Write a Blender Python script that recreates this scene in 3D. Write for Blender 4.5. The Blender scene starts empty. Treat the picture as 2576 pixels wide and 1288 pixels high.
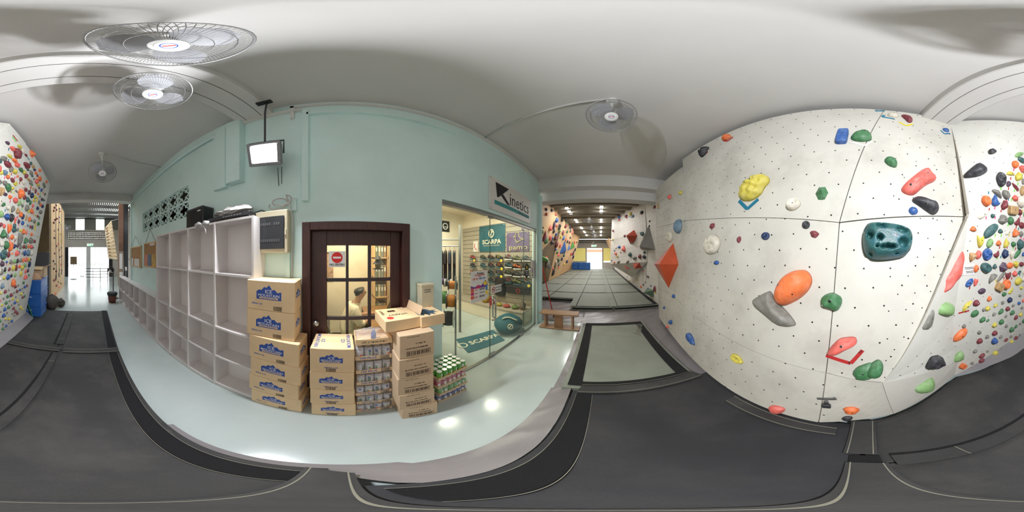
import bpy, bmesh, math, random
from mathutils import Vector, Matrix
from mathutils.bvhtree import BVHTree
SC = bpy.context.scene
COL = SC.collection
PI = math.pi
R_ = math.radians
E = 1.75                      # eye height over the floor
# ---------------------------------------------------------------- camera: a full equirectangular panorama
cd = bpy.data.cameras.new('camera'); cam = bpy.data.objects.new('camera', cd); COL.objects.link(cam)
cd.type = 'PANO'
try: cd.panorama_type = 'EQUIRECTANGULAR'
except Exception: pass
try: cd.cycles.panorama_type = 'EQUIRECTANGULAR'
except Exception: pass
cd.clip_start = 0.01
cam.location = (0, 0, E)
PXD = 360.0 / 2576
X0 = 862.0                    # pixel column that faces the green wall squarely
cam.rotation_euler = (R_(90), 0, -R_((1288 - X0) * PXD))
SC.camera = cam
# ---------------------------------------------------------------- sky, exposure
W = bpy.data.worlds.new('world'); SC.world = W; W.use_nodes = True
bg = W.node_tree.nodes['Background']; bg.inputs[0].default_value = (0.93, 0.97, 1.0, 1); bg.inputs[1].default_value = 8.0
SC.view_settings.view_transform = 'Standard'; SC.view_settings.look = 'None'
SC.view_settings.gamma = 1.0; SC.view_settings.exposure = 0.0
SC.view_settings.use_curve_mapping = False
try:
    SC.cycles.use_denoising = True; SC.cycles.max_bounces = 10; SC.cycles.diffuse_bounces = 6
    SC.cycles.sample_clamp_indirect = 4.0; SC.cycles.caustics_reflective = False; SC.cycles.caustics_refractive = False
except Exception: pass
# ---------------------------------------------------------------- lights (all at the place's own lamps)
def area(name, loc, aim, sx, sy, power, col=(1, 1, 1), spread=None):
    l = bpy.data.lights.new(name, 'AREA'); l.shape = 'RECTANGLE'; l.size = sx; l.size_y = sy; l.energy = power; l.color = col
    if spread: l.spread = R_(spread)
    o = bpy.data.objects.new(name, l); COL.objects.link(o); o.location = loc
    o.rotation_euler = (Vector(aim)).to_track_quat('-Z', 'Y').to_euler()
    return o
FLOOD = Vector((-0.63, 1.24, E + 1.0))
FLOOD_AIM = Vector((0.10, -0.88, -0.42)).normalized()
area('flood_light', FLOOD + FLOOD_AIM * 0.062, FLOOD_AIM, 0.20, 0.15, 104, (0.94, 0.965, 1.0), 176)
GYM_LAMPS = [(7.6, 1.40), (10.0, 1.36), (12.3, 1.32), (14.6, 1.28), (17.0, 1.25), (7.5, -0.12), (10.0, -0.15), (12.4, -0.18), (14.6, -0.2), (17.0, -0.22)]
GYM_Z = E + 2.20
for (x, y) in GYM_LAMPS:
    area('gym_tube_light', (x, y, GYM_Z - 0.05), (0, 0, -1), 0.9, 0.16, 28, (1, 0.99, 0.97))
for (x, y, p) in ((1.75, 2.4, 32), (2.9, 2.3, 34), (2.3, 3.6, 34)):
    area('shop_spot_light', (x, y, 3.03), (0, 0, -1), 0.25, 0.25, p, (1.0, 0.87, 0.70))
area('office_light', (0.15, 2.5, 2.83), (0, 0, -1), 0.5, 0.5, 46, (1.0, 0.79, 0.57))

# ---------------------------------------------------------------- helpers
def srgb(c):
    return tuple((v / 12.92 if v <= 0.04045 else ((v + 0.055) / 1.055) ** 2.4) for v in c)
def ray(px, py):
    t = R_((px - X0) * PXD); e = R_((644 - py) * PXD)
    return Vector((math.sin(t) * math.cos(e), math.cos(t) * math.cos(e), math.sin(e)))
EYE = Vector((0, 0, E))
def on_y(px, py, y): d = ray(px, py); return EYE + d * (y / d.y)
def on_x(px, py, x): d = ray(px, py); return EYE + d * (x / d.x)
def on_z(px, py, z): d = ray(px, py); return EYE + d * ((z - E) / d.z)
def hd(px, py, d):           # at horizontal distance d
    r = ray(px, py); return EYE + r * (d / math.hypot(r.x, r.y))

MATS = {}
def mat(name, col, rough=0.6, var=0.08, scale=6.0, metal=0.0, bump=0.0, emit=0.0, stain=None, stain_amt=0.0, stain_scale=3.0, spec=None, trans=0.0, alpha=1.0, detail=5.0, stretch=None, bscale=None):
    if name in MATS: return MATS[name]
    m = bpy.data.materials.new(name); m.use_nodes = True; nt = m.node_tree; p = nt.nodes['Principled BSDF']
    c = srgb(col)
    p.inputs['Roughness'].default_value = rough; p.inputs['Metallic'].default_value = metal
    if spec is not None: p.inputs['Specular IOR Level'].default_value = spec
    p.inputs['Base Color'].default_value = (*c, 1)
    need = var > 0 or bump > 0 or stain_amt > 0
    if need:
        tc = nt.nodes.new('ShaderNodeTexCoord'); src = tc.outputs['Object']
        if stretch:
            mp = nt.nodes.new('ShaderNodeMapping'); mp.inputs['Scale'].default_value = stretch
            nt.links.new(src, mp.inputs[0]); src = mp.outputs[0]
        nz = nt.nodes.new('ShaderNodeTexNoise'); nz.inputs['Scale'].default_value = scale; nz.inputs['Detail'].default_value = detail
        nt.links.new(src, nz.inputs['Vector'])
        out = None
        if var > 0:
            rp = nt.nodes.new('ShaderNodeValToRGB')
            rp.color_ramp.elements[0].position = 0.3; rp.color_ramp.elements[1].position = 0.7
            rp.color_ramp.elements[0].color = (*[max(0, v * (1 - var * 2)) for v in c], 1)
            rp.color_ramp.elements[1].color = (*[min(1, v * (1 + var * 1.4)) for v in c], 1)
            nt.links.new(nz.outputs['Fac'], rp.inputs[0]); out = rp.outputs[0]
        if stain_amt > 0:
            n2 = nt.nodes.new('ShaderNodeTexNoise'); n2.inputs['Scale'].default_value = stain_scale; n2.inputs['Detail'].default_value = 8
            n2.inputs['Roughness'].default_value = 0.65
            nt.links.new(src, n2.inputs['Vector'])
            r2 = nt.nodes.new('ShaderNodeValToRGB'); r2.color_ramp.elements[0].position = 0.48; r2.color_ramp.elements[1].position = 0.72
            r2.color_ramp.elements[0].color = (0, 0, 0, 1); r2.color_ramp.elements[1].color = (stain_amt,) * 3 + (1,)
            nt.links.new(n2.outputs['Fac'], r2.inputs[0])
            mx = nt.nodes.new('ShaderNodeMixRGB'); nt.links.new(r2.outputs[0], mx.inputs[0])
            if out: nt.links.new(out, mx.inputs[1])
            else: mx.inputs[1].default_value = (*c, 1)
            mx.inputs[2].default_value = (*srgb(stain), 1); out = mx.outputs[0]
        if out: nt.links.new(out, p.inputs['Base Color'])
        if bump > 0:
            nb = nz
            if bscale:
                nb = nt.nodes.new('ShaderNodeTexNoise'); nb.inputs['Scale'].default_value = bscale; nb.inputs['Detail'].default_value = 4
                nt.links.new(src, nb.inputs['Vector'])
            bm_ = nt.nodes.new('ShaderNodeBump'); bm_.inputs['Strength'].default_value = bump; bm_.inputs['Distance'].default_value = 0.02
            nt.links.new(nb.outputs['Fac'], bm_.inputs['Height']); nt.links.new(bm_.outputs[0], p.inputs['Normal'])
    if emit > 0:
        p.inputs['Emission Color'].default_value = (*c, 1); p.inputs['Emission Strength'].default_value = emit
    if trans > 0: p.inputs['Transmission Weight'].default_value = trans
    if alpha < 1: p.inputs['Alpha'].default_value = alpha
    MATS[name] = m; return m
def glass_mat(name, tint=(0.9, 0.97, 0.95), refl=0.08):
    if name in MATS: return MATS[name]
    m = bpy.data.materials.new(name); m.use_nodes = True; nt = m.node_tree; nt.nodes.clear()
    o = nt.nodes.new('ShaderNodeOutputMaterial'); t = nt.nodes.new('ShaderNodeBsdfTransparent'); g = nt.nodes.new('ShaderNodeBsdfGlossy')
    t.inputs[0].default_value = (*tint, 1); g.inputs['Roughness'].default_value = 0.02
    f = nt.nodes.new('ShaderNodeLayerWeight'); f.inputs[0].default_value = 0.5
    pw = nt.nodes.new('ShaderNodeMath'); pw.operation = 'POWER'; pw.inputs[1].default_value = 4.0; nt.links.new(f.outputs['Facing'], pw.inputs[0])
    mu = nt.nodes.new('ShaderNodeMath'); mu.operation = 'MULTIPLY_ADD'; mu.inputs[1].default_value = 0.45; mu.inputs[2].default_value = refl * 0.5
    nt.links.new(pw.outputs[0], mu.inputs[0]); mu.use_clamp = True
    x = nt.nodes.new('ShaderNodeMixShader'); nt.links.new(mu.outputs[0], x.inputs[0]); nt.links.new(t.outputs[0], x.inputs[1]); nt.links.new(g.outputs[0], x.inputs[2])
    nt.links.new(x.outputs[0], o.inputs[0]); MATS[name] = m; return m

def wloc(o):
    v = Vector((0, 0, 0))
    while o is not None: v += Vector(o.location); o = o.parent
    return v
def tag(o, label=None, cat=None, group=None, kind=None):
    if label: o['label'] = label
    if cat: o['category'] = cat
    if group: o['group'] = group
    if kind: o['kind'] = kind
    return o
def thing(name, label, cat, loc=(0, 0, 0), group=None, kind=None):
    o = bpy.data.objects.new(name, None); COL.objects.link(o); o.location = loc; o.empty_display_size = 0.05
    return tag(o, label, cat, group, kind)
class MB:
    def __init__(s): s.v = []; s.f = []
    def add(s, vs, fs):
        b = len(s.v); s.v += [Vector(p) for p in vs]; s.f += [tuple(b + i for i in f) for f in fs]; return s
    def box(s, a, b):
        (x0, y0, z0), (x1, y1, z1) = a, b
        x0, x1 = min(x0, x1), max(x0, x1); y0, y1 = min(y0, y1), max(y0, y1); z0, z1 = min(z0, z1), max(z0, z1)
        return s.add([(x0, y0, z0), (x1, y0, z0), (x1, y1, z0), (x0, y1, z0), (x0, y0, z1), (x1, y0, z1), (x1, y1, z1), (x0, y1, z1)],
                     [(0, 3, 2, 1), (4, 5, 6, 7), (0, 1, 5, 4), (1, 2, 6, 5), (2, 3, 7, 6), (3, 0, 4, 7)])
    def prism(s, poly, off):
        n = len(poly); off = Vector(off); P = [Vector(p) for p in poly]
        return s.add(P + [p + off for p in P], [tuple(range(n))[::-1], tuple(range(n, 2 * n))] + [(i, (i + 1) % n, n + (i + 1) % n, n + i) for i in range(n)])
    def tube(s, pts, r, n=6, closed=False, r2=None):
        P = [Vector(p) for p in pts]; m = len(P); rings = []
        up = None
        for i, p in enumerate(P):
            a = P[(i - 1) % m] if (i > 0 or closed) else p; c = P[(i + 1) % m] if (i < m - 1 or closed) else p
            t = (c - a).normalized()
            if up is None:
                up = Vector((0, 0, 1)) if abs(t.z) < 0.9 else Vector((1, 0, 0))
            u = (up - t * up.dot(t)).normalized(); up = u; w = t.cross(u)
            rr = r if r2 is None else r + (r2 - r) * i / max(1, m - 1)
            rings.append([p + u * rr * math.cos(2 * PI * k / n) + w * rr * math.sin(2 * PI * k / n) for k in range(n)])
        vs = [q for g in rings for q in g]; fs = []
        for i in range(m if closed else m - 1):
            j = (i + 1) % m
            fs += [(i * n + k, i * n + (k + 1) % n, j * n + (k + 1) % n, j * n + k) for k in range(n)]
        if not closed: fs += [tuple(range(n))[::-1], tuple((m - 1) * n + k for k in range(n))]
        return s.add(vs, fs)
    def lathe(s, prof, c=(0, 0, 0), n=16, axis='z'):
        c = Vector(c); vs = []
        for (r, z) in prof:
            for k in range(n):
                a = 2 * PI * k / n
                q = (r * math.cos(a), r * math.sin(a), z)
                if axis == 'y': q = (q[0], q[2], q[1])
                if axis == 'x': q = (q[2], q[0], q[1])
                vs.append(c + Vector(q))
        m = len(prof)
        fs = [(i * n + k, i * n + (k + 1) % n, (i + 1) * n + (k + 1) % n, (i + 1) * n + k) for i in range(m - 1) for k in range(n)]
        if not (m == 4 and abs(prof[0][1] - prof[3][1]) < 1e-9 and prof[0][0] != prof[3][0]):
            fs += [tuple(range(n))[::-1], tuple((m - 1) * n + k for k in range(n))]
        return s.add(vs, fs)
    def xf(s, M):
        s.v = [M @ p for p in s.v]; return s
    def mesh(s, name, m=None, smooth=False, bevel=0.0):
        me = bpy.data.meshes.new(name); me.from_pydata([tuple(p) for p in s.v], [], s.f)
        bm = bmesh.new(); bm.from_mesh(me); bmesh.ops.recalc_face_normals(bm, faces=bm.faces)
        if bevel > 0:
            bmesh.ops.bevel(bm, geom=[e for e in bm.edges], offset=bevel, segments=1, affect='EDGES', clamp_overlap=True)
        bm.to_mesh(me); bm.free()
        if smooth: me.polygons.foreach_set('use_smooth', [True] * len(me.polygons))
        if m: me.materials.append(m)
        me.update(); return me
    def build(s, name, m, parent=None, smooth=False, bevel=0.0, world=True):
        if parent is not None and world:
            o_ = wloc(parent); s.v = [p - o_ for p in s.v]
        o = bpy.data.objects.new(name, s.mesh(name, m, smooth, bevel)); COL.objects.link(o)
        if parent is not None: o.parent = parent
        return o
def put(name, me, parent=None, loc=(0, 0, 0), rot=None, M=None):
    o = bpy.data.objects.new(name, me); COL.objects.link(o)
    if parent is not None: o.parent = parent
    if M is not None: o.matrix_local = M
    else:
        o.location = loc
        if rot: o.rotation_euler = rot
    return o
def box(name, a, b, m, parent=None, bevel=0.0): return MB().box(a, b).build(name, m, parent, bevel=bevel)
def solo(o, label, cat, group=None, kind=None):
    """give a single-mesh thing an origin at its own base centre"""
    me = o.data; xs = [v.co for v in me.vertices]
    c = Vector(((min(v.x for v in xs) + max(v.x for v in xs)) / 2, (min(v.y for v in xs) + max(v.y for v in xs)) / 2, min(v.z for v in xs)))
    me.transform(Matrix.Translation(-c)); o.location = c
    return tag(o, label, cat, group, kind)
def copy_tree(o, parent=None):
    c = o.copy(); COL.objects.link(c)
    if parent is not None: c.parent = parent
    for k in [k for k in KIDS.get(o.name, [])]: copy_tree(k, c)
    return c
KIDS = {}
def index_kids(o):
    for k in o.children: KIDS.setdefault(o.name, []).append(k); index_kids(k)
TXT = {}
def text_mesh(s, size, m, bold=0.0, align='CENTER', ext=0.0006, sx=1.0, shear=0.0):
    key = (s, round(size, 4), m.name, bold, align, sx, shear)
    if key in TXT: return TXT[key]
    c = bpy.data.curves.new('lettering', 'FONT'); c.body = s; c.size = size; c.align_x = align; c.align_y = 'CENTER'; c.extrude = ext; c.offset = bold * size
    c.resolution_u = 2; c.shear = shear
    o = bpy.data.objects.new('lettering', c)
    me = bpy.data.meshes.new_from_object(o); me.name = 'lettering'
    if sx != 1.0: me.transform(Matrix.Diagonal((sx, 1, 1, 1)))
    me.materials.clear(); me.materials.append(m)
    bpy.data.objects.remove(o); TXT[key] = me; return me
def frame(o, xdir, ydir):
    x = Vector(xdir).normalized(); z = x.cross(Vector(ydir)).normalized(); y = z.cross(x)
    M = Matrix((x, y, z)).transposed().to_4x4(); M.translation = Vector(o); return M
def text(s, size, m, parent, o, xdir, ydir, name='lettering', **k):
    me = text_mesh(s, size, m, **k)
    return put(name, me, parent, M=frame(Vector(o) - wloc(parent), xdir, ydir))
# facing helpers: a text on the green wall side (seen looking +y) runs +x, up +z; normal is -y
def wall_text(s, size, m, parent, o, **k): return text(s, size, m, parent, o, (1, 0, 0), (0, 0, 1), **k)

# ---------------------------------------------------------------- materials
M = {}
M['green'] = mat('mint_paint', (0.83, 0.935, 0.93), 0.55, 0.03, 2.0, bump=0.08, bscale=30, stain=(0.85, 0.94, 0.93), stain_amt=0.3, stain_scale=1.2)
M['ceil'] = mat('white_plaster', (0.845, 0.835, 0.83), 0.7, 0.02, 1.5, bump=0.12, bscale=6)
M['floor'] = mat('epoxy_floor', (0.715, 0.755, 0.75), 0.16, 0.03, 1.2, bump=0.02, bscale=5, stain=(0.77, 0.80, 0.795), stain_amt=0.35, stain_scale=2.0)
M['slab'] = mat('pale_climbing_panel', (0.80, 0.785, 0.75), 0.62, 0.035, 2.2, stain=(0.62, 0.60, 0.565), stain_amt=0.5, stain_scale=1.6, bump=0.06, bscale=60)
M['board'] = mat('white_climbing_board', (0.86, 0.85, 0.82), 0.6, 0.03, 3.0, stain=(0.78, 0.76, 0.72), stain_amt=0.3, stain_scale=2.5)
M['seam'] = mat('dark_seam', (0.33, 0.32, 0.30), 0.8, 0)
M['hole'] = mat('bolt_hole_dark', (0.07, 0.065, 0.06), 0.6, 0)
M['mat_black'] = mat('charcoal_mat_cloth', (0.20, 0.197, 0.20), 0.75, 0.10, 3.0, stain=(0.34, 0.325, 0.315), stain_amt=0.45, stain_scale=2.2, bump=0.15, bscale=120)
M['mat_shaded'] = mat('shaded_mat_cloth', (0.165, 0.167, 0.185), 0.75, 0.10, 3.0, stain=(0.27, 0.255, 0.25), stain_amt=0.45, stain_scale=2.2, bump=0.15, bscale=120)  # darker, bluer copy of the charcoal cloth; partly shadow put into the colour
M['velcro'] = mat('black_hook_strip', (0.075, 0.075, 0.09), 0.95, 0.1, 150, bump=0.3)
M['stitch'] = mat('pale_stitching', (0.52, 0.51, 0.46), 0.8, 0)
M['mat_grey'] = mat('grey_green_mat_cloth', (0.52, 0.54, 0.50), 0.7, 0.04, 3.0, stain=(0.42, 0.43, 0.40), stain_amt=0.3, stain_scale=2)
M['vinyl'] = mat('grey_vinyl_sheet', (0.53, 0.51, 0.52), 0.33, 0.05, 2.0, bump=0.35, bscale=5)
M['shelf'] = mat('grey_white_laminate', (0.88, 0.86, 0.86), 0.5, 0.02, 3.0)
M['card'] = mat('brown_cardboard', (0.93, 0.815, 0.65), 0.75, 0.04, 4.0)
M['card2'] = mat('dull_cardboard', (0.85, 0.745, 0.62), 0.75, 0.04, 4.0)
M['tape_clear'] = mat('packing_tape', (0.86, 0.78, 0.60), 0.3, 0)
M['ink_blue'] = mat('blue_print', (0.20, 0.33, 0.66), 0.6, 0)
M['ink_white'] = mat('white_print', (0.90, 0.90, 0.90), 0.6, 0)
M['ink_black'] = mat('black_print', (0.09, 0.09, 0.10), 0.6, 0)
M['ink_brown'] = mat('brown_print', (0.28, 0.21, 0.16), 0.7, 0)
M['ink_red'] = mat('red_print', (0.80, 0.16, 0.16), 0.6, 0)
M['wood_dark'] = mat('dark_red_wood', (0.25, 0.13, 0.12), 0.4, 0.15, 8.0, stretch=(6, 6, 0.7))
M['wood'] = mat('bench_wood', (0.58, 0.44, 0.32), 0.5, 0.12, 8.0, stretch=(0.6, 6, 6))
M['ply'] = mat('birch_plywood', (0.84, 0.70, 0.52), 0.6, 0.06, 3.0, stretch=(1, 4, 4))
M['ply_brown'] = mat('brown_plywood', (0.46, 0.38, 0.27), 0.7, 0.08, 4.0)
M['steel'] = mat('brushed_steel', (0.70, 0.70, 0.70), 0.3, 0, metal=1.0)
M['white'] = mat('white_plastic', (0.86, 0.86, 0.85), 0.4, 0)
M['cream'] = mat('cream_plastic', (0.83, 0.79, 0.68), 0.45, 0)
M['grey'] = mat('grey_metal', (0.55, 0.55, 0.55), 0.45, 0)
M['dgrey'] = mat('dark_grey_plastic', (0.22, 0.22, 0.24), 0.45, 0)
M['black'] = mat('black_plastic', (0.08, 0.08, 0.09), 0.4, 0)
M['glass'] = glass_mat('clear_glass')
M['lamp'] = mat('lit_lamp', (1, 1, 1), 0.5, 0, emit=9.0)
M['tube'] = mat('lit_tube', (1, 1, 1), 0.5, 0, emit=26.0)
M['exit_white'] = mat('lit_exit_letters', (1, 1, 1), 0.5, 0, emit=1.2)
M['flood'] = mat('lit_flood_glass', (1, 1, 1), 0.5, 0, emit=18.0)
M['paper'] = mat('white_paper', (0.88, 0.87, 0.86), 0.7, 0.01, 3)
M['cork'] = mat('cork', (0.66, 0.50, 0.32), 0.85, 0.1, 60)
M['teal_cloth'] = mat('teal_banner_cloth', (0.15, 0.37, 0.42), 0.7, 0.06, 5)
M['teal_ink'] = mat('teal_print', (0.15, 0.55, 0.56), 0.6, 0)
M['cream_wall'] = mat('cream_paint', (0.92, 0.87, 0.80), 0.7, 0.02, 2)
M['concrete'] = mat('raw_concrete', (0.62, 0.59, 0.53), 0.8, 0.08, 3, stain=(0.45, 0.42, 0.38), stain_amt=0.5, stretch=(3, 0.5, 1))
M['gymwall'] = mat('grey_white_paint', (0.78, 0.76, 0.73), 0.7, 0.02, 2)
M['crate'] = mat('blue_crate_plastic', (0.15, 0.38, 0.68), 0.4, 0.04, 4)
M['blade'] = mat('fan_blade_plastic', (0.66, 0.66, 0.68), 0.35, 0, trans=0.0)
M['wire'] = mat('fan_guard_wire', (0.60, 0.60, 0.60), 0.4, 0, metal=0.4)
M['tin'] = mat('can_aluminium', (0.90, 0.90, 0.90), 0.3, 0, metal=0.35)
# ================================================================ SETTING
CZ = E + 2.03                 # ceiling height
GY = 1.46                     # green wall face
def st(o, kind='structure'): o['kind'] = kind; return o
st(box('floor', (-14.5, -3.6, -0.1), (22, 5.2, 0), M['floor']))
st(box('ceiling', (-5.0, -2.35, CZ), (4.3, GY + 0.12, CZ + 0.1), M['ceil']))
# green wall with openings for door, shop glazing and ventilation blocks
DX0, DX1, DZ = -0.364, 0.626, 2.06
SX0, SX1, SZ = 1.02, 3.66, 2.40
VX0, VX1, VZ0, VZ1 = -4.10, -2.02, 2.37, 2.91
b = MB(); yb = GY + 0.12
for (x0, x1, z0, z1) in ((-5.3, VX0, 0, CZ), (VX0, VX1, 0, VZ0), (VX0, VX1, VZ1, CZ), (VX1, DX0, 0, CZ), (DX0, DX1, DZ, CZ), (DX1, SX0, 0, CZ), (SX0, SX1, SZ, CZ), (SX1, 3.88, 0, CZ)):
    b.box((x0, GY, z0), (x1, yb, z1))
st(b.build('wall_north', M['green']))
# rooms behind the green wall
st(box('wall_shop_back', (1.0, 4.3, 0), (4.05, 4.4, 3.3), M['cream_wall']))
st(box('wall_shop_east', (3.92, yb, 0), (4.05, 4.3, 4.1), M['cream_wall']))
st(box('wall_office_east', (0.92, yb, 0), (1.0, 4.4, 3.3), M['cream_wall']))
st(box('wall_office_back', (-0.95, 3.5, 0), (0.92, 3.6, 3.3), M['cream_wall']))
st(box('wall_office_west', (-1.03, yb, 0), (-0.95, 3.6, 3.3), M['cream_wall']))
st(box('wall_store_back', (-5.3, 2.4, 0), (-1.03, 2.5, 3.3), mat('dark_store_wall', (0.22, 0.19, 0.17), 0.8, 0.05, 2)))  # walls coloured dark to stand for the unlit room behind the vents
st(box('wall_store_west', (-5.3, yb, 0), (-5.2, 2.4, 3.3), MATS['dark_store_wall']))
st(box('ceiling_rooms', (-5.3, yb, 3.2), (3.92, 4.4, 3.3), M['cream_wall']))
# wall behind the climbing walls
st(box('wall_south', (-5.3, -2.45, 0), (4.35, -2.35, CZ + 0.1), M['gymwall']))
# cross beam over the room with two painted grooves
bm_ = MB().box((-1.06, -2.35, E + 1.88), (-0.66, GY, CZ + 0.02))
beam = st(bm_.build('beam', M['ceil'], bevel=0.012))
for xx in (-0.95, -0.77): box('groove', (xx - 0.003, -1.6, E + 1.878), (xx + 0.003, GY, E + 1.8805), M['seam'], beam)
# end beams of the room
st(box('beam_east_upper', (3.74, -2.35, E + 1.72), (4.02, GY + 0.12, CZ + 0.1), M['ceil']))
st(box('beam_east_lower', (4.02, -2.35, E + 1.48), (4.35, 3.7, 4.35), M['ceil']))
st(box('beam_west', (-5.3, -2.4, E + 1.80), (-5.0, 3.1, 5.2), M['ceil']))
st(box('column_north', (-1.44, GY - 0.05, E + 0.85), (-1.24, GY, E + 1.9), M['green'], bevel=0.004))
st(box('column_north_2', (-1.19, GY - 0.10, E + 0.86), (-1.00, GY, E + 1.9), M['green'], bevel=0.004))
# trunking and pipes on the wall: pieces of the setting
def trim(name, pts, r, m, sq=None):
    if sq:
        b = MB()
        for p, q in zip(pts[:-1], pts[1:]):
            b.box((min(p[0], q[0]) - sq, p[1] - sq, min(p[2], q[2]) - sq), (max(p[0], q[0]) + sq, p[1] + sq, max(p[2], q[2]) + sq))
        return st(b.build(name, m))
    return st(MB().tube(pts, r, 8).build(name, m, smooth=True))
zt = E + 1.95
trim('trim_1', [(-0.46, GY - 0.012, E + 1.72), (-0.46, GY - 0.012, zt), (3.80, GY - 0.012, zt), (3.80, GY - 0.012, E + 1.76)], 0, M['white'], 0.019)
trim('trim_2', [(-0.30, GY - 0.02, E + 1.75), (1.17, GY - 0.02, E + 1.75)], 0, M['green'], 0.022)
trim('trim_3', [(-1.42, GY - 0.02, E + 1.86), (-0.40, GY - 0.02, E + 1.86)], 0, M['white'], 0.02)
trim('trim_4', [(-5.2, GY - 0.03, E + 1.80), (-1.40, GY - 0.03, E + 1.82)], 0.026, M['green'])
trim('trim_5', [(-0.335, GY - 0.012, E + 0.55), (-0.335, GY - 0.012, E + 1.80)], 0, M['green'], 0.03)
trim('trim_6', [(3.84, GY - 0.03, 0.0), (3.84, GY - 0.03, E + 1.55)], 0, M['green'], 0.035)
trim('trim_7', [(-5.1, GY - 0.025, 0.3), (-5.1, GY - 0.025, E + 1.8)], 0.018, M['green'])
trim('trim_8', [(-0.50, GY - 0.012, 1.1), (-0.50, GY - 0.012, E + 0.1)], 0, M['green'], 0.018)
# conduits on the ceiling to the fans
trim('trim_9', [(1.40, -0.10, CZ - 0.012), (1.75, GY, CZ - 0.012)], 0.014, M['white'])
trim('trim_10', [(-2.78, 0.25, CZ - 0.012), (-3.0, 0.9, CZ - 0.012), (-3.0, GY, CZ - 0.012)], 0.012, M['white'])

# ---- ventilation blocks: each block a part
def vent_block_mesh():
    bw, bh, d = (VX1 - VX0) / 6, (VZ1 - VZ0) / 2, 0.022
    b = MB(); fr = 0.016
    for (x0, x1, z0, z1) in ((-bw / 2, bw / 2, bh / 2 - fr, bh / 2), (-bw / 2, bw / 2, -bh / 2, -bh / 2 + fr), (-bw / 2, -bw / 2 + fr, -bh / 2, bh / 2), (bw / 2 - fr, bw / 2, -bh / 2, bh / 2)):
        b.box((x0, 0, z0), (x1, d, z1))
    # flower outline: four petals as arc strips plus ties to the frame
    def arc(cx, cz, rx, rz, a0, a1, n, t):
        for i in range(n):
            p, q = a0 + (a1 - a0) * i / n, a0 + (a1 - a0) * (i + 1) / n
            P = [(cx + (rx + s) * math.cos(a), 0, cz + (rz + s) * math.sin(a)) for a, s in ((p, -t), (q, -t), (q, t), (p, t))]
            b.prism(P, (0, d, 0))
    ox, oz = bw * 0.17, bh * 0.17
    for k in range(4):
        a = k * PI / 2
        arc(ox * 1.25 * math.cos(a), oz * 1.25 * math.sin(a), ox * 0.95, oz * 0.95, a - 2.0, a + 2.0, 7, 0.009)
    for (sx, sz) in ((1, 1), (1, -1), (-1, 1), (-1, -1)):
        p = Vector((sx * bw * 0.2, 0, sz * bh * 0.2)); q = Vector((sx * bw * 0.46, 0, sz * bh * 0.46)); n = Vector((-(q - p).z, 0, (q - p).x)).normalized() * 0.011
        b.prism([p - n, q - n, q + n, p + n], (0, d, 0))
    for (dx, dz) in ((1, 0), (-1, 0), (0, 1), (0, -1)):
        p = Vector((dx * bw * 0.36, 0, dz * bh * 0.36)); q = Vector((dx * bw * 0.48, 0, dz * bh * 0.48)); n = Vector((-(q - p).z, 0, (q - p).x)).normalized() * 0.013
        b.prism([p - n, q - n, q + n, p + n], (0, d, 0))
    return b.mesh('vent_block', M['green'])
vm = vent_block_mesh()
vt = thing('ventilation_grille', 'mint green wall opening filled with twelve flower-pattern ventilation blocks', 'vent', (VX0, GY, VZ0))
for i in range(6):
    for j in range(2):
        put('vent_block', vm, vt, ((i + 0.5) * (VX1 - VX0) / 6, 0.02, (j + 0.5) * (VZ1 - VZ0) / 2))

# ================================================================ climbing walls by the camera
def yA(x, zr):
    yb_ = -0.95 - 0.145 * max(0.0, x); yt = -1.53 + 0.035 * max(0.0, x)
    t = (zr + 1.65) / 3.68
    return yb_ + (yt - yb_) * t
def hitA(px, py):
    d = ray(px, py); lo, hi = 0.2, 12.0
    for _ in range(60):
        s = (lo + hi) / 2; p = d * s
        if p.y < yA(p.x, p.z): hi = s
        else: lo = s
    p = d * lo; return Vector((p.x, yA(p.x, p.z), p.z + E))
WALLPOLYS = []                # (verts, faces) for ray casts of the holds
def sheet(name, corners, m, parent, n=6, surf=None, thick=0.02, gap=0.0055):
    """a panel spanned by four corners (bl, br, tr, tl); surf bends it on to the slab"""
    bl, br, tr, tl = [Vector(c) for c in corners]
    c0 = (bl + br + tr + tl) / 4
    def sh(p): v = c0 - p; return p + v.normalized() * gap
    bl, br, tr, tl = map(sh, (bl, br, tr, tl))
    vs = []
    for j in range(n + 1):
        for i in range(n + 1):
            u, v = i / n, j / n
            p = (bl * (1 - u) + br * u) * (1 - v) + (tl * (1 - u) + tr * u) * v
            if surf: p.y = surf(p.x, p.z - E)
            vs.append(p)
    fs = [(j * (n + 1) + i, j * (n + 1) + i + 1, (j + 1) * (n + 1) + i + 1, (j + 1) * (n + 1) + i) for j in range(n) for i in range(n)]
    WALLPOLYS.append((vs, fs))
    nrm = (br - bl).cross(tl - bl).normalized()
    if nrm.dot(EYE - c0) < 0: nrm = -nrm
    N = len(vs); full = vs + [p - nrm * thick for p in vs]; ff = list(fs) + [tuple(N + k for k in f[::-1]) for f in fs]
    ring = [i for i in range(n + 1)] + [(j + 1) * (n + 1) + n for j in range(n)] + [n * (n + 1) + n - 1 - i for i in range(n)] + [(n - 1 - j) * (n + 1) for j in range(n - 1)]
    ff += [(ring[k], ring[(k + 1) % len(ring)], N + ring[(k + 1) % len(ring)], N + ring[k]) for k in range(len(ring))]
    return MB().add(full, ff).build(name, m, parent)
def facet(name, poly, m, parent, thick=0.02, register=True):
    P = [Vector(p) for p in poly]; c = sum(P, Vector()) / len(P)
    nrm = (P[1] - P[0]).cross(P[2] - P[0]).normalized()
    if nrm.dot(EYE - c) < 0: nrm = -nrm
    if register: WALLPOLYS.append((P, [tuple([0, i, i + 1]) for i in range(1, len(P) - 1)]))
    return MB().prism(P, -nrm * thick).build(name, m, parent)
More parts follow.
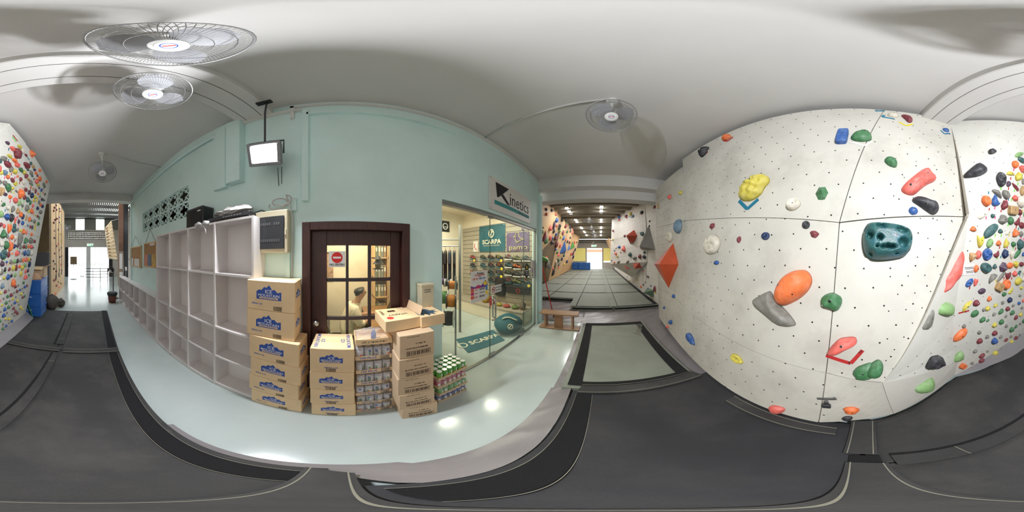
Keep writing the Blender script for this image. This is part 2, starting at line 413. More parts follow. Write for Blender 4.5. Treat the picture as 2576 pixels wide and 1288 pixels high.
slab = thing('wall_climbing_slab', None, None, (0, 0, 0), kind='structure'); slab['label'] = 'tall pale climbing slab facing the green wall'
def A(px, py): return hitA(px, py)
def Ax(x, zr): return Vector((x, yA(x, zr), zr + E))
LX, TZ = 3.85, 1.97
s1t, s1m, s1b, s1k = A(2225, 277), A(2112, 560), A(2078, 938), A(2060, 1056)
s2t, s2m, s2b = Ax(2.55, 1.78), Ax(2.35, 0.60), Ax(1.95, -0.90)
hl, hr = Ax(LX, 0.72), Vector((-1.03, -1.266, E + 0.40))
kl, kr = Ax(LX, -0.62), Vector((-0.18, -1.04, E - 1.04))
topR = Vector((-1.01, -1.53, E + TZ))
sheet('panel', (hl, s2m, s2t, Ax(LX, 1.78)), M['slab'], slab, surf=yA)
sheet('panel', (s2m, s1m, s1t, s2t + Vector((0, 0, 0.19))), M['slab'], slab, surf=yA)
sheet('panel', (s1m, hr, topR, s1t), M['slab'], slab, surf=yA)
sheet('panel', (kl, s2b, s2m, hl), M['slab'], slab, surf=yA)
sheet('panel', (s2b, s1b, s1m, s2m), M['slab'], slab, surf=yA)
sheet('panel', (s1b, kr, hr, s1m), M['slab'], slab, surf=yA)
sheet('panel', (Ax(LX, -1.645), Ax(1.9, -1.645), s2b, kl), M['slab'], slab, surf=yA)
sheet('panel', (Ax(1.9, -1.645), Ax(s1k.x, -1.645), s1b, s2b), M['slab'], slab, surf=yA)
sheet('panel', (Ax(s1k.x, -1.645), Vector((-0.27, -1.10, E - 1.645)), kr, s1b), M['slab'], slab, surf=None)
# side return of the slab at the gym end
facet('panel', [Ax(LX, -1.645), Ax(LX, 1.78), Ax(LX, 1.78) + Vector((0.05, -0.8, 0)), Ax(LX, -1.645) + Vector((0.05, -0.6, 0))], M['slab'], slab)
def yC(zr): return -1.231 + 0.19 * zr
def Cp(x, zr): return Vector((x, yC(zr), E + zr))
brd = thing('wall_training_board', None, None, (0, 0, 0), kind='structure'); brd['label'] = 'white overhanging board crowded with small holds'
dg0, dg1 = Vector((-0.98, -1.155, E + 0.397)), Cp(-1.55, 1.67)
e1, e2, kc = Vector((-0.94, -1.356, E - 0.66)), Vector((-1.0, -1.448, E - 1.14)), Cp(-1.10, -1.39)
top0, topE = Cp(-1.66, 1.97), Cp(-3.85, 1.86)
bot = Cp(-3.85, -1.40)
mid_m = lambda x: Cp(x, 0.30)
facet('panel', [topR, hr, dg0, dg1, top0], M['board'], brd)
facet('panel', [hr, kr, kc, e2, e1, dg0], M['board'], brd)
facet('panel', [dg0, e1, Cp(-2.2, -0.62), Cp(-2.2, 0.9), Cp(-2.2, 1.95), top0, dg1], M['board'], brd)
facet('panel', [e1, e2, kc, Cp(-2.2, -1.40), Cp(-2.2, -0.625)], M['board'], brd)
facet('panel', [Cp(-2.205, 0.45), topE + Vector((0, -0.265, -1.4)), topE, Cp(-2.205, 1.94)], M['board'], brd)
facet('panel', [Cp(-2.205, -1.40), bot, Cp(-3.85, 0.455), Cp(-2.205, 0.445)], M['board'], brd)
facet('kickboard', [kr, Vector((-0.27, -1.10, E - 1.645)), Vector((-1.05, -1.50, E - 1.645)), kc], M['slab'], brd)
facet('kickboard', [kc, Vector((-1.05, -1.50, E - 1.645)), Vector((-3.85, -1.50, E - 1.645)), bot], M['slab'], brd)
# outer end of the board
facet('end_panel', [topE, bot, bot + Vector((0, -0.75, 0)), topE + Vector((0, -1.4, 0))], M['board'], brd)
# ================================================================ gym hall beyond the east beam
gz = E + 2.32
st(box('wall_gym_north', (4.05, 3.6, 0), (21.2, 3.75, 4.4), M['gymwall']))
st(box('wall_gym_south', (4.35, -2.35, 0), (21.2, -2.2, 4.4), M['gymwall']))
st(box('ceiling_gym', (4.05, -2.35, gz), (21.2, 3.75, gz + 0.3), M['concrete']))
jo = thing('ceiling_gym_joists', None, None, (0, 0, 0), kind='structure')
for i in range(26):
    x = 4.7 + i * 0.63
    box('joist', (x, -2.2, gz - 0.16), (x + 0.2, 3.6, gz), M['concrete'], jo)
# far wall: door opening between two yellow glass block windows
fx = 21.0
def fy(px): return on_x(px, 644, fx).y
def fz(py): return on_x(1498, py, fx).z
d0, d1, dzt = fy(1514.5), fy(1476.5), fz(624)
b = MB()
b.box((fx, -2.35, dzt), (fx + 0.2, 3.75, fz(602)))
b.box((fx, -2.35, fz(602)), (fx + 0.2, 3.75, fz(611.5))).box((fx, -2.35, fz(600)), (fx + 0.2, 3.75, 4.4))
b.box((fx, d1, 0), (fx + 0.2, d1 + 0.18, dzt)).box((fx, d0 - 0.18, 0), (fx + 0.2, d0, dzt))
b.box((fx, d1 + 0.18, 0), (fx + 0.2, 3.75, fz(657))).box((fx, -2.35, 0), (fx + 0.2, d0 - 0.18, fz(660)))
st(b.build('wall_gym_east', M['gymwall']))
yel = mat('yellow_glass_block', (0.87, 0.82, 0.47), 0.4, 0.05, 3, emit=0.55)  # blocks glow by their own emission, in place of daylight coming through
for nm, y0, y1 in (('window_1', d1 + 0.18, fy(1438)), ('window_2', -2.3, d0 - 0.18)):
    w = thing(nm, None, None, (fx, (y0 + y1) / 2, 0), kind='structure')
    z0, z1 = fz(657), dzt; nx, nz_ = 9, 11
    for i in range(nx):
        for j in range(nz_):
            if y1 - y0 < 0.8 and i >= 6: continue
            a, c = y0 + (y1 - y0) * i / (6 if y1 - y0 < 0.8 else nx), y0 + (y1 - y0) * (i + 1) / (6 if y1 - y0 < 0.8 else nx)
            e_, g_ = z0 + (z1 - z0) * j / nz_, z0 + (z1 - z0) * (j + 1) / nz_
            box('glass_block', (fx + 0.02, a + 0.012, e_ + 0.012), (fx + 0.1, c - 0.012, g_ - 0.012), yel, w)
    box('mortar', (fx + 0.05, y0, z0), (fx + 0.09, y1, z1), M['gymwall'], w)
# patterned vent strip above the door
vs_ = thing('ventilation_strip', 'dark patterned strip of ventilation blocks high on the far gym wall', 'vent', (fx, 0.6, fz(606)))
for i in range(14):
    y = -1.9 + i * 0.39
    box('vent_block', (fx - 0.04, y, fz(611)), (fx, y + 0.36, fz(602.5)), M['grey'], vs_)
    MB().lathe([(0.09, 0.02), (0.09, 0.0), (0.15, 0.0), (0.15, 0.02)], (fx - 0.055, y + 0.18, fz(606.8)), 12, 'x').build('vent_ring', M['gymwall'], vs_)
# outdoors beyond both ends
pave = mat('outdoor_concrete', (0.75, 0.74, 0.72), 0.8, 0.05, 1)
st(box('pavement_east', (21.2, -14, -0.12), (45, 16, -0.02), pave)); st(box('pavement_west', (-45, -14, -0.12), (-14.5, 16, -0.02), pave))
# ================================================================ entrance hall beyond the west beam
hx, hz = -13.6, E + 3.35
st(box('wall_hall_south', (-13.7, -2.5, 0), (-5.0, -2.4, hz), M['gymwall']))
st(box('wall_hall_north', (-13.7, 3.0, 0), (-5.3, 3.1, hz), M['gymwall']))
def wy(px): return on_x(px, 644, hx).y
def wz(py): return on_x(220, py, hx).z
sy0, sy1, sz1 = wy(164), wy(277), wz(622)
corr = mat('corrugated_metal', (0.56, 0.56, 0.53), 0.5, 0.05, 2)
b = MB()
b.box((hx - 0.15, -2.5, 0), (hx, sy0, sz1)).box((hx - 0.15, sy1, 0), (hx, 3.1, sz1)).box((hx - 0.15, -2.5, sz1), (hx, 3.1, wz(601)))
b.box((hx - 0.15, -2.5, wz(584)), (hx, 3.1, wz(578)))
b.box((hx - 0.15, -2.5, wz(601)), (hx, wy(171), wz(584))).box((hx - 0.15, wy(270), wz(601)), (hx, 3.1, wz(584)))
st(b.build('wall_hall_west', M['gymwall']))
b = MB()
for (p0, p1) in ((-2.5, wy(190)), (wy(213), wy(241)), (wy(263), 3.1)): b.box((hx - 0.12, p0, wz(578)), (hx - 0.02, p1, hz))
b.box((hx - 0.12, -2.5, wz(551)), (hx - 0.02, 3.1, hz))
for k in range(28): b.box((hx - 0.02, -2.4 + k * 0.2, wz(551)), (hx + 0.02, -2.33 + k * 0.2, hz))
up = st(b.build('wall_hall_west_upper', corr))
for nm, a, c in (('window_3', 190, 213), ('window_4', 241, 263)):
    w = thing(nm, None, None, (hx, wy(a), wz(578)), kind='structure')
    box('pane', (hx - 0.09, wy(a), wz(578)), (hx - 0.07, wy(c), wz(551)), M['glass'], w)
    for q in (wy(a), (wy(a) + wy(c)) / 2, wy(c)): box('window_frame', (hx - 0.1, q - 0.02, wz(578)), (hx - 0.05, q + 0.02, wz(551)), M['white'], w)
# perforated ventilation band
w = thing('ventilation_band', 'long beige band of pierced ventilation blocks above the roller shutter', 'vent', (hx, wy(220), wz(601)))
for i in range(26):
    for j in range(4):
        a = wy(171) + (wy(270) - wy(171)) * i / 26; c = wy(171) + (wy(270) - wy(171)) * (i + 1) / 26
        e_ = wz(601) + (wz(584) - wz(601)) * j / 4; g_ = wz(601) + (wz(584) - wz(601)) * (j + 1) / 4
        q = MB()
        t = 0.048
        q.box((hx - 0.1, a, e_), (hx, a + t, g_)).box((hx - 0.1, c - t, e_), (hx, c, g_)).box((hx - 0.1, a, e_), (hx, c, e_ + t)).box((hx - 0.1, a, g_ - t), (hx, c, g_))
        q.build('vent_block', M['cream'], w)
# roof of the hall: corrugated sheet and purlins
b = MB()
n = 90
for i in range(n):
    y0 = -2.5 + 5.6 * i / n; y1 = -2.5 + 5.6 * (i + 1) / n
    q = 0.05 if i % 2 else 0.0
    for (xa_, xb_) in (((-13.7, -8.7), (-5.9, -5.0)) if -1.6 < y0 < 2.2 else ((-13.7, -5.0),)):
        b.box((xa_, y0, hz + q), (xb_, y1, hz + q + 0.03))
        if i % 2: b.box((xa_, y0, hz), (xb_, y0 + 0.005, hz + 0.05))
st(b.build('roof', corr))
skm = bpy.data.materials.new('added_translucent_sheet'); skm.use_nodes = True; _k = skm.node_tree
_tl = _k.nodes.new('ShaderNodeBsdfTranslucent'); _tl.inputs[0].default_value = (0.85, 0.87, 0.88, 1); _k.links.new(_tl.outputs[0], _k.nodes['Material Output'].inputs[0])
st(box('added_skylight', (-8.75, -1.66, hz + 0.09), (-5.85, 2.26, hz + 0.095), skm))  # added panel, out of view behind the beam, to let daylight brighten the hall
pu = thing('ceiling_hall_purlins', None, None, (0, 0, 0), kind='structure')
for x in (-6.2, -7.6, -9.0, -10.4, -11.8, -13.0): box('purlin', (x - 0.05, -2.4, hz - 0.2), (x + 0.05, 3.0, hz), M['grey'], pu)
box('purlin', (-13.5, -2.4, wz(549)), (-13.35, 3.0, wz(545)), M['grey'], pu)
# roller shutter: slats with gaps, left black post
sh = thing('door_3', 'white slatted roller shutter glowing with daylight at the hall end', None, (hx, (sy0 + sy1) / 2, 0), kind='structure')
ns = 24
shm = bpy.data.materials.new('translucent_slat'); shm.use_nodes = True; _n = shm.node_tree
_t = _n.nodes.new('ShaderNodeBsdfTranslucent'); _t.inputs[0].default_value = (0.75, 0.75, 0.73, 1); _mx = _n.nodes.new('ShaderNodeMixShader'); _mx.inputs[0].default_value = 0.35
_n.nodes['Principled BSDF'].inputs['Base Color'].default_value = (0.6, 0.6, 0.59, 1)
_n.links.new(_n.nodes['Principled BSDF'].outputs[0], _mx.inputs[1]); _n.links.new(_t.outputs[0], _mx.inputs[2]); _n.links.new(_mx.outputs[0], _n.nodes['Material Output'].inputs[0])
for i in range(ns):
    z0 = 0.85 + (sz1 - 0.85) * i / ns; z1 = z0 + (sz1 - 0.85) / ns * 0.62
    box('slat', (hx - 0.08, sy0 + 0.12, z0), (hx - 0.06, sy1, z1), shm, sh)
for i in range(18):
    y = sy0 + 0.12 + (sy1 - sy0 - 0.12) * i / 17
    box('link', (hx - 0.085, y - 0.012, 0.85), (hx - 0.055, y + 0.012, sz1), shm, sh)
box('center_post', (hx - 0.1, wy(217), 0.0), (hx - 0.04, wy(228), sz1), M['white'], sh)
box('side_post', (hx - 0.1, sy0, 0), (hx + 0.05, wy(172), sz1), M['black'], sh)
box('side_post', (hx - 0.1, wy(274), 0), (hx + 0.05, sy1 + 0.2, sz1), M['black'], sh)
# ================================================================ pigeon-hole shelving
YF, YB = 1.234, GY - 0.004
def shelving(name, label, x0, x1, ncol, levels, t=0.022):
    s = thing(name, label, 'shelf unit', ((x0 + x1) / 2, (YF + YB) / 2, 0))
    H = levels[-1]
    cx = [x0 + (x1 - x0) * i / ncol for i in range(ncol + 1)]
    for i, x in enumerate(cx):
        a, c = (x, x + t) if i == 0 else ((x - t, x) if i == ncol else (x - t / 2, x + t / 2))
        box('divider' if 0 < i < ncol else 'side_panel', (a, YF, 0.0), (c, YB, H), M['shelf'], s)
    for k, z in enumerate(levels):
        for i in range(ncol):
            a = cx[i] + (t if i == 0 else t / 2); c = cx[i + 1] - (t if i == ncol - 1 else t / 2)
            box('shelf_board' if k < len(levels) - 1 else 'top_board', (a, YF + 0.002, z - t), (c, YB, z), M['shelf'], s)
    box('back_panel', (x0 + t, YB - 0.006, 0.03), (x1 - t, YB - 0.001, H - t), M['shelf'], s)
    box('plinth', (x0 + t, YF + 0.01, 0.0), (x1 - t, YF + 0.028, levels[0] - t), M['shelf'], s)
    return s
TS = shelving('pigeonhole_shelf', 'tall empty grey-white pigeonhole shelf standing beside the stacked brown boxes', -2.71, -0.75, 4, [0.06, 0.54, 0.95, 1.57, 2.12])
LS = shelving('low_pigeonhole_shelf', 'long low two-row grey pigeonhole shelf running along the green wall', -6.15, -2.72, 7, [0.06, 0.50, 0.97])
# things on top of the tall shelf
t0 = thing('storage_bin', 'black upright plastic box on top of the tall pigeonhole shelf', 'box', (-1.62, 1.34, 2.12))
MB().box((-1.80, 1.26, 2.12), (-1.46, 1.44, 2.37)).build('body', M['black'], t0, bevel=0.008)
MB().box((-1.805, 1.255, 2.345), (-1.455, 1.445, 2.372)).build('lid', M['dgrey'], t0, bevel=0.006)
box('badge', (-1.56, 1.2575, 2.312), (-1.50, 1.2605, 2.326), M['ink_white'], t0)
v = thing('disc_player', 'flat black disc player with buttons lying on the tall shelf', 'player', (-1.1, 1.33, 2.12))
MB().box((-1.36, 1.24, 2.125), (-0.80, 1.45, 2.175)).build('body', M['black'], v, bevel=0.005)
box('front_panel', (-1.35, 1.236, 2.135), (-0.81, 1.241, 2.168), M['dgrey'], v)
for i in range(7): box('button', (-1.12 + i * 0.035, 1.233, 2.150), (-1.10 + i * 0.035, 1.237, 2.158), M['grey'], v)
for x in (-1.3, -0.86): MB().lathe([(0.015, 2.12), (0.015, 2.126)], (x, 1.30, 0), 10).build('foot', M['black'], v)
def crumple(name, c, sx, sy, sz, seed, m, label, cat, nn=18):
    rnd = random.Random(seed); vs, fs = [], []
    for j in range(9):
        for i in range(nn):
            a = 2 * PI * i / nn; t = j / 8; r = math.cos((t - 0.5) * PI * 0.95) ** 0.6 * (1 + rnd.uniform(-0.22, 0.22))
            vs.append((c[0] + sx * r * math.cos(a), c[1] + sy * r * math.sin(a), c[2] + max(0, sz * (t * (1 + rnd.uniform(-0.25, 0.15))))))
    fs = [(j * nn + i, j * nn + (i + 1) % nn, (j + 1) * nn + (i + 1) % nn, (j + 1) * nn + i) for j in range(8) for i in range(nn)] + [tuple(range(nn)), tuple(8 * nn + i for i in range(nn))]
    return solo(MB().add(vs, fs).build(name, m), label, cat)
plastic = mat('crumpled_white_plastic', (0.80, 0.79, 0.79), 0.3, 0.04, 8)
crumple('plastic_bag', (-1.08, 1.345, 2.176), 0.24, 0.085, 0.11, 4, plastic, 'crumpled white plastic bag lying on the black disc player', 'bag')
# small knotted bag hanging over the shelf edge
kb = thing('knotted_bag', 'small knotted white plastic bag over the front edge of the tall shelf', 'bag', (-1.42, 1.225, 2.09))
q = MB()
for k in range(2):
    sgn = 1 if k else -1
    q.tube([(-1.42, 1.225, 2.11), (-1.42 + sgn * 0.05, 1.21, 2.135), (-1.42 + sgn * 0.10, 1.215, 2.115)], 0.012, 8, r2=0.03)
q.build('bow', plastic, kb, smooth=True)
MB().lathe([(0.0, -0.025), (0.022, -0.012), (0.025, 0.0), (0.018, 0.018), (0, 0.022)], (-1.42, 1.222, 2.11), 10).build('knot', plastic, kb, smooth=True)
MB().tube([(-1.40, 1.222, 2.10), (-1.37, 1.221, 2.05), (-1.36, 1.222, 2.0)], 0.014, 6, r2=0.004).build('tail', plastic, kb, smooth=True)
# ================================================================ distribution board with cables
db = thing('distribution_board', 'cream electrical distribution board with smoked window on the green wall', 'fuse box', (-0.655, GY, E + 0.04))
X0_, X1_, Z0_, Z1_ = -0.83, -0.478, E + 0.03, E + 0.43; yf = GY - 0.10
MB().box((X0_, yf, Z0_), (X1_, GY - 0.001, Z1_)).build('body', M['cream'], db, bevel=0.008)
smoke = mat('smoked_plastic', (0.20, 0.21, 0.23), 0.15, 0.05, 6)
MB().box((X0_ + 0.012, yf - 0.012, Z0_ + 0.035), (X1_ - 0.03, yf + 0.001, Z1_ - 0.06)).build('window_cover', smoke, db, bevel=0.004)
breaker_m = mat('dim_breaker', (0.33, 0.33, 0.34), 0.5, 0)
for zz in (Z0_ + 0.10, Z0_ + 0.255):
    for i in range(11):
        if zz > Z0_ + 0.2 and i in (7,): continue
        box('breaker', (X0_ + 0.045 + i * 0.022, yf - 0.0145, zz), (X0_ + 0.061 + i * 0.022, yf - 0.0115, zz + 0.026), breaker_m, db)
MB().box((X1_ - 0.026, yf - 0.008, Z0_ + 0.16), (X1_ - 0.012, yf, Z0_ + 0.21)).build('latch', M['cream'], db)
cb = thing('junction_box', 'small mint green junction box above the cream fuse box', 'box', (-0.42, GY, E + 0.43))
MB().box((-0.56, GY - 0.03, E + 0.43), (-0.42, GY - 0.001, E + 0.56)).build('body', M['green'], cb, bevel=0.004)
for (x, z) in ((-0.55, E + 0.44), (-0.43, E + 0.55)): MB().lathe([(0.005, -0.033), (0.005, -0.03)], (x, GY, z), 8, 'y').build('screw', M['steel'], cb)
cab = mat('grey_cable', (0.72, 0.71, 0.70), 0.5, 0)
pts = []
for i in range(26):
    a = 2 * PI * i / 14
    pts.append((-0.60 + 0.085 * math.cos(a + 2.6) + i * 0.003, GY - 0.055 - 0.001 * i, E + 0.485 + 0.045 * math.sin(a + 2.6) + 0.002 * i))
pts += [(-0.47, GY - 0.07, E + 0.47), (-0.452, GY - 0.03, E + 0.35), (-0.455, GY - 0.02, E + 0.1), (-0.462, GY - 0.02, E - 0.16), (-0.475, GY - 0.02, 1.52)]
solo(MB().tube(pts, 0.007, 6).build('cable', cab, smooth=True), 'grey cable looped above the fuse box and hanging down beside it', 'cable')
solo(MB().tube([(-0.72, 1.41, E + 0.44), (-0.76, 1.40, E + 0.46), (-0.80, 1.40, E + 0.45), (-0.86, 1.38, E + 0.43), (-0.88, 1.35, 2.14)], 0.006, 6).build('cable', M['dgrey'], smooth=True), 'short dark cable between the disc player and the fuse box', 'cable')
# ================================================================ flood light
fl = thing('flood_light', 'bright square flood lamp hanging on a bracket by the green wall', 'lamp', FLOOD)
zax = FLOOD_AIM; xax = Vector((0, 0, 1)).cross(-zax).normalized() ; xax = Vector((xax.x, xax.y, 0.10)).normalized(); yax = (-zax).cross(xax)
FM = Matrix((xax, yax, -zax)).transposed().to_4x4(); FM.translation = FLOOD
def flp(mb, name, m, **k): return mb.xf(FM).build(name, m, fl, **k)
gold = mat('grey_cast_metal', (0.50, 0.51, 0.53), 0.5, 0)
flp(MB().box((-0.135, -0.115, -0.02), (0.135, 0.115, 0.052)), 'housing', gold, bevel=0.012)
MBf = MB()
for (a, c) in (((-0.145, 0.09, -0.07), (0.145, 0.12, -0.02)), ((-0.145, -0.12, -0.07), (0.145, -0.09, -0.02)), ((-0.145, -0.09, -0.07), (-0.112, 0.09, -0.02)), ((0.112, -0.09, -0.07), (0.145, 0.09, -0.02))): MBf.box(a, c)
# front points to -z of the frame, i.e. along the aim
MBf.v = [Vector((p.x, p.y, p.z)) for p in MBf.v]
flp(MBf, 'front_frame', gold, bevel=0.004)
flp(MB().box((-0.112, -0.09, -0.055), (0.112, 0.09, -0.05)), 'lamp_glass', M['flood'])
flp(MB().tube([(-0.155, 0.0, 0.0), (-0.155, 0.14, 0.02), (0.155, 0.14, 0.02), (0.155, 0.0, 0.0)], 0.009, 6), 'yoke', M['dgrey'])
for k in range(5): flp(MB().box((-0.11 + k * 0.05, -0.10, 0.052), (-0.10 + k * 0.05, 0.10, 0.075)), 'cooling_fin', gold)
top = FLOOD + yax * 0.14
MB().tube([top, (top.x - 0.01, top.y + 0.02, E + 1.62), (top.x - 0.01, top.y + 0.05, E + 1.87)], 0.010, 6).build('hanger_rod', M['dgrey'], fl)
box('bracket', (top.x - 0.09, top.y + 0.0, E + 1.855), (top.x + 0.05, top.y + 0.05, E + 1.88), M['black'], fl)
MB().tube([(-0.60, GY - 0.01, E + 0.72), (-0.61, GY - 0.01, E + 0.95)], 0.003, 5).build('lead', M['dgrey'], fl)
MB().tube([(-0.57, GY - 0.01, E + 0.74), (-0.57, GY - 0.01, E + 0.95)], 0.003, 5).build('lead', M['dgrey'], fl)
# ================================================================ timber door with glazed panes
dr = thing('door_1', None, None, ((DX0 + DX1) / 2, GY, 0), kind='structure'); dr['label'] = 'dark timber office door with six visible glass panes'
fw = 0.075
fr = MB(); y0, y1 = GY - 0.035, GY + 0.12
fr.box((DX0, y0, 0), (DX0 + fw, y1, DZ)).box((DX1 - fw, y0, 0), (DX1, y1, DZ)).box((DX0 + fw, y0, DZ - fw), (DX1 - fw, y1, DZ))
fr.build('door_frame', M['wood_dark'], dr, bevel=0.004)
for (x, z) in ((DX0 + 0.035, DZ - 0.03),): MB().lathe([(0.008, -0.002), (0.008, 0.003)], (x, y0, z), 10, 'y').build('screw_hole', M['black'], dr)
lx0, lx1 = DX0 + fw, DX1 - fw; ly0, ly1 = GY + 0.035, GY + 0.075
px = [on_y(p, 660, ly0).x for p in (822, 870, 877, 926, 934, 983)]
zr_ = lambda p: on_y(880, p, ly0).z
rows = [(zr_(700), zr_(617)), (zr_(797), zr_(709)), (zr_(880), zr_(806)), (0.55, zr_(889))]
lf = MB()
lf.box((lx0, ly0, 0.01), (px[0], ly1, DZ - fw)).box((px[5], ly0, 0.01), (lx1, ly1, DZ - fw)).box((px[0], ly0, rows[0][1]), (px[5], ly1, DZ - fw)).box((px[0], ly0, 0.01), (px[5], ly1, rows[3][0]))
lf.build('door_leaf', M['wood_dark'], dr, bevel=0.003)
mun = mat('dark_muntin', (0.20, 0.16, 0.18), 0.4, 0.05, 10)
mb = MB()
for (a, c) in ((px[1], px[2]), (px[3], px[4])): mb.box((a, ly0 + 0.004, rows[3][0]), (c, ly1 - 0.004, rows[0][1]))
for i in range(3): mb.box((px[0], ly0 + 0.006, rows[i + 1][1]), (px[5], ly1 - 0.006, rows[i][0]))
mb.build('muntin', mun, dr, bevel=0.003)
for (z0, z1) in rows:
    for k in (0, 2, 4): box('pane', (px[k], ly0 + 0.018, z0), (px[k + 1], ly0 + 0.022, z1), M['glass'], dr)
MB().lathe([(0.012, 0.0), (0.012, -0.03), (0.028, -0.04), (0.03, -0.055), (0.02, -0.068), (0, -0.07)], (lx0 + 0.05, ly0, zr_(806) - 0.02), 14, 'y').build('door_knob', M['steel'], dr, smooth=True)
ns_ = thing('no_entry_sign', 'white square NO ENTRY sign with red disc on the office door', 'sign', on_y(848, 672, ly0 - 0.004))
a, c = on_y(827, 672, ly0 - 0.004), on_y(869, 632, ly0 - 0.004)
MB().box((a.x, ly0 - 0.006, a.z), (c.x, ly0 - 0.001, c.z)).build('plate', M['white'], ns_, bevel=0.002)
w_ = c.x - a.x; mc = Vector(((a.x + c.x) / 2, ly0 - 0.0065, a.z + (c.z - a.z) * 0.60))
MB().lathe([(w_ * 0.33, 0.0), (w_ * 0.33, 0.001)], mc, 32, 'y').build('red_disc', M['ink_red'], ns_)
box('bar', (mc.x - w_ * 0.24, mc.y - 0.001, mc.z - w_ * 0.055), (mc.x + w_ * 0.24, mc.y, mc.z + w_ * 0.055), M['ink_white'], ns_)
wall_text('NO ENTRY', w_ * 0.185, M['ink_black'], ns_, (mc.x, mc.y, a.z + (c.z - a.z) * 0.15), bold=0.02)
# ================================================================ cartons
def barcode_mesh(w, h, seed, m):
    rnd = random.Random(seed); b = MB(); x = -w / 2
    while x < w / 2 - 0.002:
        t = rnd.choice((0.0015, 0.0025, 0.004)); b.box((x, -0.0004, -h / 2), (min(x + t, w / 2), 0, h / 2)); x += t + rnd.choice((0.0015, 0.003))
    return b.mesh('barcode', m)
BAR = barcode_mesh(0.075, 0.04, 1, M['ink_brown'])
MOUNT = [(-0.5, -0.42), (0.5, -0.42), (0.5, 0.12), (0.36, 0.05), (0.24, 0.24), (0.15, 0.2), (0.03, 0.5), (-0.09, 0.32), (-0.17, 0.38), (-0.30, 0.16), (-0.37, 0.2), (-0.5, 0.08)]
def carton_mesh(w, d, h):
    b = MB().box((-w / 2, 0, 0), (w / 2, d, h)); return b.mesh('carton_body', M['card'], bevel=0.006)
def front(o, me, parent, name): put(name, me, parent, loc=o)
def water_carton(loc, w, d, h, label, rot=0.0, top=False, side=True, qty='600ml x 24'):
    c = thing('water_carton', label, 'carton', loc, 'cartons of bottled water'); c.rotation_euler = (0, 0, rot)
    put('body', carton_mesh(w, d, h), c)
    def logo(cx, cy, s, xd, nrm):
        xd = Vector(xd); nrm = Vector(nrm); o = Vector((cx, cy, h * 0.60))
        b = MB().prism([o + xd * (p[0] * s) + Vector((0, 0, p[1] * s * 0.62)) for p in MOUNT], nrm * 0.0008)
        b.build('logo_panel', M['ink_blue'], c, world=False)
        def tx(t, size, zz, m, bold=0.0, sx=1.0): put('lettering', text_mesh(t, size, m, bold=bold, sx=sx), c, M=frame(o + nrm * 0.0009 + Vector((0, 0, zz * s * 0.62)), xd, (0, 0, 1)))
        tx('ICE', s * 0.20, 0.08, M['ink_white'], 0.01); tx('MOUNTAIN', s * 0.155, -0.17, M['ink_white'], 0.006, 1.05)
        st_ = MB().prism([o + nrm * 0.0008 + xd * (p[0] * s) + Vector((0, 0, p[1] * s * 0.62)) for p in ((-0.38, -0.37), (0.38, -0.37), (0.38, -0.27), (-0.38, -0.27))], nrm * 0.0004)
        st_.build('logo_strip', M['card'], c, world=False)
        put('lettering', text_mesh('PURE DRINKING WATER', s * 0.055, M['ink_blue']), c, M=frame(o + nrm * 0.0013 + Vector((0, 0, -0.32 * s * 0.62)), xd, (0, 0, 1)))
    s = min(w * 0.52, h * 0.85)
    logo(-w * 0.02, -0.0003, s, (1, 0, 0), (0, -1, 0))
    put('lettering', text_mesh(qty, 0.022, M['ink_blue'], bold=0.012), c, M=frame((-w * 0.27 if not top else -w * 0.02, -0.001, h * 0.22), (1, 0, 0), (0, 0, 1)))
    put('barcode', BAR, c, loc=(w * 0.17 if not top else -w * 0.02, -0.0002, h * 0.11))
    if side: logo(w / 2 + 0.0003, d * 0.45, min(d * 0.55, h * 0.6), (0, 1, 0), (1, 0, 0))
    put('flap_tape', MB().box((-w / 2, d * 0.46, h - 0.0005), (w / 2, d * 0.54, h + 0.0006)).mesh('flap_tape', M['tape_clear']), c)
    if top:
        for (t, zz) in (('ICE', 0.75), ('MOUNTAIN', 0.6)):
            put('lettering', text_mesh(t, 0.045, M['ink_blue'], bold=0.01), c, M=frame((-w * 0.25 + (0.75 - zz) * -0.3, d * 0.5, h + 0.0008), (0, -1, 0), (1, 0, 0)))
            put('lettering', text_mesh(t, 0.045, M['ink_blue'], bold=0.01), c, M=frame((w * 0.25 + (0.75 - zz) * 0.3, d * 0.5, h + 0.0008), (0, 1, 0), (-1, 0, 0)))
    return c
hts = [0.245, 0.25, 0.255, 0.262, 0.265, 0.268]; z = 0.0
names = ['lowest', 'second from the bottom', 'third from the bottom', 'fourth from the bottom', 'second from the top', 'topmost']
for i, h in enumerate(hts):
    up2 = i >= 4
    xc, w, rot, yf = (-0.545, 0.455, -0.06, 1.20) if not up2 else (-0.585, 0.43, 0.03, 1.205)
    xc += (0.01, -0.012, 0.006, -0.006, 0.0, 0.004)[i]
    water_carton((xc, yf - (0.004 * i if i < 4 else 0), z + 0.001), w, 0.238, h - 0.002, 'blue-printed water carton beside the tall shelf, %s of that six-box stack' % names[i], rot)
    z += h
hts = [0.235, 0.24, 0.25, 0.27]; z = 0.0
names = ['lowest', 'second from the bottom', 'third from the bottom', 'topmost and open to view']
for i, h in enumerate(hts):
    water_carton((-0.075 + (0.008, 0.0, -0.004, -0.002)[i], 1.175, z + 0.001), 0.325, 0.285, h - 0.002, 'blue-printed water carton before the office door, %s of that four-box stack' % names[i], (-0.02, 0.015, 0, 0)[i], top=True, side=False)
    z += h
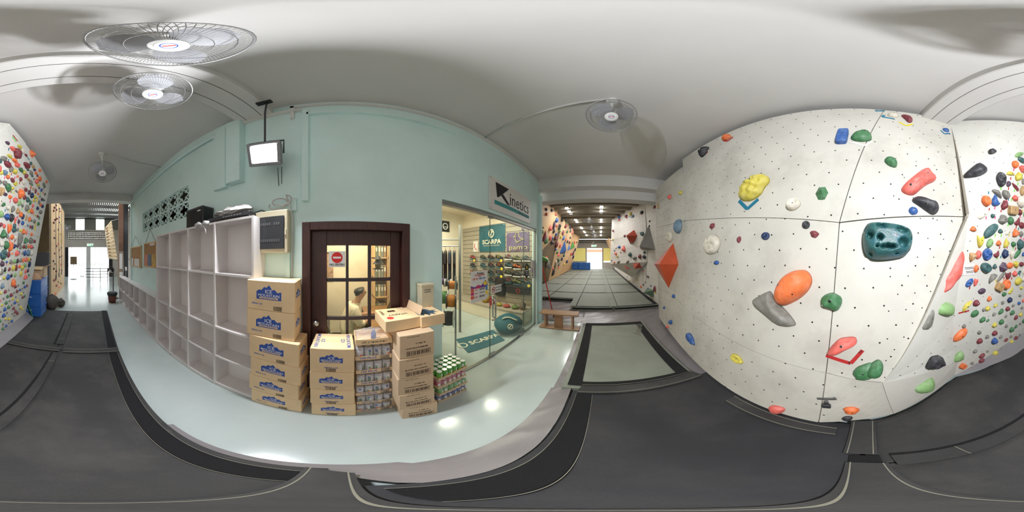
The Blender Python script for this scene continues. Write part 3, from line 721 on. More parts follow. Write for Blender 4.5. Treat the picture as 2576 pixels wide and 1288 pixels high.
# ---- trays of white drink cans
def can_meshes(r, h, key, colr):
    nbody = mat(key, colr, 0.35, 0.0)
    body = MB().lathe([(r * 0.8, 0), (r, 0.006), (r, h - 0.012), (r * 0.86, h - 0.006)], n=14).mesh('can_body', nbody, smooth=True)
    lid = MB().lathe([(r * 0.88, h - 0.007), (r * 0.88, h), (r * 0.80, h), (r * 0.77, h - 0.0035)], n=14).mesh('can_lid', M['tin'])
    return body, lid
film = mat('shrink_film', (0.9, 0.9, 0.92), 0.15, 0, alpha=0.16)
wb, wl = can_meshes(0.033, 0.118, 'white_can_print', (0.84, 0.84, 0.87))
def can(loc, body, lid, label, group, deco=None):
    c = thing('drink_can', label, 'can', loc, group); put('body', body, c); put('lid', lid, c)
    if deco: deco(c)
    return c
def band_part(r, z0, z1, a0, a1, m, name='colour_patch', n=5):
    b = MB(); vs = []
    for k in range(n + 1):
        a = a0 + (a1 - a0) * k / n
        for zz in (z0, z1): vs.append((r * math.cos(a), r * math.sin(a), zz))
    return b.add(vs, [(2 * k, 2 * k + 2, 2 * k + 3, 2 * k + 1) for k in range(n)]).mesh(name, m)
ORNG, GRN = mat('orange_print', (0.90, 0.45, 0.2), 0.5, 0), mat('green_print', (0.25, 0.62, 0.30), 0.5, 0)
DOTS = [band_part(0.0335, 0.075, 0.10, -1.9, -1.35, M['ink_blue']), band_part(0.0335, 0.045, 0.07, -1.85, -1.4, GRN), band_part(0.0335, 0.02, 0.042, -1.85, -1.4, M['ink_red']),
        band_part(0.0335, 0.03, 0.055, -1.7, -1.1, ORNG), band_part(0.0335, 0.104, 0.108, -3.1, 0.0, M['ink_blue'], n=8)]
PLUS = text_mesh('PLUS', 0.03, M['ink_black'], bold=0.012)
TU = ('lowest tray', 'second tray up', 'third tray up', 'fourth tray up', 'fifth tray up', 'topmost tray'); RW = ('front row', 'second row', 'third row', 'back row'); CN4 = ('first', 'second', 'third', 'fourth', 'fifth', 'sixth')
tw, td, th = 0.285, 0.20, 0.165
names = ['lowest', 'second from the bottom', 'third from the bottom', 'fourth from the bottom', 'second from the top', 'topmost']
rnd = random.Random(5)
for i in range(6):
    z = i * th + 0.001; rz = (0.06, 0.03, 0.08, 0.03, 0.05, 0.0)[i]
    ox = (0.0, 0.006, -0.004, 0.004, 0.0, -0.006)[i]; base = Vector((0.245 + ox, 1.235, z))
    ca, sa = math.cos(rz), math.sin(rz)
    tr = thing('can_tray', 'shrink-wrapped cardboard tray of white cans, %s of the pile of trays' % names[i], 'tray', base, 'trays of white cans'); tr.rotation_euler = (0, 0, rz)
    b = MB().box((-tw / 2, 0, 0), (tw / 2, td, 0.006)).box((-tw / 2, -0.002, 0), (tw / 2, 0.002, 0.042)).box((-tw / 2, td - 0.002, 0), (tw / 2, td + 0.002, 0.042)).box((-tw / 2 - 0.002, 0, 0), (-tw / 2 + 0.002, td, 0.042)).box((tw / 2 - 0.002, 0, 0), (tw / 2 + 0.002, td, 0.042))
    put('tray_carton', b.mesh('tray_carton', M['card']), tr)
    put('lettering', text_mesh('100 PLUS', 0.034, M['ink_blue'], bold=0.02), tr, M=frame((-0.045, -0.003, 0.021), (1, 0, 0), (0, 0, 1)))
    put('barcode', BAR, tr, loc=(0.09, -0.0025, 0.021))
    put('film', MB().box((-tw / 2 - 0.004, -0.004, 0.002), (tw / 2 + 0.004, td + 0.004, 0.142)).mesh('film', film, bevel=0.01), tr)
    for k in range(4):
        for j in range(3):
            if j == 1 and 0 < k < 3: continue
            lx, ly = -tw / 2 + 0.036 + k * 0.071, 0.036 + j * 0.064
            def deco(c, k=k, i=i):
                put('colour_patch', DOTS[4], c)
                for q in rnd.sample(range(4), 2): put('colour_patch', DOTS[q], c)
                if (k + i) % 3 == 1: put('lettering', PLUS, c, M=frame((0.005, -0.0342, 0.06), (0, 0, 1), (-1, 0, 0)))
            c = can(base + Vector((lx * ca - ly * sa, lx * sa + ly * ca, 0.007)), wb, wl, 'white can under film, %s, %s, %s from the water cartons' % (TU[i], RW[j], CN4[k]), 'white cans, %s tray' % names[i], deco if j == 0 else None)
            c.rotation_euler = (0, 0, rnd.uniform(-0.6, 0.6))
ut = thing('bottle_tray', 'half-empty cardboard tray under torn film on top of the white cans', 'tray', (0.235, 1.235, 6 * th + 0.002))
b = MB().box((0.10, 1.235, 0.992), (0.385, 1.43, 0.998))
for (a, c) in (((0.098, 1.233, 0.992), (0.387, 1.237, 1.048)), ((0.098, 1.428, 0.992), (0.387, 1.432, 1.048)), ((0.098, 1.235, 0.992), (0.102, 1.43, 1.048)), ((0.383, 1.235, 0.992), (0.387, 1.43, 1.048))): b.box(a, c)
b.build('tray_carton', M['card'], ut)
wall_text('UFC 21 08-04-18 M11', 0.022, M['ink_black'], ut, (0.245, 1.2322, 1.018), bold=0.012)
crumple_film = mat('torn_film', (0.85, 0.86, 0.9), 0.12, 0, alpha=0.3)
b = MB()
rnd = random.Random(9); vs = []; n = 9
for j in range(n):
    for i in range(n): vs.append((0.105 + 0.275 * i / (n - 1), 1.24 + 0.185 * j / (n - 1), 1.045 + 0.075 * math.sin(PI * i / (n - 1)) * math.sin(PI * j / (n - 1)) + rnd.uniform(-0.012, 0.016)))
b.add(vs, [(j * n + i, j * n + i + 1, (j + 1) * n + i + 1, (j + 1) * n + i) for j in range(n - 1) for i in range(n - 1)]).build('torn_film', crumple_film, ut)
MB().lathe([(0.02, 0.998), (0.022, 1.01), (0.022, 1.06), (0.012, 1.08), (0.012, 1.09)], (0.255, 1.33, 0), 12).build('bottle_cap', M['ink_blue'], ut, smooth=True)
# ---- soy drink cartons: a front column of five and a rear column
def soy(loc, w, d, h, label, rot, big, date, line):
    c = thing('soy_carton', label, 'carton', loc, 'brown soy drink cartons'); c.rotation_euler = (0, 0, rot)
    put('body', MB().box((-w / 2, 0, 0), (w / 2, d, h)).mesh('body', M['card2'], bevel=0.005), c)
    def tx(t, s, x, z, m=M['ink_brown'], bold=0.0): put('lettering', text_mesh(t, s, m, bold=bold), c, M=frame((x, -0.001, z), (1, 0, 0), (0, 0, 1)))
    tx(date, 0.02, w * 0.08, h * 0.60, bold=0.01); tx(line, 0.02, -w * 0.02, h * 0.42, bold=0.015)
    tx('Shake well before drinking', 0.009, -w * 0.12, h * 0.90)
    put('barcode', BAR, c, M=Matrix.Translation((w * 0.04, -0.0005, h * 0.2)) @ Matrix.Diagonal((2.4, 1, 0.9, 1)))
    b = MB()
    for (a, e) in (((-0.095, -0.0008, -0.025), (0.095, 0, -0.022)), ((-0.095, -0.0008, 0.022), (0.095, 0, 0.025)), ((-0.095, -0.0008, -0.025), (-0.092, 0, 0.025)), ((0.092, -0.0008, -0.025), (0.095, 0, 0.025))): b.box(a, e)
    put('barcode_border', b.mesh('barcode_border', M['ink_brown']), c, loc=(w * 0.04, 0, h * 0.2))
    return c
names = ['lowest', 'second from the bottom', 'middle', 'second from the top', 'topmost']
dates = ['17 FEB 18', '18 NOV 17', '17 FEB 18', '18 NOV 17', '17 FEB 18']; lines = ['CHRYSANTHEMUM', 'BLACK SOY DRINK', 'CHRYSANTHEMUM', 'BLACK SOY DRINK', 'CHRYSANTHEMUM']
for i in range(5):
    soy((0.515 + (0.02, 0.0, -0.008, 0.0, 0.006)[i], 1.035 + 0.004 * i, i * 0.229 + 0.001), 0.275, 0.20, 0.227, 'dull brown carton in the front column of soy cartons, %s' % names[i], (-0.12, -0.06, -0.09, -0.05, -0.06)[i], True, dates[i], lines[i])
for i in range(5):
    soy((0.525, 1.262, i * 0.229 + 0.001), 0.27, 0.18, 0.227, 'dull brown carton in the rear column of soy cartons, %s' % names[i], 0.0, False, dates[4 - i], lines[4 - i])
o = thing('soy_carton', 'carton with red roundel and raised flap lying on the rear soy column', 'carton', (0.455, 1.145, 1.148), 'brown soy drink cartons'); o.rotation_euler = (0, 0, 0.06)
put('body', MB().box((-0.15, 0.0, 0.0), (0.15, 0.30, 0.10)).mesh('body', M['card'], bevel=0.004), o)
put('raised_flap', MB().prism([(0.15, 0.02, 0.10), (0.15, 0.30, 0.10), (0.175, 0.30, 0.175), (0.175, 0.02, 0.175)], (0.004, 0, 0)).mesh('raised_flap', M['card2']), o)
put('red_roundel', MB().lathe([(0.028, 0.1), (0.028, 0.101)], (-0.09, 0.06, 0), 20).mesh('red_roundel', M['ink_red']), o)
put('lettering', text_mesh('VITASOY', 0.042, M['ink_brown'], bold=0.012), o, M=frame((0.0, 0.12, 0.1008), (-1, 0, 0), (0, -1, 0)))
put('brown_stamp', MB().box((-0.06, 0.20, 0.1), (0.01, 0.24, 0.101)).mesh('brown_stamp', M['wood_dark']), o)
put('lettering', text_mesh('VITASOY', 0.03, M['ink_brown'], bold=0.01), o, M=frame((-0.115, 0.2, 0.1008), (0, 1, 0), (-1, 0, 0)))
o = thing('soy_carton', 'carton with dark blue splash print on the front soy column', 'carton', (0.70, 1.12, 1.148), 'brown soy drink cartons'); o.rotation_euler = (0, 0, -0.05)
put('body', MB().box((-0.11, 0.0, 0.0), (0.11, 0.33, 0.10)).mesh('body', M['card'], bevel=0.004), o)
nav = mat('navy_splash_print', (0.22, 0.32, 0.40), 0.7, 0)
SP = [(-0.11, 0.325), (-0.11, 0.06), (-0.07, 0.03), (-0.05, 0.07), (-0.03, 0.01), (0.0, 0.05), (0.03, 0.02), (0.035, 0.07), (0.075, 0.06), (0.05, 0.10), (0.085, 0.12), (0.03, 0.13), (0.01, 0.18), (-0.03, 0.20), (-0.035, 0.325)]
put('splash_print', MB().prism([(x, y, 0.1) for x, y in SP], (0, 0, 0.0008)).mesh('splash_print', nav), o)
put('lettering', text_mesh('BLACK SOY', 0.024, M['ink_brown'], bold=0.01), o, M=frame((0.035, 0.27, 0.1008), (1, 0, 0), (0, 1, 0)))
put('lettering', text_mesh('VITASOY', 0.018, M['ink_red'], bold=0.01), o, M=frame((0.06, 0.305, 0.1008), (1, 0, 0), (0, 1, 0)))
put('red_roundel', MB().lathe([(0.016, 0.1), (0.016, 0.101)], (0.085, 0.24, 0), 16).mesh('red_roundel', M['ink_red']), o)
# ---- trays of green, pink and blue cans
gb, gl = can_meshes(0.029, 0.105, 'green_can_print', (0.36, 0.66, 0.30)); pb_, pl_ = can_meshes(0.029, 0.105, 'pink_can_print', (0.72, 0.22, 0.36)); bb_, bl_ = can_meshes(0.029, 0.105, 'blue_can_print', (0.24, 0.32, 0.62))
gdot = band_part(0.0294, 0.03, 0.075, -1.9, -1.1, M['ink_white'], 'label_patch'); gd2 = band_part(0.0294, 0.008, 0.03, -3.0, -0.2, mat('yellow_print', (0.85, 0.78, 0.3), 0.5, 0), 'label_patch', 8)
lay = [('blue', bb_, bl_), ('green', gb, gl), ('pink', pb_, pl_), ('green', gb, gl)]
tn = ['lowest', 'second from the bottom', 'second from the top', 'topmost']
for i in range(4):
    base = Vector((0.945 + (0.0, 0.012, -0.004, 0.004)[i], 1.165, i * 0.14 + 0.001)); rz = 0.09; ca, sa = math.cos(rz), math.sin(rz)
    tr = thing('can_tray', 'low cardboard tray of %s cans outside the shop glass, %s of four' % (lay[i][0], tn[i]), 'tray', base, 'trays of coloured cans'); tr.rotation_euler = (0, 0, rz)
    b = MB().box((-0.18, 0, 0), (0.18, 0.25, 0.006)).box((-0.182, -0.002, 0), (0.182, 0.002, 0.03)).box((-0.182, 0.248, 0), (0.182, 0.252, 0.03)).box((-0.182, 0, 0), (-0.178, 0.25, 0.03)).box((0.178, 0, 0), (0.182, 0.25, 0.03))
    put('tray_carton', b.mesh('tray_carton', M['card2']), tr)
    put('film', MB().box((-0.184, -0.004, 0.002), (0.184, 0.254, 0.118)).mesh('film', film, bevel=0.008), tr) if i < 3 else None
    for k in range(6):
        for j in range(4):
            if i < 3 and 0 < j and 0 < k < 5: continue
            lx, ly = -0.15 + k * 0.06, 0.033 + j * 0.061
            c = can(base + Vector((lx * ca - ly * sa, lx * sa + ly * ca, 0.007)), lay[i][1], lay[i][2], '%s can in the %s, %s, %s from the soy cartons' % (lay[i][0], ('lowest low tray', 'second low tray up', 'third low tray up', 'topmost low tray')[i], RW[j], CN4[k]), '%s cans, %s tray' % (lay[i][0], tn[i]))
            if j == 0:
                put('label_patch', gdot, c); put('label_patch', gd2, c)
            c.rotation_euler = (0, 0, random.uniform(-0.7, 0.7))
lb = thing('letter_box', 'small pale green metal box on the wall behind the soy cartons', 'box', (0.80, GY, 1.26))
MB().box((0.71, GY - 0.11, 1.20), (0.845, GY - 0.001, 1.47)).build('body', M['cream'], lb, bevel=0.005)
MB().box((0.705, GY - 0.115, 1.455), (0.85, GY - 0.001, 1.48)).build('lid', M['cream'], lb, bevel=0.004)
for zz in (1.40, 1.42): box('slot', (0.74, GY - 0.1112, zz), (0.81, GY - 0.1098, zz + 0.005), M['dgrey'], lb)
# ================================================================ cork boards
def cork(px0, px1, py0, py1, label, notes, tall):
    p, q = on_y(px0, py1, GY), on_y(px1, py0, GY)
    z0, z1 = (p.z, q.z); c = thing('cork_board', label, 'notice board', ((p.x + q.x) / 2, GY, z0))
    box('cork_sheet', (p.x + 0.02, GY - 0.016, z0 + 0.02), (q.x - 0.02, GY - 0.003, z1 - 0.02), M['cork'], c)
    b = MB()
    for (a, e) in (((p.x, z0), (q.x, z0 + 0.03)), ((p.x, z1 - 0.03), (q.x, z1)), ((p.x, z0), (p.x + 0.03, z1)), ((q.x - 0.03, z0), (q.x, z1))): b.box((a[0], GY - 0.024, a[1]), (e[0], GY - 0.001, e[1]))
    b.build('board_frame', M['ply'], c)
    mx = (p.x + q.x) / 2
    MB().tube([(p.x + 0.1, GY - 0.01, z1), (mx, GY - 0.008, z1 + 0.32), (q.x - 0.1, GY - 0.01, z1)], 0.004, 5).build('hanging_wire', M['dgrey'], c)
    for (u0, u1, v0, v1, m) in notes:
        box('pinned_sheet', (p.x + (q.x - p.x) * u0, GY - 0.019, z0 + (z1 - z0) * v0), (p.x + (q.x - p.x) * u1, GY - 0.0165, z0 + (z1 - z0) * v1), m, c)
    return c
pk, bl2, ye = mat('salmon_poster', (0.80, 0.50, 0.42), 0.6, 0.1, 6), mat('slate_poster', (0.36, 0.42, 0.52), 0.6, 0.1, 6), mat('yellow_poster', (0.80, 0.65, 0.30), 0.6, 0.2, 6)
cork(329, 357, 618, 668, 'cork notice board with two white sheets, the farther from the tall shelf', [(0.05, 0.32, 0.05, 0.42, M['paper']), (0.42, 0.85, 0.05, 0.40, M['paper'])], 0)
cork(364, 396, 606, 670, 'cork notice board with a row of three posters, beside the tall shelf', [(0.03, 0.30, 0.06, 0.52, pk), (0.33, 0.62, 0.06, 0.52, bl2), (0.65, 0.93, 0.06, 0.52, ye), (0.5, 0.85, 0.86, 0.96, M['paper'])], 1)
so = thing('power_socket', 'white wall socket below the farther cork board', 'socket', on_y(318, 676, GY))
p = on_y(318, 676, GY); MB().box((p.x - 0.11, GY - 0.03, p.z - 0.07), (p.x + 0.11, GY - 0.001, p.z + 0.07)).build('plate', M['white'], so, bevel=0.01)
box('switch', (p.x - 0.05, GY - 0.04, p.z - 0.03), (p.x + 0.0, GY - 0.03, p.z + 0.03), M['cream'], so)
MB().tube([(p.x, GY - 0.02, p.z - 0.07), (p.x - 0.02, GY - 0.02, p.z - 0.4), (p.x - 0.1, GY - 0.02, 0.98)], 0.008, 6).build('lead', cab, so)
# ================================================================ shop front
sf = thing('door_2', 'frameless glass shop front and swing door of the climbing shop', None, (SX0, GY, 0), kind='structure')
gy = GY + 0.05
m1, m2 = on_y(1233, 660, gy).x, on_y(1318, 660, gy).x
box('pane', (SX0 + 0.005, gy, 0.02), (m1 - 0.004, gy + 0.010, SZ - 0.05), M['glass'], sf)
box('door_pane', (m1 + 0.004, gy, 0.015), (m2 - 0.004, gy + 0.010, SZ - 0.045), M['glass'], sf)
box('pane', (m2 + 0.004, gy, 0.02), (SX1 - 0.02, gy + 0.010, SZ - 0.05), M['glass'], sf)
edge = mat('glass_edge', (0.25, 0.36, 0.33), 0.2, 0)
for x in (m1, m2): box('pane_edge', (x - 0.004, gy, 0.02), (x + 0.004, gy + 0.010, SZ - 0.05), edge, sf)
box('head_track', (SX0, gy - 0.025, SZ - 0.05), (SX1, gy + 0.035, SZ), M['steel'], sf)
box('end_channel', (SX1 - 0.02, gy - 0.02, 0), (SX1, gy + 0.03, SZ - 0.05), M['grey'], sf)
box('sill_track', (SX0, gy - 0.02, 0), (SX1, gy + 0.03, 0.02), M['steel'], sf)
for (x, z0, z1) in ((m2 - 0.06, SZ - 0.11, SZ - 0.05), (m1 + 0.05, 0.02, 0.07), (m2 - 0.08, 0.02, 0.06), (m1, SZ - 0.07, SZ - 0.03)):
    box('patch_fitting', (x - 0.07, gy - 0.012, z0), (x + 0.07, gy + 0.022, z1), M['steel'], sf)
hx_ = on_y(1243, 770, gy).x
z0, z1 = on_y(1240, 806, gy).z, on_y(1245, 742, gy).z
MB().tube([(hx_ - 0.045, gy, z1 - 0.06), (hx_ - 0.045, gy - 0.05, z1 - 0.05), (hx_ - 0.045, gy - 0.06, z1 - 0.08), (hx_ - 0.045, gy - 0.06, z0 + 0.03), (hx_ - 0.045, gy, z0 + 0.01)], 0.014, 8).build('door_handle', M['steel'], sf, smooth=True)
MB().tube([(hx_ + 0.045, gy + 0.01, z1 - 0.06), (hx_ + 0.045, gy + 0.06, z1 - 0.02), (hx_ + 0.045, gy + 0.06, z0 + 0.03), (hx_ + 0.045, gy + 0.01, z0 + 0.01)], 0.014, 8).build('door_handle', M['steel'], sf, smooth=True)
def stuck(name, label, cat, px0, px1, py0, py1, m, y=gy - 0.002, th=0.002):
    p, q = on_y(px0, py1, y), on_y(px1, py0, y)
    mid = (py0 + py1) / 2
    zl, zh = on_y((px0 + px1) / 2, py1, y).z, on_y((px0 + px1) / 2, py0, y).z
    o = thing(name, label, cat, ((p.x + q.x) / 2, y, zl)); box('sheet', (p.x, y - th, zl), (q.x, y, zh), m, o)
    return o, p.x, q.x, zl, zh
o, xa, xb, za, zb = stuck('pull_sticker', 'small red PULL sticker beside the shop door handle', 'sticker', 1231.5, 1236, 746, 770, M['ink_red'])
for i, ch in enumerate('PULL'): wall_text(ch, 0.03, M['ink_white'], o, ((xa + xb) / 2, gy - 0.0045, zb - 0.022 - i * (zb - za) / 4.2), bold=0.01)
# sale poster
o, xa, xb, za, zb = stuck('sale_poster', 'white sale poster with purple peaks on the shop glass', 'poster', 1184, 1226, 682, 758, M['paper'])
w_, h_ = xb - xa, zb - za; cx_ = (xa + xb) / 2; yy = gy - 0.0046
pur, mag = mat('purple_print', (0.45, 0.28, 0.60), 0.6, 0), mat('magenta_print', (0.78, 0.22, 0.42), 0.6, 0)
ora = mat('orange_red_print', (0.85, 0.35, 0.25), 0.6, 0); yel2 = mat('bright_yellow_print', (0.93, 0.82, 0.25), 0.6, 0); skyb = mat('sky_blue_print', (0.25, 0.50, 0.80), 0.6, 0)
def pp(poly, m, nm='print_patch', dy=0.0): MB().prism([(xa + u * w_, yy + dy, za + v * h_) for u, v in poly], (0, 0.001, 0)).build(nm, m, o)
pp([(0, 0.46), (0.0, 0.56), (0.22, 0.50), (0.42, 0.56), (0.6, 0.52), (0.85, 0.68), (1, 0.6), (1, 0.44)], pur)
pp([(0.2, 0.45), (0.42, 0.555), (0.6, 0.5), (0.5, 0.44)], mag, dy=-0.0005)
for (z0_, m_) in ((0.36, ora), (0.25, mag), (0.13, ora)): pp([(0, z0_), (0.17, z0_), (0.17, z0_ + 0.1), (0, z0_ + 0.1)], m_, dy=-0.0005)
pp([(0.88, 0.33), (1, 0.33), (1, 0.5), (0.88, 0.5)], skyb, dy=-0.0005); pp([(0.88, 0.18), (1, 0.18), (1, 0.32), (0.88, 0.32)], yel2, dy=-0.0005)
bl_ = [(0.85 + (0.15 if k % 2 else 0.10) * math.cos(k * PI / 9), 0.575 + (0.083 if k % 2 else 0.055) * math.sin(k * PI / 9)) for k in range(18)]
pp(bl_, yel2, 'starburst', dy=-0.001)
def pt(t, s, u, v, m, b_=0.01, al='CENTER'): wall_text(t, s, m, o, (xa + u * w_, yy - 0.0012, za + v * h_), bold=b_, align=al)
pt('Kinetics', 0.042, 0.55, 0.93, M['ink_black']); pt('CREATE AWESOME', 0.024, 0.5, 0.875, M['ink_red']); pt('SALE', 0.024, 0.5, 0.835, M['ink_red'])
pt('UP TO', 0.036, 0.26, 0.755, M['ink_red'], 0.02); pt('30% OFF', 0.036, 0.66, 0.755, skyb, 0.02)
for (t, v_) in (('Deal 1:', 0.41), ('Deal 2:', 0.29), ('Deal 3:', 0.17)): pt(t, 0.022, 0.30, v_, M['ink_red'])
for v_ in (0.42, 0.385, 0.29, 0.18, 0.145): pt('30% off all shoes', 0.017, 0.66, v_, M['ink_black'])
# round sticker, octagon badge, footwear notice
o, xa, xb, za, zb = stuck('footwear_notice', 'small white NO FOOTWEAR ALLOWED notice on the glass door', 'notice', 1236, 1261, 717, 736, M['white'])
w_, h_ = xb - xa, zb - za; yy = gy - 0.0046
wall_text('NO FOOTWEAR', 0.029, M['ink_black'], o, (xa + w_ * 0.65, yy, za + h_ * 0.66), bold=0.01); wall_text('ALLOWED', 0.029, M['ink_black'], o, (xa + w_ * 0.65, yy, za + h_ * 0.32), bold=0.01)
MB().lathe([(h_ * 0.29, 0.001), (h_ * 0.29, 0), (h_ * 0.36, 0), (h_ * 0.36, 0.001)], (xa + w_ * 0.19, yy, za + h_ * 0.5), 20, 'y').build('red_ring', M['ink_red'], o)
MB().prism([(xa + w_ * 0.19 + a * h_, yy - 0.0002, za + h_ * 0.5 + c * h_) for a, c in ((-0.25, 0.2), (-0.2, 0.25), (0.25, -0.2), (0.2, -0.25))], (0, 0.001, 0)).build('red_bar', M['ink_red'], o)
MB().prism([(xa + w_ * 0.19 + a * h_, yy + 0.0003, za + h_ * 0.5 + c * h_) for a, c in ((-0.2, -0.08), (0.2, -0.08), (0.17, 0.02), (0.0, 0.04), (-0.08, 0.16), (-0.18, 0.14))], (0, 0.001, 0)).build('shoe_symbol', M['ink_black'], o)
p = on_y(1325, 681, gy - 0.002); q = on_y(1325, 666, gy - 0.002); hh = 0.17; ww = 0.10
o = thing('door_badge', 'tall black six-sided badge stuck on the glass near the far shop pane', 'sticker', (p.x, gy, p.z - hh))
hexa = [(0, hh), (ww, hh * 0.6), (ww, -hh * 0.6), (0, -hh), (-ww, -hh * 0.6), (-ww, hh * 0.6)]
MB().prism([(p.x + a, gy - 0.004, p.z + c) for a, c in hexa], (0, 0.002, 0)).build('badge_plate', M['ink_black'], o)
MB().prism([(p.x + a, gy - 0.005, p.z + 0.07 + c) for a, c in ((-0.045, -0.03), (0, 0.05), (0.045, -0.03), (0.02, -0.03), (0, 0.01), (-0.02, -0.03))], (0, 0.001, 0)).build('badge_emblem', yel2, o)
box('badge_stripe', (p.x - 0.07, gy - 0.005, p.z - 0.01), (p.x + 0.07, gy - 0.004, p.z + 0.012), M['ink_white'], o)
wall_text('PRO', 0.05, M['ink_white'], o, (p.x, gy - 0.0048, p.z - 0.045)); wall_text('DEALER', 0.03, M['ink_white'], o, (p.x, gy - 0.0048, p.z - 0.09))
o, xa, xb, za, zb = stuck('price_list', 'white notice with a column of coloured squares on the end pane', 'notice', 1336, 1347, 655, 700, M['paper'])
for i, m_ in enumerate((M['ink_red'], pur, skyb, GRN, yel2, M['ink_black'])): box('colour_square', (xa + 0.03, gy - 0.0046, za + (zb - za) * (0.52 - i * 0.07)), (xa + 0.09, gy - 0.0042, za + (zb - za) * (0.565 - i * 0.07)), m_, o)
for i in range(9): box('print_line', (xa + 0.14, gy - 0.0046, za + (zb - za) * (0.9 - i * 0.075)), (xb - 0.05, gy - 0.0043, za + (zb - za) * (0.915 - i * 0.075)), M['grey'], o)
o = thing('wall_notice', 'white printed notices on the wall end beside the shop glass', 'notice', (3.885, GY, 1.2))
for (z0, z1) in ((1.50, 1.72), (1.24, 1.47)):
    box('sheet', (3.79, GY - 0.005, z0), (3.875, GY - 0.002, z1), M['paper'], o)
    for i in range(5): box('print_line', (3.80, GY - 0.006, z0 + 0.03 + i * 0.035), (3.86, GY - 0.0048, z0 + 0.038 + i * 0.035), M['grey'], o)
# sign over the shop
xa, xb = on_y(1228, 490, GY).x, on_y(1331, 530, GY).x; za, zb = E + 0.70, E + 1.25
sg = thing('shop_sign', 'white Kinetics sign board with black and teal lettering above the shop glass', 'sign', ((xa + xb) / 2, GY, za))
w_, h_ = xb - xa, zb - za; yy = GY - 0.031
MB().box((xa, GY - 0.03, za), (xb, GY - 0.001, zb)).build('board', M['white'], sg, bevel=0.003)
def sp(poly, m, nm): MB().prism([(xa + u * w_, yy, za + v * h_) for u, v in poly], (0, 0.0015, 0)).build(nm, m, sg)
sp([(0.10, 0.88), (0.37, 0.88), (0.25, 0.62), (0.15, 0.42), (0.125, 0.42)], M['ink_black'], 'letter_stroke')
sp([(0.20, 0.52), (0.245, 0.60), (0.40, 0.32), (0.33, 0.32)], M['ink_black'], 'letter_stroke')
sp([(0.08, 0.175), (0.95, 0.175), (0.95, 0.30), (0.08, 0.30)], M['teal_ink'], 'teal_band')
wall_text('inetics', 0.33, M['ink_black'], sg, (xa + w_ * 0.66, yy - 0.0005, za + h_ * 0.54), sx=0.92)
wall_text('climbing | solutions', 0.055, M['dgrey'], sg, (xa + w_ * 0.76, yy - 0.0012, za + h_ * 0.235))
for (u, v_) in ((0.02, 0.04), (0.98, 0.04), (0.02, 0.96), (0.98, 0.96)): MB().lathe([(0.01, -0.003), (0.01, 0.001)], (xa + u * w_, GY - 0.031, za + v_ * h_), 8, 'y').build('screw', M['steel'], sg)
# ================================================================ inside the shop
SXW = 3.92
slat_m = mat('grey_beige_slatwall', (0.66, 0.62, 0.56), 0.55, 0.03, 3)
sw = thing('slat_wall', 'grey-beige slatted display wall inside the shop', 'display wall', (SXW, 2.9, 0))
nsl = 16; zt_ = E + 0.97
for i in range(nsl):
    z0, z1 = 0.42 + (zt_ - 0.42) * i / nsl, 0.42 + (zt_ - 0.42) * (i + 1) / nsl
    box('slat', (SXW - 0.03, 1.62, z0 + 0.006), (SXW - 0.001, 4.28, z1 - 0.006), slat_m, sw)
box('backing', (SXW - 0.012, 1.62, 0.42), (SXW - 0.0005, 4.28, zt_), M['dgrey'], sw)
def xwall_text(s, size, m, parent, o, **k): return text(s, size, m, parent, o, (0, -1, 0), (0, 0, 1), **k)
def banner(name, label, px0, px1, py0, py1, m):
    p, q = on_x(px0, (py0 + py1) / 2, SXW - 0.04), on_x(px1, (py0 + py1) / 2, SXW - 0.04)
    pm = (px0 + px1) / 2; z0, z1 = on_x(pm, py1, SXW - 0.04).z, on_x(pm, py0, SXW - 0.04).z
    o = thing(name, label, 'banner', (SXW, (p.y + q.y) / 2, z0))
    b = MB(); n = 10; vs = []
    for j in range(n + 1):
        for i in range(n + 1):
            u, v_ = i / n, j / n
            vs.append((SXW - 0.045 - 0.006 * math.sin(u * 7 + v_ * 3) * (1 - v_ * 0.5), p.y + (q.y - p.y) * u, z0 + (z1 - z0) * v_))
    b.add(vs, [(j * (n + 1) + i, j * (n + 1) + i + 1, (j + 1) * (n + 1) + i + 1, (j + 1) * (n + 1) + i) for j in range(n) for i in range(n)]).build('cloth', m, o, smooth=True)
    for (y, z) in ((p.y, z0), (q.y, z0), (p.y, z1), (q.y, z1)): MB().lathe([(0.012, -0.062), (0.012, -0.03)], (SXW, y + (0.03 if y == q.y else -0.03), z + (0.03 if z == z0 else -0.03)), 8, 'x').build('eyelet', M['steel'], o)
    return o, p.y, q.y, z0, z1
cw = mat('cream_print', (0.88, 0.85, 0.76), 0.6, 0)
o, ya, yb2, za, zb = banner('teal_banner', 'teal SCARPA cloth banner hanging on the slatted shop wall', 1206, 1271, 566, 633, M['teal_cloth'])
cy_ = (ya + yb2) / 2; hh = zb - za; xx = SXW - 0.058
xwall_text('SCARPA', 0.185, cw, o, (xx, cy_, za + hh * 0.36), bold=0.025, sx=1.05)
xwall_text('NESSUN LUOGO E LONTANO', 0.045, cw, o, (xx, cy_, za + hh * 0.225))
def ring(o, c, r, t, m, xx, ex=1.0):
    b = MB(); n = 24; vs = []
    for k in range(n):
        a = 2 * PI * k / n
        for rr in (r, r - t): vs.append((xx, c[0] - rr * ex * math.cos(a), c[1] + rr * math.sin(a)))
    b.add(vs, [(2 * k, 2 * k + 1, (2 * k + 3) % (2 * n), (2 * k + 2) % (2 * n)) for k in range(n)]).build('emblem_ring', m, o)
ring(o, (cy_, za + hh * 0.68), hh * 0.165, hh * 0.045, cw, xx, 0.8)
MB().prism([(xx, cy_ - a * hh, za + hh * 0.68 + c * hh) for a, c in ((-0.08, -0.05), (-0.01, 0.0), (0.0, 0.10), (0.09, 0.06), (0.01, 0.005), (0.0, -0.11))], (-0.001, 0, 0)).build('emblem_stroke', cw, o)
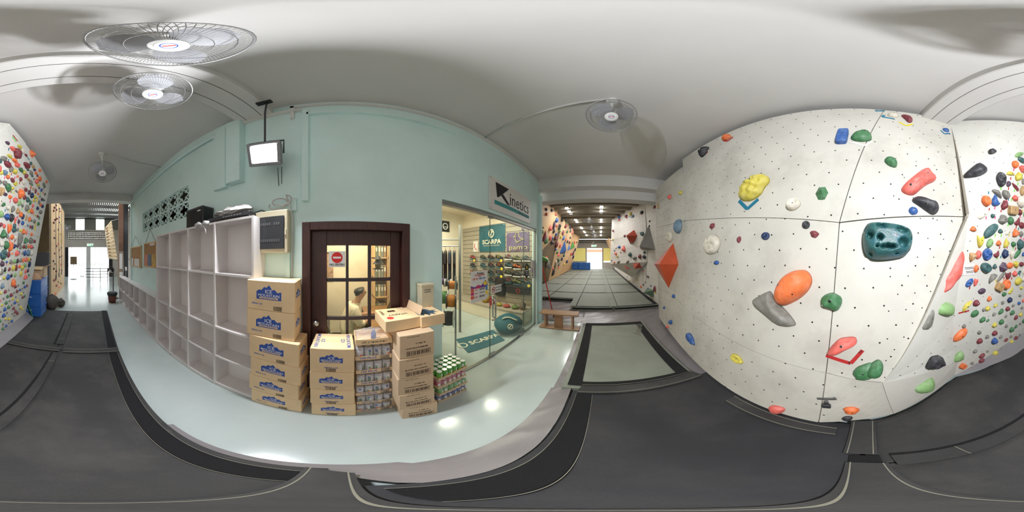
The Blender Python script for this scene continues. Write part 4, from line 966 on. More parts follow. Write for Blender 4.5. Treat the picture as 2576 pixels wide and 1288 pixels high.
vio = mat('violet_banner_cloth', (0.40, 0.34, 0.48), 0.7, 0.05, 5); ylw = mat('pale_yellow_print', (0.84, 0.80, 0.50), 0.6, 0)
o, ya, yb2, za, zb = banner('violet_banner', 'violet pamo cloth banner with a yellow bird on the slatted shop wall', 1275, 1331, 584, 632, vio)
cy_ = (ya + yb2) / 2; hh = zb - za
xwall_text('pamo', 0.19, ylw, o, (xx, cy_ - 0.02, za + hh * 0.2), bold=-0.006, sx=1.35)
bird = [(0.14, 0.17), (0.06, 0.22), (0.06, 0.28), (0.0, 0.33), (-0.06, 0.28), (-0.07, 0.18), (-0.12, 0.12), (-0.25, 0.06), (-0.15, 0.06), (-0.07, 0.0), (0.03, 0.0), (0.08, 0.07), (0.06, 0.16), (0.14, 0.17)]
MB().tube([(xx, cy_ + a * 0.8, za + hh * 0.5 + c * 0.8) for a, c in bird], 0.008, 5).build('bird_outline', ylw, o)
for a in (-0.02, 0.03): MB().tube([(xx, cy_ + a, za + hh * 0.5), (xx, cy_ + a, za + hh * 0.42)], 0.007, 5).build('bird_foot', ylw, o)
o = thing('wall_card', 'small white card with a red stroke on the slatted shop wall', 'poster', (SXW - 0.04, on_x(1196, 620, SXW).y, E + 0.1))
p = on_x(1196, 620, SXW - 0.04); box('sheet', (SXW - 0.036, p.y - 0.10, p.z - 0.17), (SXW - 0.031, p.y + 0.10, p.z + 0.17), M['paper'], o)
MB().tube([(SXW - 0.038, p.y + 0.03, p.z + 0.1), (SXW - 0.038, p.y + 0.05, p.z - 0.02), (SXW - 0.038, p.y - 0.06, p.z - 0.12)], 0.012, 5).build('red_stroke', M['ink_red'], o)
# climbing shoes on small shelves
def shoe_meshes():
    n = 12; sec = []
    prof = [(-0.13, 0.030, 0.055, 0.035), (-0.11, 0.036, 0.085, 0.05), (-0.06, 0.038, 0.095, 0.05), (-0.01, 0.042, 0.075, 0.035), (0.05, 0.047, 0.055, 0.02), (0.10, 0.040, 0.040, 0.008), (0.13, 0.018, 0.022, 0.004)]
    vs = []
    for (x, w, h, lift) in prof:
        for k in range(n):
            a = 2 * PI * k / n; vs.append((x, w * math.cos(a), lift * 0.5 + h * (0.5 + 0.5 * math.sin(a))))
    m = len(prof); fs = [(i * n + k, i * n + (k + 1) % n, (i + 1) * n + (k + 1) % n, (i + 1) * n + k) for i in range(m - 1) for k in range(n)] + [tuple(range(n)), tuple((m - 1) * n + k for k in range(n))]
    up = MB().add(vs, fs)
    so_ = MB(); v2 = []
    for (x, w, h, lift) in prof:
        for (s, dz) in ((-1, 0.012), (1, 0.012), (1, -0.006), (-1, -0.006)): v2.append((x * 1.03, s * w * 1.04, lift * 0.5 + dz))
    so_.add(v2, [(i * 4 + k, i * 4 + (k + 1) % 4, (i + 1) * 4 + (k + 1) % 4, (i + 1) * 4 + k) for i in range(m - 1) for k in range(4)] + [(0, 1, 2, 3), (24, 25, 26, 27)])
    stp = MB()
    for x in (-0.03, 0.025): stp.tube([(x, -0.045, 0.03), (x, -0.03, 0.085 - x * 0.4), (x + 0.01, 0.0, 0.108 - x * 0.6), (x + 0.01, 0.03, 0.085 - x * 0.4), (x, 0.046, 0.03)], 0.009, 5)
    loop = MB().tube([(-0.125, 0, 0.085), (-0.155, 0, 0.115), (-0.13, 0, 0.125)], 0.006, 5)
    return up, so_, stp, loop
UP, SO_, STP, LOOP = shoe_meshes()
shc = {'red': (0.62, 0.18, 0.18), 'black': (0.14, 0.14, 0.15), 'olive': (0.42, 0.44, 0.22), 'orange': (0.72, 0.36, 0.16), 'teal': (0.18, 0.34, 0.38), 'grey': (0.40, 0.40, 0.40), 'yellow': (0.72, 0.66, 0.24)}
UPM = {k: UP.mesh('upper', mat('shoe_%s' % k, v_, 0.6, 0.05, 20), smooth=True) for k, v_ in shc.items()}
SOM = SO_.mesh('sole', M['black']); STM = {k: STP.mesh('strap', mat('shoe_%s' % k, v_, 0.6, 0.05, 20)) for k, v_ in shc.items()}; LPM = LOOP.mesh('pull_loop', M['dgrey'])
acry = glass_mat('acrylic_shelf', (0.96, 0.97, 0.97))
layout = [(648, [(1190, 'red', 'black'), (1216, 'black', 'olive'), (1236, 'black', 'orange'), (1256, 'black', 'yellow'), (1280, 'grey', 'red'), (1302, 'olive', 'black'), (1325, 'grey', 'teal')]),
          (668, [(1190, 'black', 'black'), (1216, 'teal', 'black'), (1236, 'black', 'red'), (1257, 'black', 'orange'), (1280, 'teal', 'black'), (1302, 'orange', 'black'), (1325, 'black', 'grey')]),
          (687, [(1190, 'red', 'grey'), (1217, 'grey', 'black'), (1236, 'black', 'teal'), (1256, 'black', 'grey'), (1280, 'black', 'olive'), (1301, 'black', 'grey'), (1323, 'grey', 'black')]),
          (706, [(1237, 'black', 'black'), (1280, 'black', 'red'), (1302, 'olive', 'black'), (1323, 'teal', 'orange')])]
tagm = yel2; pos_n = ['first', 'second', 'third', 'fourth', 'fifth', 'sixth', 'seventh']; rown = ['top', 'second', 'third', 'lowest']
for r, (py, items) in enumerate(layout):
    for k, (px_, uc, sc_) in enumerate(items):
        p = on_x(px_, py + 3 + 3.5 * (1 if px_ > 1290 else 0), SXW - 0.11)
        shf = thing('shoe_ledge', 'clear acrylic ledge on the slatted shop wall, %s row, %s from the back' % (rown[r], pos_n[k]), 'shelf', (SXW - 0.11, p.y, p.z - 0.012), 'shoe ledges')
        box('ledge', (SXW - 0.17, p.y - 0.15, p.z - 0.012), (SXW - 0.03, p.y + 0.15, p.z - 0.006), acry, shf)
        box('price_strip', (SXW - 0.173, p.y - 0.13, p.z - 0.03), (SXW - 0.17, p.y + 0.10, p.z - 0.006), M['teal_cloth'] if k < 4 else M['paper'], shf)
        if k == 3 or (k == 0 and r == 0): MB().lathe([(0.04, 0), (0.04, 0.002)], (SXW - 0.176, p.y - 0.11, p.z - 0.05), 12, 'x').build('price_star', tagm, shf)
        s_ = thing('climbing_shoe', '%s climbing shoe with %s strap, %s shelf row, %s from the back' % (uc, sc_, rown[r], pos_n[k]), 'shoe', (SXW - 0.11, p.y, p.z), 'climbing shoes on the shop wall')
        put('upper', UPM[uc], s_); put('sole', SOM, s_); put('strap', STM[sc_], s_); put('pull_loop', LPM, s_)
        s_.rotation_euler = (0, 0, R_(-100)); s_.scale = (1.0, 1.0, 1.0)
# bench / platform with bags under the shoes
pl = thing('display_platform', 'low beige display platform along the slatted shop wall', 'platform', (3.6, 2.6, 0))
MB().box((3.35, 1.70, 0), (3.90, 4.2, 0.36)).build('body', M['cream_wall'], pl, bevel=0.01); box('top_board', (3.33, 1.68, 0.36), (3.90, 4.22, 0.385), slat_m, pl)
def sack(name, label, c, sx, sy, sz, m, seed, cat='bag', sm=True, lump=0.05):
    rnd = random.Random(seed); nn = 16; rows_ = 9; vs = []
    for j in range(rows_):
        t = j / (rows_ - 1)
        for i in range(nn):
            a = 2 * PI * i / nn; r = (max(0.02, 1 - (2 * t - 0.9) ** 2 * 0.85)) ** 0.5 * (1 + rnd.uniform(-lump, lump) + lump * 1.5 * math.sin(3 * a + 4 * t + seed)); r = r if t < 0.98 else 0.25
            vs.append((c[0] + sx * r * math.cos(a), c[1] + sy * r * math.sin(a), c[2] + sz * t))
    fs = [(j * nn + i, j * nn + (i + 1) % nn, (j + 1) * nn + (i + 1) % nn, (j + 1) * nn + i) for j in range(rows_ - 1) for i in range(nn)] + [tuple(range(nn)), tuple((rows_ - 1) * nn + i for i in range(nn))]
    o = thing(name, label, cat, c)
    MB().add(vs, fs).build('body', m, o, smooth=sm)
    return o
bc = [((3.6, 3.35, 0.385), 0.10, 0.13, 0.16, (0.20, 0.22, 0.14), 'dark green rope bag beneath the shoe rows'), ((3.6, 3.0, 0.385), 0.1, 0.12, 0.22, (0.75, 0.60, 0.18), 'yellow rope bag beneath the shoe rows'), ((3.6, 2.75, 0.385), 0.1, 0.1, 0.12, (0.60, 0.18, 0.16), 'red folded bag beneath the shoe rows'),
      ((3.55, 2.0, 0.385), 0.09, 0.10, 0.10, (0.35, 0.45, 0.22), 'green sling bundle near the end of the platform'), ((3.55, 2.25, 0.385), 0.08, 0.10, 0.09, (0.65, 0.30, 0.25), 'coral red sling bundle on the platform'), ((3.55, 2.48, 0.385), 0.08, 0.09, 0.09, (0.65, 0.60, 0.25), 'yellow sling bundle on the platform'), ((3.58, 1.80, 0.385), 0.1, 0.08, 0.20, (0.42, 0.38, 0.33), 'brown net sack at the end of the platform')]
for i, (c, sx, sy, sz, cl, lb_) in enumerate(bc):
    o = sack('gear_bag', lb_, c, sx, sy, sz, mat('bag_cloth_%d' % i, cl, 0.7, 0.12, 10), 20 + i)
    MB().tube([(c[0], c[1] - 0.03, c[2] + sz * 0.97), (c[0], c[1], c[2] + sz + 0.05), (c[0], c[1] + 0.03, c[2] + sz * 0.97)], 0.006, 5).build('handle', M['dgrey'], o)
gp = thing('gear_pouch', 'black rectangular pouch with red emblem on the shop wall', 'bag', (SXW - 0.07, 2.05, E - 1.08))
p = on_x(1302, 730, SXW - 0.1); MB().box((SXW - 0.16, p.y - 0.36, p.z - 0.10), (SXW - 0.03, p.y + 0.36, p.z + 0.16)).build('body', M['black'], gp, bevel=0.03)
ring(gp, (p.y - 0.05, p.z - 0.0), 0.06, 0.012, M['ink_red'], SXW - 0.165); box('strap', (SXW - 0.166, p.y - 0.36, p.z + 0.09), (SXW - 0.158, p.y + 0.36, p.z + 0.105), M['dgrey'], gp)
# chalk bucket bag hanging
cbg = thing('shoulder_bag', 'dark tall shoulder bag hanging between the shoe columns', 'bag', (SXW - 0.06, on_x(1258, 712, SXW).y, E - 1.2))
p = on_x(1259, 715, SXW - 0.06); MB().box((SXW - 0.14, p.y - 0.17, p.z - 0.33), (SXW - 0.03, p.y + 0.17, p.z + 0.2)).build('body', M['black'], cbg, bevel=0.03)
MB().tube([(SXW - 0.10, p.y - 0.14, p.z + 0.18), (SXW - 0.05, p.y, p.z + 0.42), (SXW - 0.10, p.y + 0.14, p.z + 0.18)], 0.01, 5).build('strap', M['cork'], cbg)
# floor mat and beanbag
fm = thing('floor_mat', 'teal SCARPA floor mat lying inside the shop door', 'mat', (2.35, 2.05, 0))
q0, q1, q2, q3 = [on_z(a, c, 0.012) for a, c in ((1178, 887), (1270, 855), (1240, 829), (1147, 853))]
MB().prism([q0, q1, q2, q3], (0, 0, -0.010)).build('rug', M['teal_cloth'], fm)
ex = (q1 - q0).normalized(); ey = (q3 - q0); ey = (ey - ex * ey.dot(ex)).normalized()
cc = (q0 + q1 + q2 + q3) / 4 + Vector((0, 0, 0.001))
text('SCARPA', 0.19, cw, fm, cc + ex * 0.08, ex, ey, bold=0.025); 
b = MB(); vs = []; n = 20; rc = cc - ex * 0.40
for k in range(n):
    a = 2 * PI * k / n
    for rr in (0.09, 0.065): vs.append(rc + ex * rr * math.cos(a) + ey * rr * math.sin(a))
b.add(vs, [(2 * k, 2 * k + 1, (2 * k + 3) % (2 * n), (2 * k + 2) % (2 * n)) for k in range(n)]).build('emblem_ring', cw, fm)
bb = sack('beanbag', 'big teal beanbag with white emblem on the shop floor', (3.02, 1.88, 0.002), 0.34, 0.30, 0.42, M['teal_cloth'], 3, 'beanbag')
def on_sphere(px, py):
    d = ray(px, py); c = Vector((3.02, 1.88, 0.21)); oc = EYE - c
    sc = Vector((1 / 0.35, 1 / 0.31, 1 / 0.235)); d2 = Vector([d[i] * sc[i] for i in range(3)]); o2 = Vector([oc[i] * sc[i] for i in range(3)])
    a, b_, c_ = d2.dot(d2), 2 * o2.dot(d2), o2.dot(o2) - 1; t = (-b_ - math.sqrt(max(0, b_ * b_ - 4 * a * c_))) / (2 * a); return EYE + d * t
MB().tube([on_sphere(1284 + 6 * math.cos(a), 822 + 6 * math.sin(a)) for a in [2 * PI * k / 14 for k in range(14)]], 0.012, 6, closed=True).build('emblem_ring', cw, bb)
MB().tube([on_sphere(1281, 826), on_sphere(1284, 822), on_sphere(1287, 818)], 0.014, 6).build('emblem_stroke', cw, bb)
MB().tube([on_sphere(1264 + i * 6, 802 - math.sin(i * 0.7) * 4) for i in range(7)], 0.016, 6).build('white_piping', cw, bb)
# clothes rail
rk = thing('clothes_rail', 'steel clothes rail standing just inside the shop glass', 'clothes rack', (2.0, 2.6, 0))
pa, pb2 = on_z(1157, 835, 0), Vector((1.35, 3.4, 0))
MB().tube([pa, pa + Vector((0, 0, 2.42))], 0.028, 8).build('post', M['grey'], rk); MB().tube([pb2, pb2 + Vector((0, 0, 2.1))], 0.02, 8).build('post', M['grey'], rk)
MB().tube([pa + Vector((0, 0, 1.96)), pb2 + Vector((0, 0, 1.96))], 0.014, 8).build('rail', M['steel'], rk); MB().tube([pa + Vector((0, 0, 2.1)), pb2 + Vector((0, 0, 2.1))], 0.014, 8).build('rail', M['grey'], rk)
cl = [(0.13, 0.15, 0.19), (0.16, 0.20, 0.27), (0.11, 0.12, 0.15), (0.13, 0.22, 0.24), (0.20, 0.22, 0.26), (0.09, 0.10, 0.13), (0.14, 0.17, 0.2), (0.62, 0.62, 0.58)]
dirr = (pb2 - pa).normalized(); nrm_ = Vector((-dirr.y, dirr.x, 0))
lbs = ['dark blue-grey shirt hanging nearest the rail post', 'second shirt from the rail post, slate blue', 'third shirt from the rail post, near black', 'dark teal shirt in the middle of the clothes rail', 'grey-blue shirt past the middle of the rail', 'black shirt far along the clothes rail', 'charcoal shirt near the end of the clothes rail', 'pale shirt at the far end of the clothes rail']
for i in range(8):
    c = pa + dirr * (0.12 + i * 0.095) + Vector((0, 0, 1.93)); s_ = thing('hanging_shirt', lbs[i], 'shirt', c, 'shirts on the shop rail')
    out = [(-0.05, -0.06), (-0.24, -0.12), (-0.30, -0.34), (-0.23, -0.36), (-0.20, -0.26), (-0.21, -0.80 - 0.03 * (i % 3)), (0.21, -0.80), (0.20, -0.26), (0.23, -0.36), (0.30, -0.34), (0.24, -0.12), (0.05, -0.06)]
    MB().prism([c + nrm_ * a + Vector((0, 0, z)) - dirr * 0.03 for a, z in out], dirr * 0.06).build('shirt_cloth', mat('shirt_cloth_%d' % i, cl[i], 0.85, 0.1, 9), s_, bevel=0.01)
    MB().tube([c + nrm_ * -0.2 + Vector((0, 0, -0.10)), c + Vector((0, 0, -0.03)), c + nrm_ * 0.2 + Vector((0, 0, -0.10))], 0.008, 5).tube([c + Vector((0, 0, -0.03)), c + Vector((0, 0, 0.045))], 0.004, 5).build('hanger', M['wood'], s_)
# rope spools
def spool(c, ax, r, w, col, label, i):
    o = thing('rope_spool', label, 'spool', c, 'rope spools on the shop floor')
    m_ = mat('rope_%d' % i, col, 0.7, 0.2, 60)
    b = MB().lathe([(r * 0.75, -w / 2), (r * 0.82, -w / 4), (r * 0.84, 0), (r * 0.82, w / 4), (r * 0.75, w / 2)], (0, 0, 0), 20, 'z'); d_ = MB()
    for z in (-w / 2, w / 2): d_.lathe([(r, z - 0.008), (r, z + 0.008)], (0, 0, 0), 20, 'z')
    q_ = Vector(ax).to_track_quat('Z', 'Y').to_matrix().to_4x4()
    put('rope', b.xf(q_).mesh('rope', m_, smooth=True), o); put('flange', d_.xf(q_).mesh('flange', M['white'] if i % 2 else M['dgrey']), o)
    MBh = MB().lathe([(r * 0.25, -w / 2 - 0.012), (r * 0.25, w / 2 + 0.012)], (0, 0, 0), 14, 'z'); put('hub', MBh.xf(q_).mesh('hub', M['black']), o)
axs = (0.75, -0.65, 0)
for i, (px_, py_, dist, r, w, col, lb_) in enumerate(((1116, 708, 2.9, 0.07, 0.13, (0.30, 0.18, 0.36), 'purple rope spool on the upper spool rod'), (1127, 712, 2.75, 0.07, 0.10, (0.18, 0.18, 0.20), 'black rope spool on the upper spool rod'), (1139, 717, 2.6, 0.08, 0.14, (0.76, 0.46, 0.14), 'orange rope spool on the upper spool rod'),
        (1116, 748, 2.7, 0.13, 0.15, (0.30, 0.50, 0.26), 'green rope spool on the lower spool rod'), (1135, 757, 2.5, 0.12, 0.14, (0.76, 0.47, 0.16), 'orange rope spool on the lower spool rod'), (1128, 801, 2.55, 0.15, 0.16, (0.15, 0.15, 0.16), 'big black rope spool at the bottom of the spool stand'))):
    spool(hd(px_, py_, dist), axs, r, w, col, lb_, i)
stn = thing('spool_stand', 'grey metal stand carrying the rope spools', 'stand', hd(1110, 800, 2.65))
for (a_, c_) in (((1110, 706, 2.95), (1146, 719, 2.52)), ((1107, 745, 2.8), (1144, 760, 2.42)), ((1116, 799, 2.7), (1140, 803, 2.45))): MB().tube([hd(*a_), hd(*c_)], 0.012, 6).build('rod', M['steel'], stn)
for pz in ((1146, 719, 2.52), (1110, 706, 2.95)):
    t_ = hd(*pz); MB().tube([t_ + Vector((0, 0, 0.15)), Vector((t_.x, t_.y, 0))], 0.015, 6).build('post', M['grey'], stn)
o = thing('wall_plaque', 'small black square emblem plaque high in the shop corner', 'sign', Vector((1.9, 4.29, 2.25)))
p = on_y(1118, 569, 4.29); box('plate', (p.x - 0.16, 4.28, p.z - 0.18), (p.x + 0.2, 4.295, p.z + 0.18), M['ink_black'], o)
MB().lathe([(0.085, 0.002), (0.085, 0), (0.11, 0), (0.11, 0.002)], (p.x + 0.03, 4.277, p.z), 20, 'y').build('emblem_ring', M['ink_white'], o); box('emblem_bar', (p.x - 0.06, 4.277, p.z - 0.035), (p.x + 0.12, 4.279, p.z - 0.015), M['ink_white'], o)
# shop and office lamps
for i, (x, y) in enumerate(((1.75, 2.4), (2.9, 2.3), (2.3, 3.6))):
    o = thing('ceiling_lamp', ('round shop ceiling lamp near the glass front', 'round shop ceiling lamp above the beanbag', 'round shop ceiling lamp towards the back wall')[i], 'lamp', (x, y, 3.06), 'shop ceiling lamps')
    MB().lathe([(0.16, 3.07), (0.16, 3.2)], (x, y, 0), 20).build('housing', M['white'], o); MB().lathe([(0.13, 3.055), (0.13, 3.07)], (x, y, 0), 20).build('diffuser', mat('warm_lit_lamp', (1, 0.88, 0.66), 0.5, 0, emit=5), o)
o = thing('ceiling_lamp', 'square office ceiling lamp behind the timber door', 'lamp', (0.15, 2.5, 2.86)); box('housing', (-0.12, 2.23, 2.87), (0.42, 2.77, 3.2), M['white'], o); box('diffuser', (-0.1, 2.25, 2.85), (0.40, 2.75, 2.87), MATS['warm_lit_lamp'], o)
# ================================================================ office behind the door
dk = thing('desk', 'brown office desk seen through the door panes', 'desk', (0.6, 2.6, 0))
box('desk_top', (0.36, 2.1, 0.72), (0.9, 3.1, 0.75), M['wood'], dk)
for (x, y) in ((0.39, 2.13), (0.87, 2.13), (0.39, 3.07), (0.87, 3.07)): box('leg', (x - 0.025, y - 0.025, 0), (x + 0.025, y + 0.025, 0.72), M['wood_dark'], dk)
lp = thing('laptop', 'dark laptop on the office desk beyond the seated man', 'laptop', (0.66, 2.5, 0.75)); MB().box((0.50, 2.38, 0.751), (0.72, 2.68, 0.768)).build('keyboard_half', M['dgrey'], lp, bevel=0.004); MB().prism([(0.72, 2.38, 0.768), (0.72, 2.68, 0.768), (0.80, 2.68, 0.97), (0.80, 2.38, 0.97)], (0.01, 0, 0)).build('screen_half', M['black'], lp)
sh2 = thing('document_shelf', 'tall office shelf with folders beside the hanging lantern', 'shelf unit', (0.8, 3.0, 0))
for z in (0.1, 0.5, 0.9, 1.3, 1.7, 2.0): box('shelf_board', (0.62, 3.15, z), (0.91, 3.48, z + 0.02), M['ply'], sh2)
for x in (0.62, 0.89): box('side_panel', (x, 3.15, 0), (x + 0.02, 3.48, 2.02), M['ply'], sh2)
fcol = [(0.45, 0.5, 0.42), (0.7, 0.66, 0.55), (0.5, 0.52, 0.5), (0.6, 0.5, 0.4)]
wn = ['lowest', 'second', 'middle', 'upper', 'top']; cn = ['sage green', 'cream', 'grey', 'tan']
for j, z in enumerate((0.12, 0.52, 0.92, 1.32, 1.72)):
    for k in range(4):
        o = thing('folder', '%s lever folder on the %s office shelf' % (cn[k], wn[j]), 'folder', (0.66 + k * 0.058, 3.25, z), 'office folders'); box('cover', (0.645 + k * 0.058, 3.18, z), (0.695 + k * 0.058, 3.44, z + 0.25), mat('folder_%d' % k, fcol[k], 0.6, 0.03), o); box('spine_label', (0.655 + k * 0.058, 3.178, z + 0.12), (0.685 + k * 0.058, 3.181, z + 0.2), M['paper'], o)
# hanging pagoda ornament
p0 = on_y(951, 660, 2.0)
hg = thing('hanging_lantern', 'small pagoda-shaped hanging wind chime behind the upper door pane', 'ornament', p0)
MB().lathe([(0.075, -0.02), (0.02, 0.035)], p0, 8).lathe([(0.055, 0.04), (0.012, 0.085)], p0, 8).build('roof', M['dgrey'], hg); MB().lathe([(0.035, -0.075), (0.04, -0.02)], p0, 8).build('body', M['ply_brown'], hg); MB().lathe([(0.07, -0.085), (0.07, -0.075)], p0, 8).build('base', M['dgrey'], hg)
MB().tube([p0 + Vector((0, 0, 0.085)), p0 + Vector((0.0, 0, 0.25)), (p0.x, p0.y, 3.2)], 0.004, 5).build('cord', M['dgrey'], hg)
for k in range(5): MB().tube([p0 + Vector((0.045 * math.cos(k * 1.26), 0.045 * math.sin(k * 1.26), -0.085)), p0 + Vector((0.045 * math.cos(k * 1.26), 0.045 * math.sin(k * 1.26), -0.20))], 0.005, 5).build('chime_tube', M['steel'], hg)
# rolled plans leaning at the left, pictures on the wall
o = thing('rolled_poster', 'pale pattern poster on the office wall behind the sign', 'poster', (-0.35, 3.49, 1.5)); box('sheet', (-0.75, 3.485, 1.2), (-0.2, 3.496, 1.8), mat('pattern_poster', (0.70, 0.55, 0.45), 0.6, 0.3, 12), o)
box('poster_strip', (-0.75, 3.482, 1.8), (-0.2, 3.494, 1.83), M['wood_dark'], o)
o = thing('office_cabinet', 'dark low cabinet with boxes by the left of the office', 'cabinet', (-0.5, 2.8, 0)); box('body', (-0.8, 2.5, 0), (-0.35, 3.2, 0.9), M['dgrey'], o)
for k in range(3): box('drawer', (-0.78, 2.485, 0.06 + k * 0.28), (-0.37, 2.5, 0.32 + k * 0.28), M['grey'], o)
o = thing('office_bin', 'dark stuffed bag on the low office cabinet', 'bag', (-0.55, 2.7, 0.9)); o2 = sack('stuffed_bag', 'round dark bag on the low office cabinet', (-0.56, 2.72, 0.902), 0.16, 0.15, 0.3, M['black'], 8, lump=0.1); bpy.data.objects.remove(o); box('bag_strap', (-0.58, 2.56, 1.1), (-0.54, 2.6, 1.2), M['dgrey'], o2)
# ---- seated man
def skin(name, verts, edges, radii, m, parent, sub=2):
    me = bpy.data.meshes.new(name); me.from_pydata([tuple(v_) for v_ in verts], edges, []); o = bpy.data.objects.new(name, me); COL.objects.link(o)
    sk = o.modifiers.new('skin', 'SKIN'); sk.use_smooth_shade = True
    for i, r in enumerate(radii): me.skin_vertices[0].data[i].radius = (r, r) if not isinstance(r, tuple) else r; 
    me.skin_vertices[0].data[0].use_root = True
    ss = o.modifiers.new('sub', 'SUBSURF'); ss.levels = sub; ss.render_levels = sub
    dg = bpy.context.evaluated_depsgraph_get(); me2 = bpy.data.meshes.new_from_object(o.evaluated_get(dg)); bpy.data.objects.remove(o)
    me2.materials.clear(); me2.materials.append(m); me2.polygons.foreach_set('use_smooth', [True] * len(me2.polygons)); me2.name = name
    return put(name, me2, parent)
skinm = mat('skin_tone', (0.76, 0.58, 0.48), 0.55, 0.02); hairm = mat('black_hair', (0.07, 0.06, 0.06), 0.5, 0.05, 40); shirtm = mat('white_shirt', (0.86, 0.82, 0.76), 0.8, 0.03, 12); trous = mat('dark_trousers', (0.16, 0.17, 0.20), 0.8, 0.05)
hp = on_y(906, 736, 2.5)
pr = thing('person', 'seated person in white shirt with dark hair and glasses leaning over the office desk', 'person', (hp.x - 0.09, 2.5, 0.0))
# local frame: +x is the way the person faces
H = hp.z
V = [(-0.16, 0, 0.50), (-0.12, 0, 0.66), (-0.05, 0, 0.83), (0.0, 0, H - 0.215), (0.045, 0, H - 0.135), (0.10, 0, H - 0.05), (0.095, 0, H + 0.015), (0.08, 0, H + 0.065),
     (-0.03, -0.165, H - 0.25), (0.05, -0.20, H - 0.47), (0.24, -0.13, H - 0.415), (0.32, -0.10, H - 0.40),
     (-0.03, 0.165, H - 0.25), (0.06, 0.20, H - 0.47), (0.26, 0.11, H - 0.415), (0.34, 0.07, H - 0.40),
     (-0.12, -0.10, 0.49), (0.26, -0.13, 0.51), (0.24, -0.13, 0.12), (0.36, -0.13, 0.06), (-0.12, 0.10, 0.49), (0.26, 0.13, 0.51), (0.24, 0.13, 0.12), (0.36, 0.13, 0.06)]
Ed = [(0, 1), (1, 2), (2, 3), (3, 4), (4, 5), (5, 6), (6, 7), (2, 8), (8, 9), (9, 10), (10, 11), (2, 12), (12, 13), (13, 14), (14, 15), (0, 16), (16, 17), (17, 18), (18, 19), (0, 20), (20, 21), (21, 22), (22, 23)]
Rd = [0.15, 0.13, 0.14, 0.075, 0.043, 0.072, 0.098, 0.082, 0.07, 0.048, 0.036, 0.03, 0.07, 0.048, 0.036, 0.03, 0.10, 0.075, 0.052, 0.042, 0.10, 0.075, 0.052, 0.042]
bo = skin('body', V, Ed, Rd, skinm, pr, sub=3)
def garment(name, cond, off, m):
    me = bo.data; vs, fs, mp = [], [], {}
    for p in me.polygons:
        if not cond(p.center): continue
        f = []
        for i in p.vertices:
            if i not in mp:
                v_ = me.vertices[i]; mp[i] = len(vs); vs.append(v_.co + v_.normal * off)
            f.append(mp[i])
        fs.append(tuple(f))
    g = bpy.data.meshes.new(name); g.from_pydata([tuple(v_) for v_ in vs], [], fs); g.materials.append(m); g.polygons.foreach_set('use_smooth', [True] * len(fs)); g.update()
    return put(name, g, pr)
garment('shirt', lambda c: 0.52 < c.z < H - 0.16 and not (c.x > 0.11 and abs(c.y) > 0.05), 0.014, shirtm)
garment('trousers', lambda c: 0.14 < c.z <= 0.60 and (c.z < 0.56 or abs(c.x) < 0.2), 0.010, trous)
garment('shoe', lambda c: c.z <= 0.12 and c.y < 0, 0.012, M['black']); garment('shoe', lambda c: c.z <= 0.12 and c.y > 0, 0.012, M['black'])
garment('hair', lambda c: c.z > H - 0.08 and (c.z - H + 0.01) > (c.x - 0.07) * 1.0, 0.015, hairm)
xf_ = max(v_.co.x for v_ in bo.data.vertices if v_.co.z > H - 0.08 and abs(v_.co.y) < 0.03)
put('nose', MB().lathe([(0.0, -0.02), (0.014, -0.012), (0.012, 0.006), (0.006, 0.024), (0, 0.034)], (xf_ - 0.002, 0, H - 0.02), 8).mesh('nose', skinm, smooth=True), pr)
for s_ in (-1, 1):
    yb_ = max(abs(v_.co.y) for v_ in bo.data.vertices if abs(v_.co.z - H) < 0.02)
    put('ear', MB().lathe([(0, -0.03), (0.013, -0.015), (0.015, 0.01), (0, 0.03)], (0.075, s_ * yb_, H - 0.01), 8).mesh('ear', skinm, smooth=True), pr)
    put('eye', MB().lathe([(0, -0.008), (0.009, -0.004), (0.009, 0.004), (0, 0.008)], (xf_ - 0.016, s_ * 0.032, H + 0.012), 8).mesh('eye', M['black'], smooth=True), pr)
gl_ = MB()
for s_ in (-1, 1):
    gl_.tube([(xf_ - 0.002, s_ * 0.034 + 0.026 * math.cos(a), H + 0.01 + 0.019 * math.sin(a)) for a in [2 * PI * k / 12 for k in range(12)]], 0.003, 5, closed=True)
    gl_.tube([(xf_ - 0.004, s_ * 0.06, H + 0.014), (0.08, s_ * (yb_ + 0.006), H + 0.018)], 0.003, 5)
put('glasses', gl_.mesh('glasses', M['black']), pr)
xm_ = max(v_.co.x for v_ in bo.data.vertices if abs(v_.co.z - H + 0.055) < 0.014 and abs(v_.co.y) < 0.03)
put('mouth', MB().box((xm_ - 0.014, -0.02, H - 0.058), (xm_ + 0.001, 0.02, H - 0.053)).mesh('mouth', M['wood_dark']), pr)
for s, yy_ in ((-1, -0.10), (1, 0.07)):
    bx, bz = (0.32 if s < 0 else 0.34), H - 0.40; hb = MB()
    hb.tube([(bx - 0.02, yy_, bz), (bx + 0.03, yy_, bz - 0.005), (bx + 0.07, yy_, bz - 0.012)], 0.026, 8)
    for k in range(4): hb.tube([(bx + 0.06, yy_ - 0.027 + k * 0.018, bz - 0.01), (bx + 0.095 + 0.01 * (k in (1, 2)), yy_ - 0.03 + k * 0.02, bz - 0.008), (bx + 0.12 + 0.012 * (k in (1, 2)), yy_ - 0.03 + k * 0.02, bz - 0.025)], 0.008, 6)
    hb.tube([(bx + 0.02, yy_ - s * 0.02, bz), (bx + 0.05, yy_ - s * 0.045, bz - 0.005), (bx + 0.08, yy_ - s * 0.05, bz - 0.015)], 0.009, 6)
    put('hand', hb.mesh('hand', skinm, smooth=True), pr)
pr.rotation_euler = (0, 0, R_(8))
ch = thing('office_chair', 'dark office chair under the seated person', 'chair', (hp.x - 0.24, 2.5, 0))
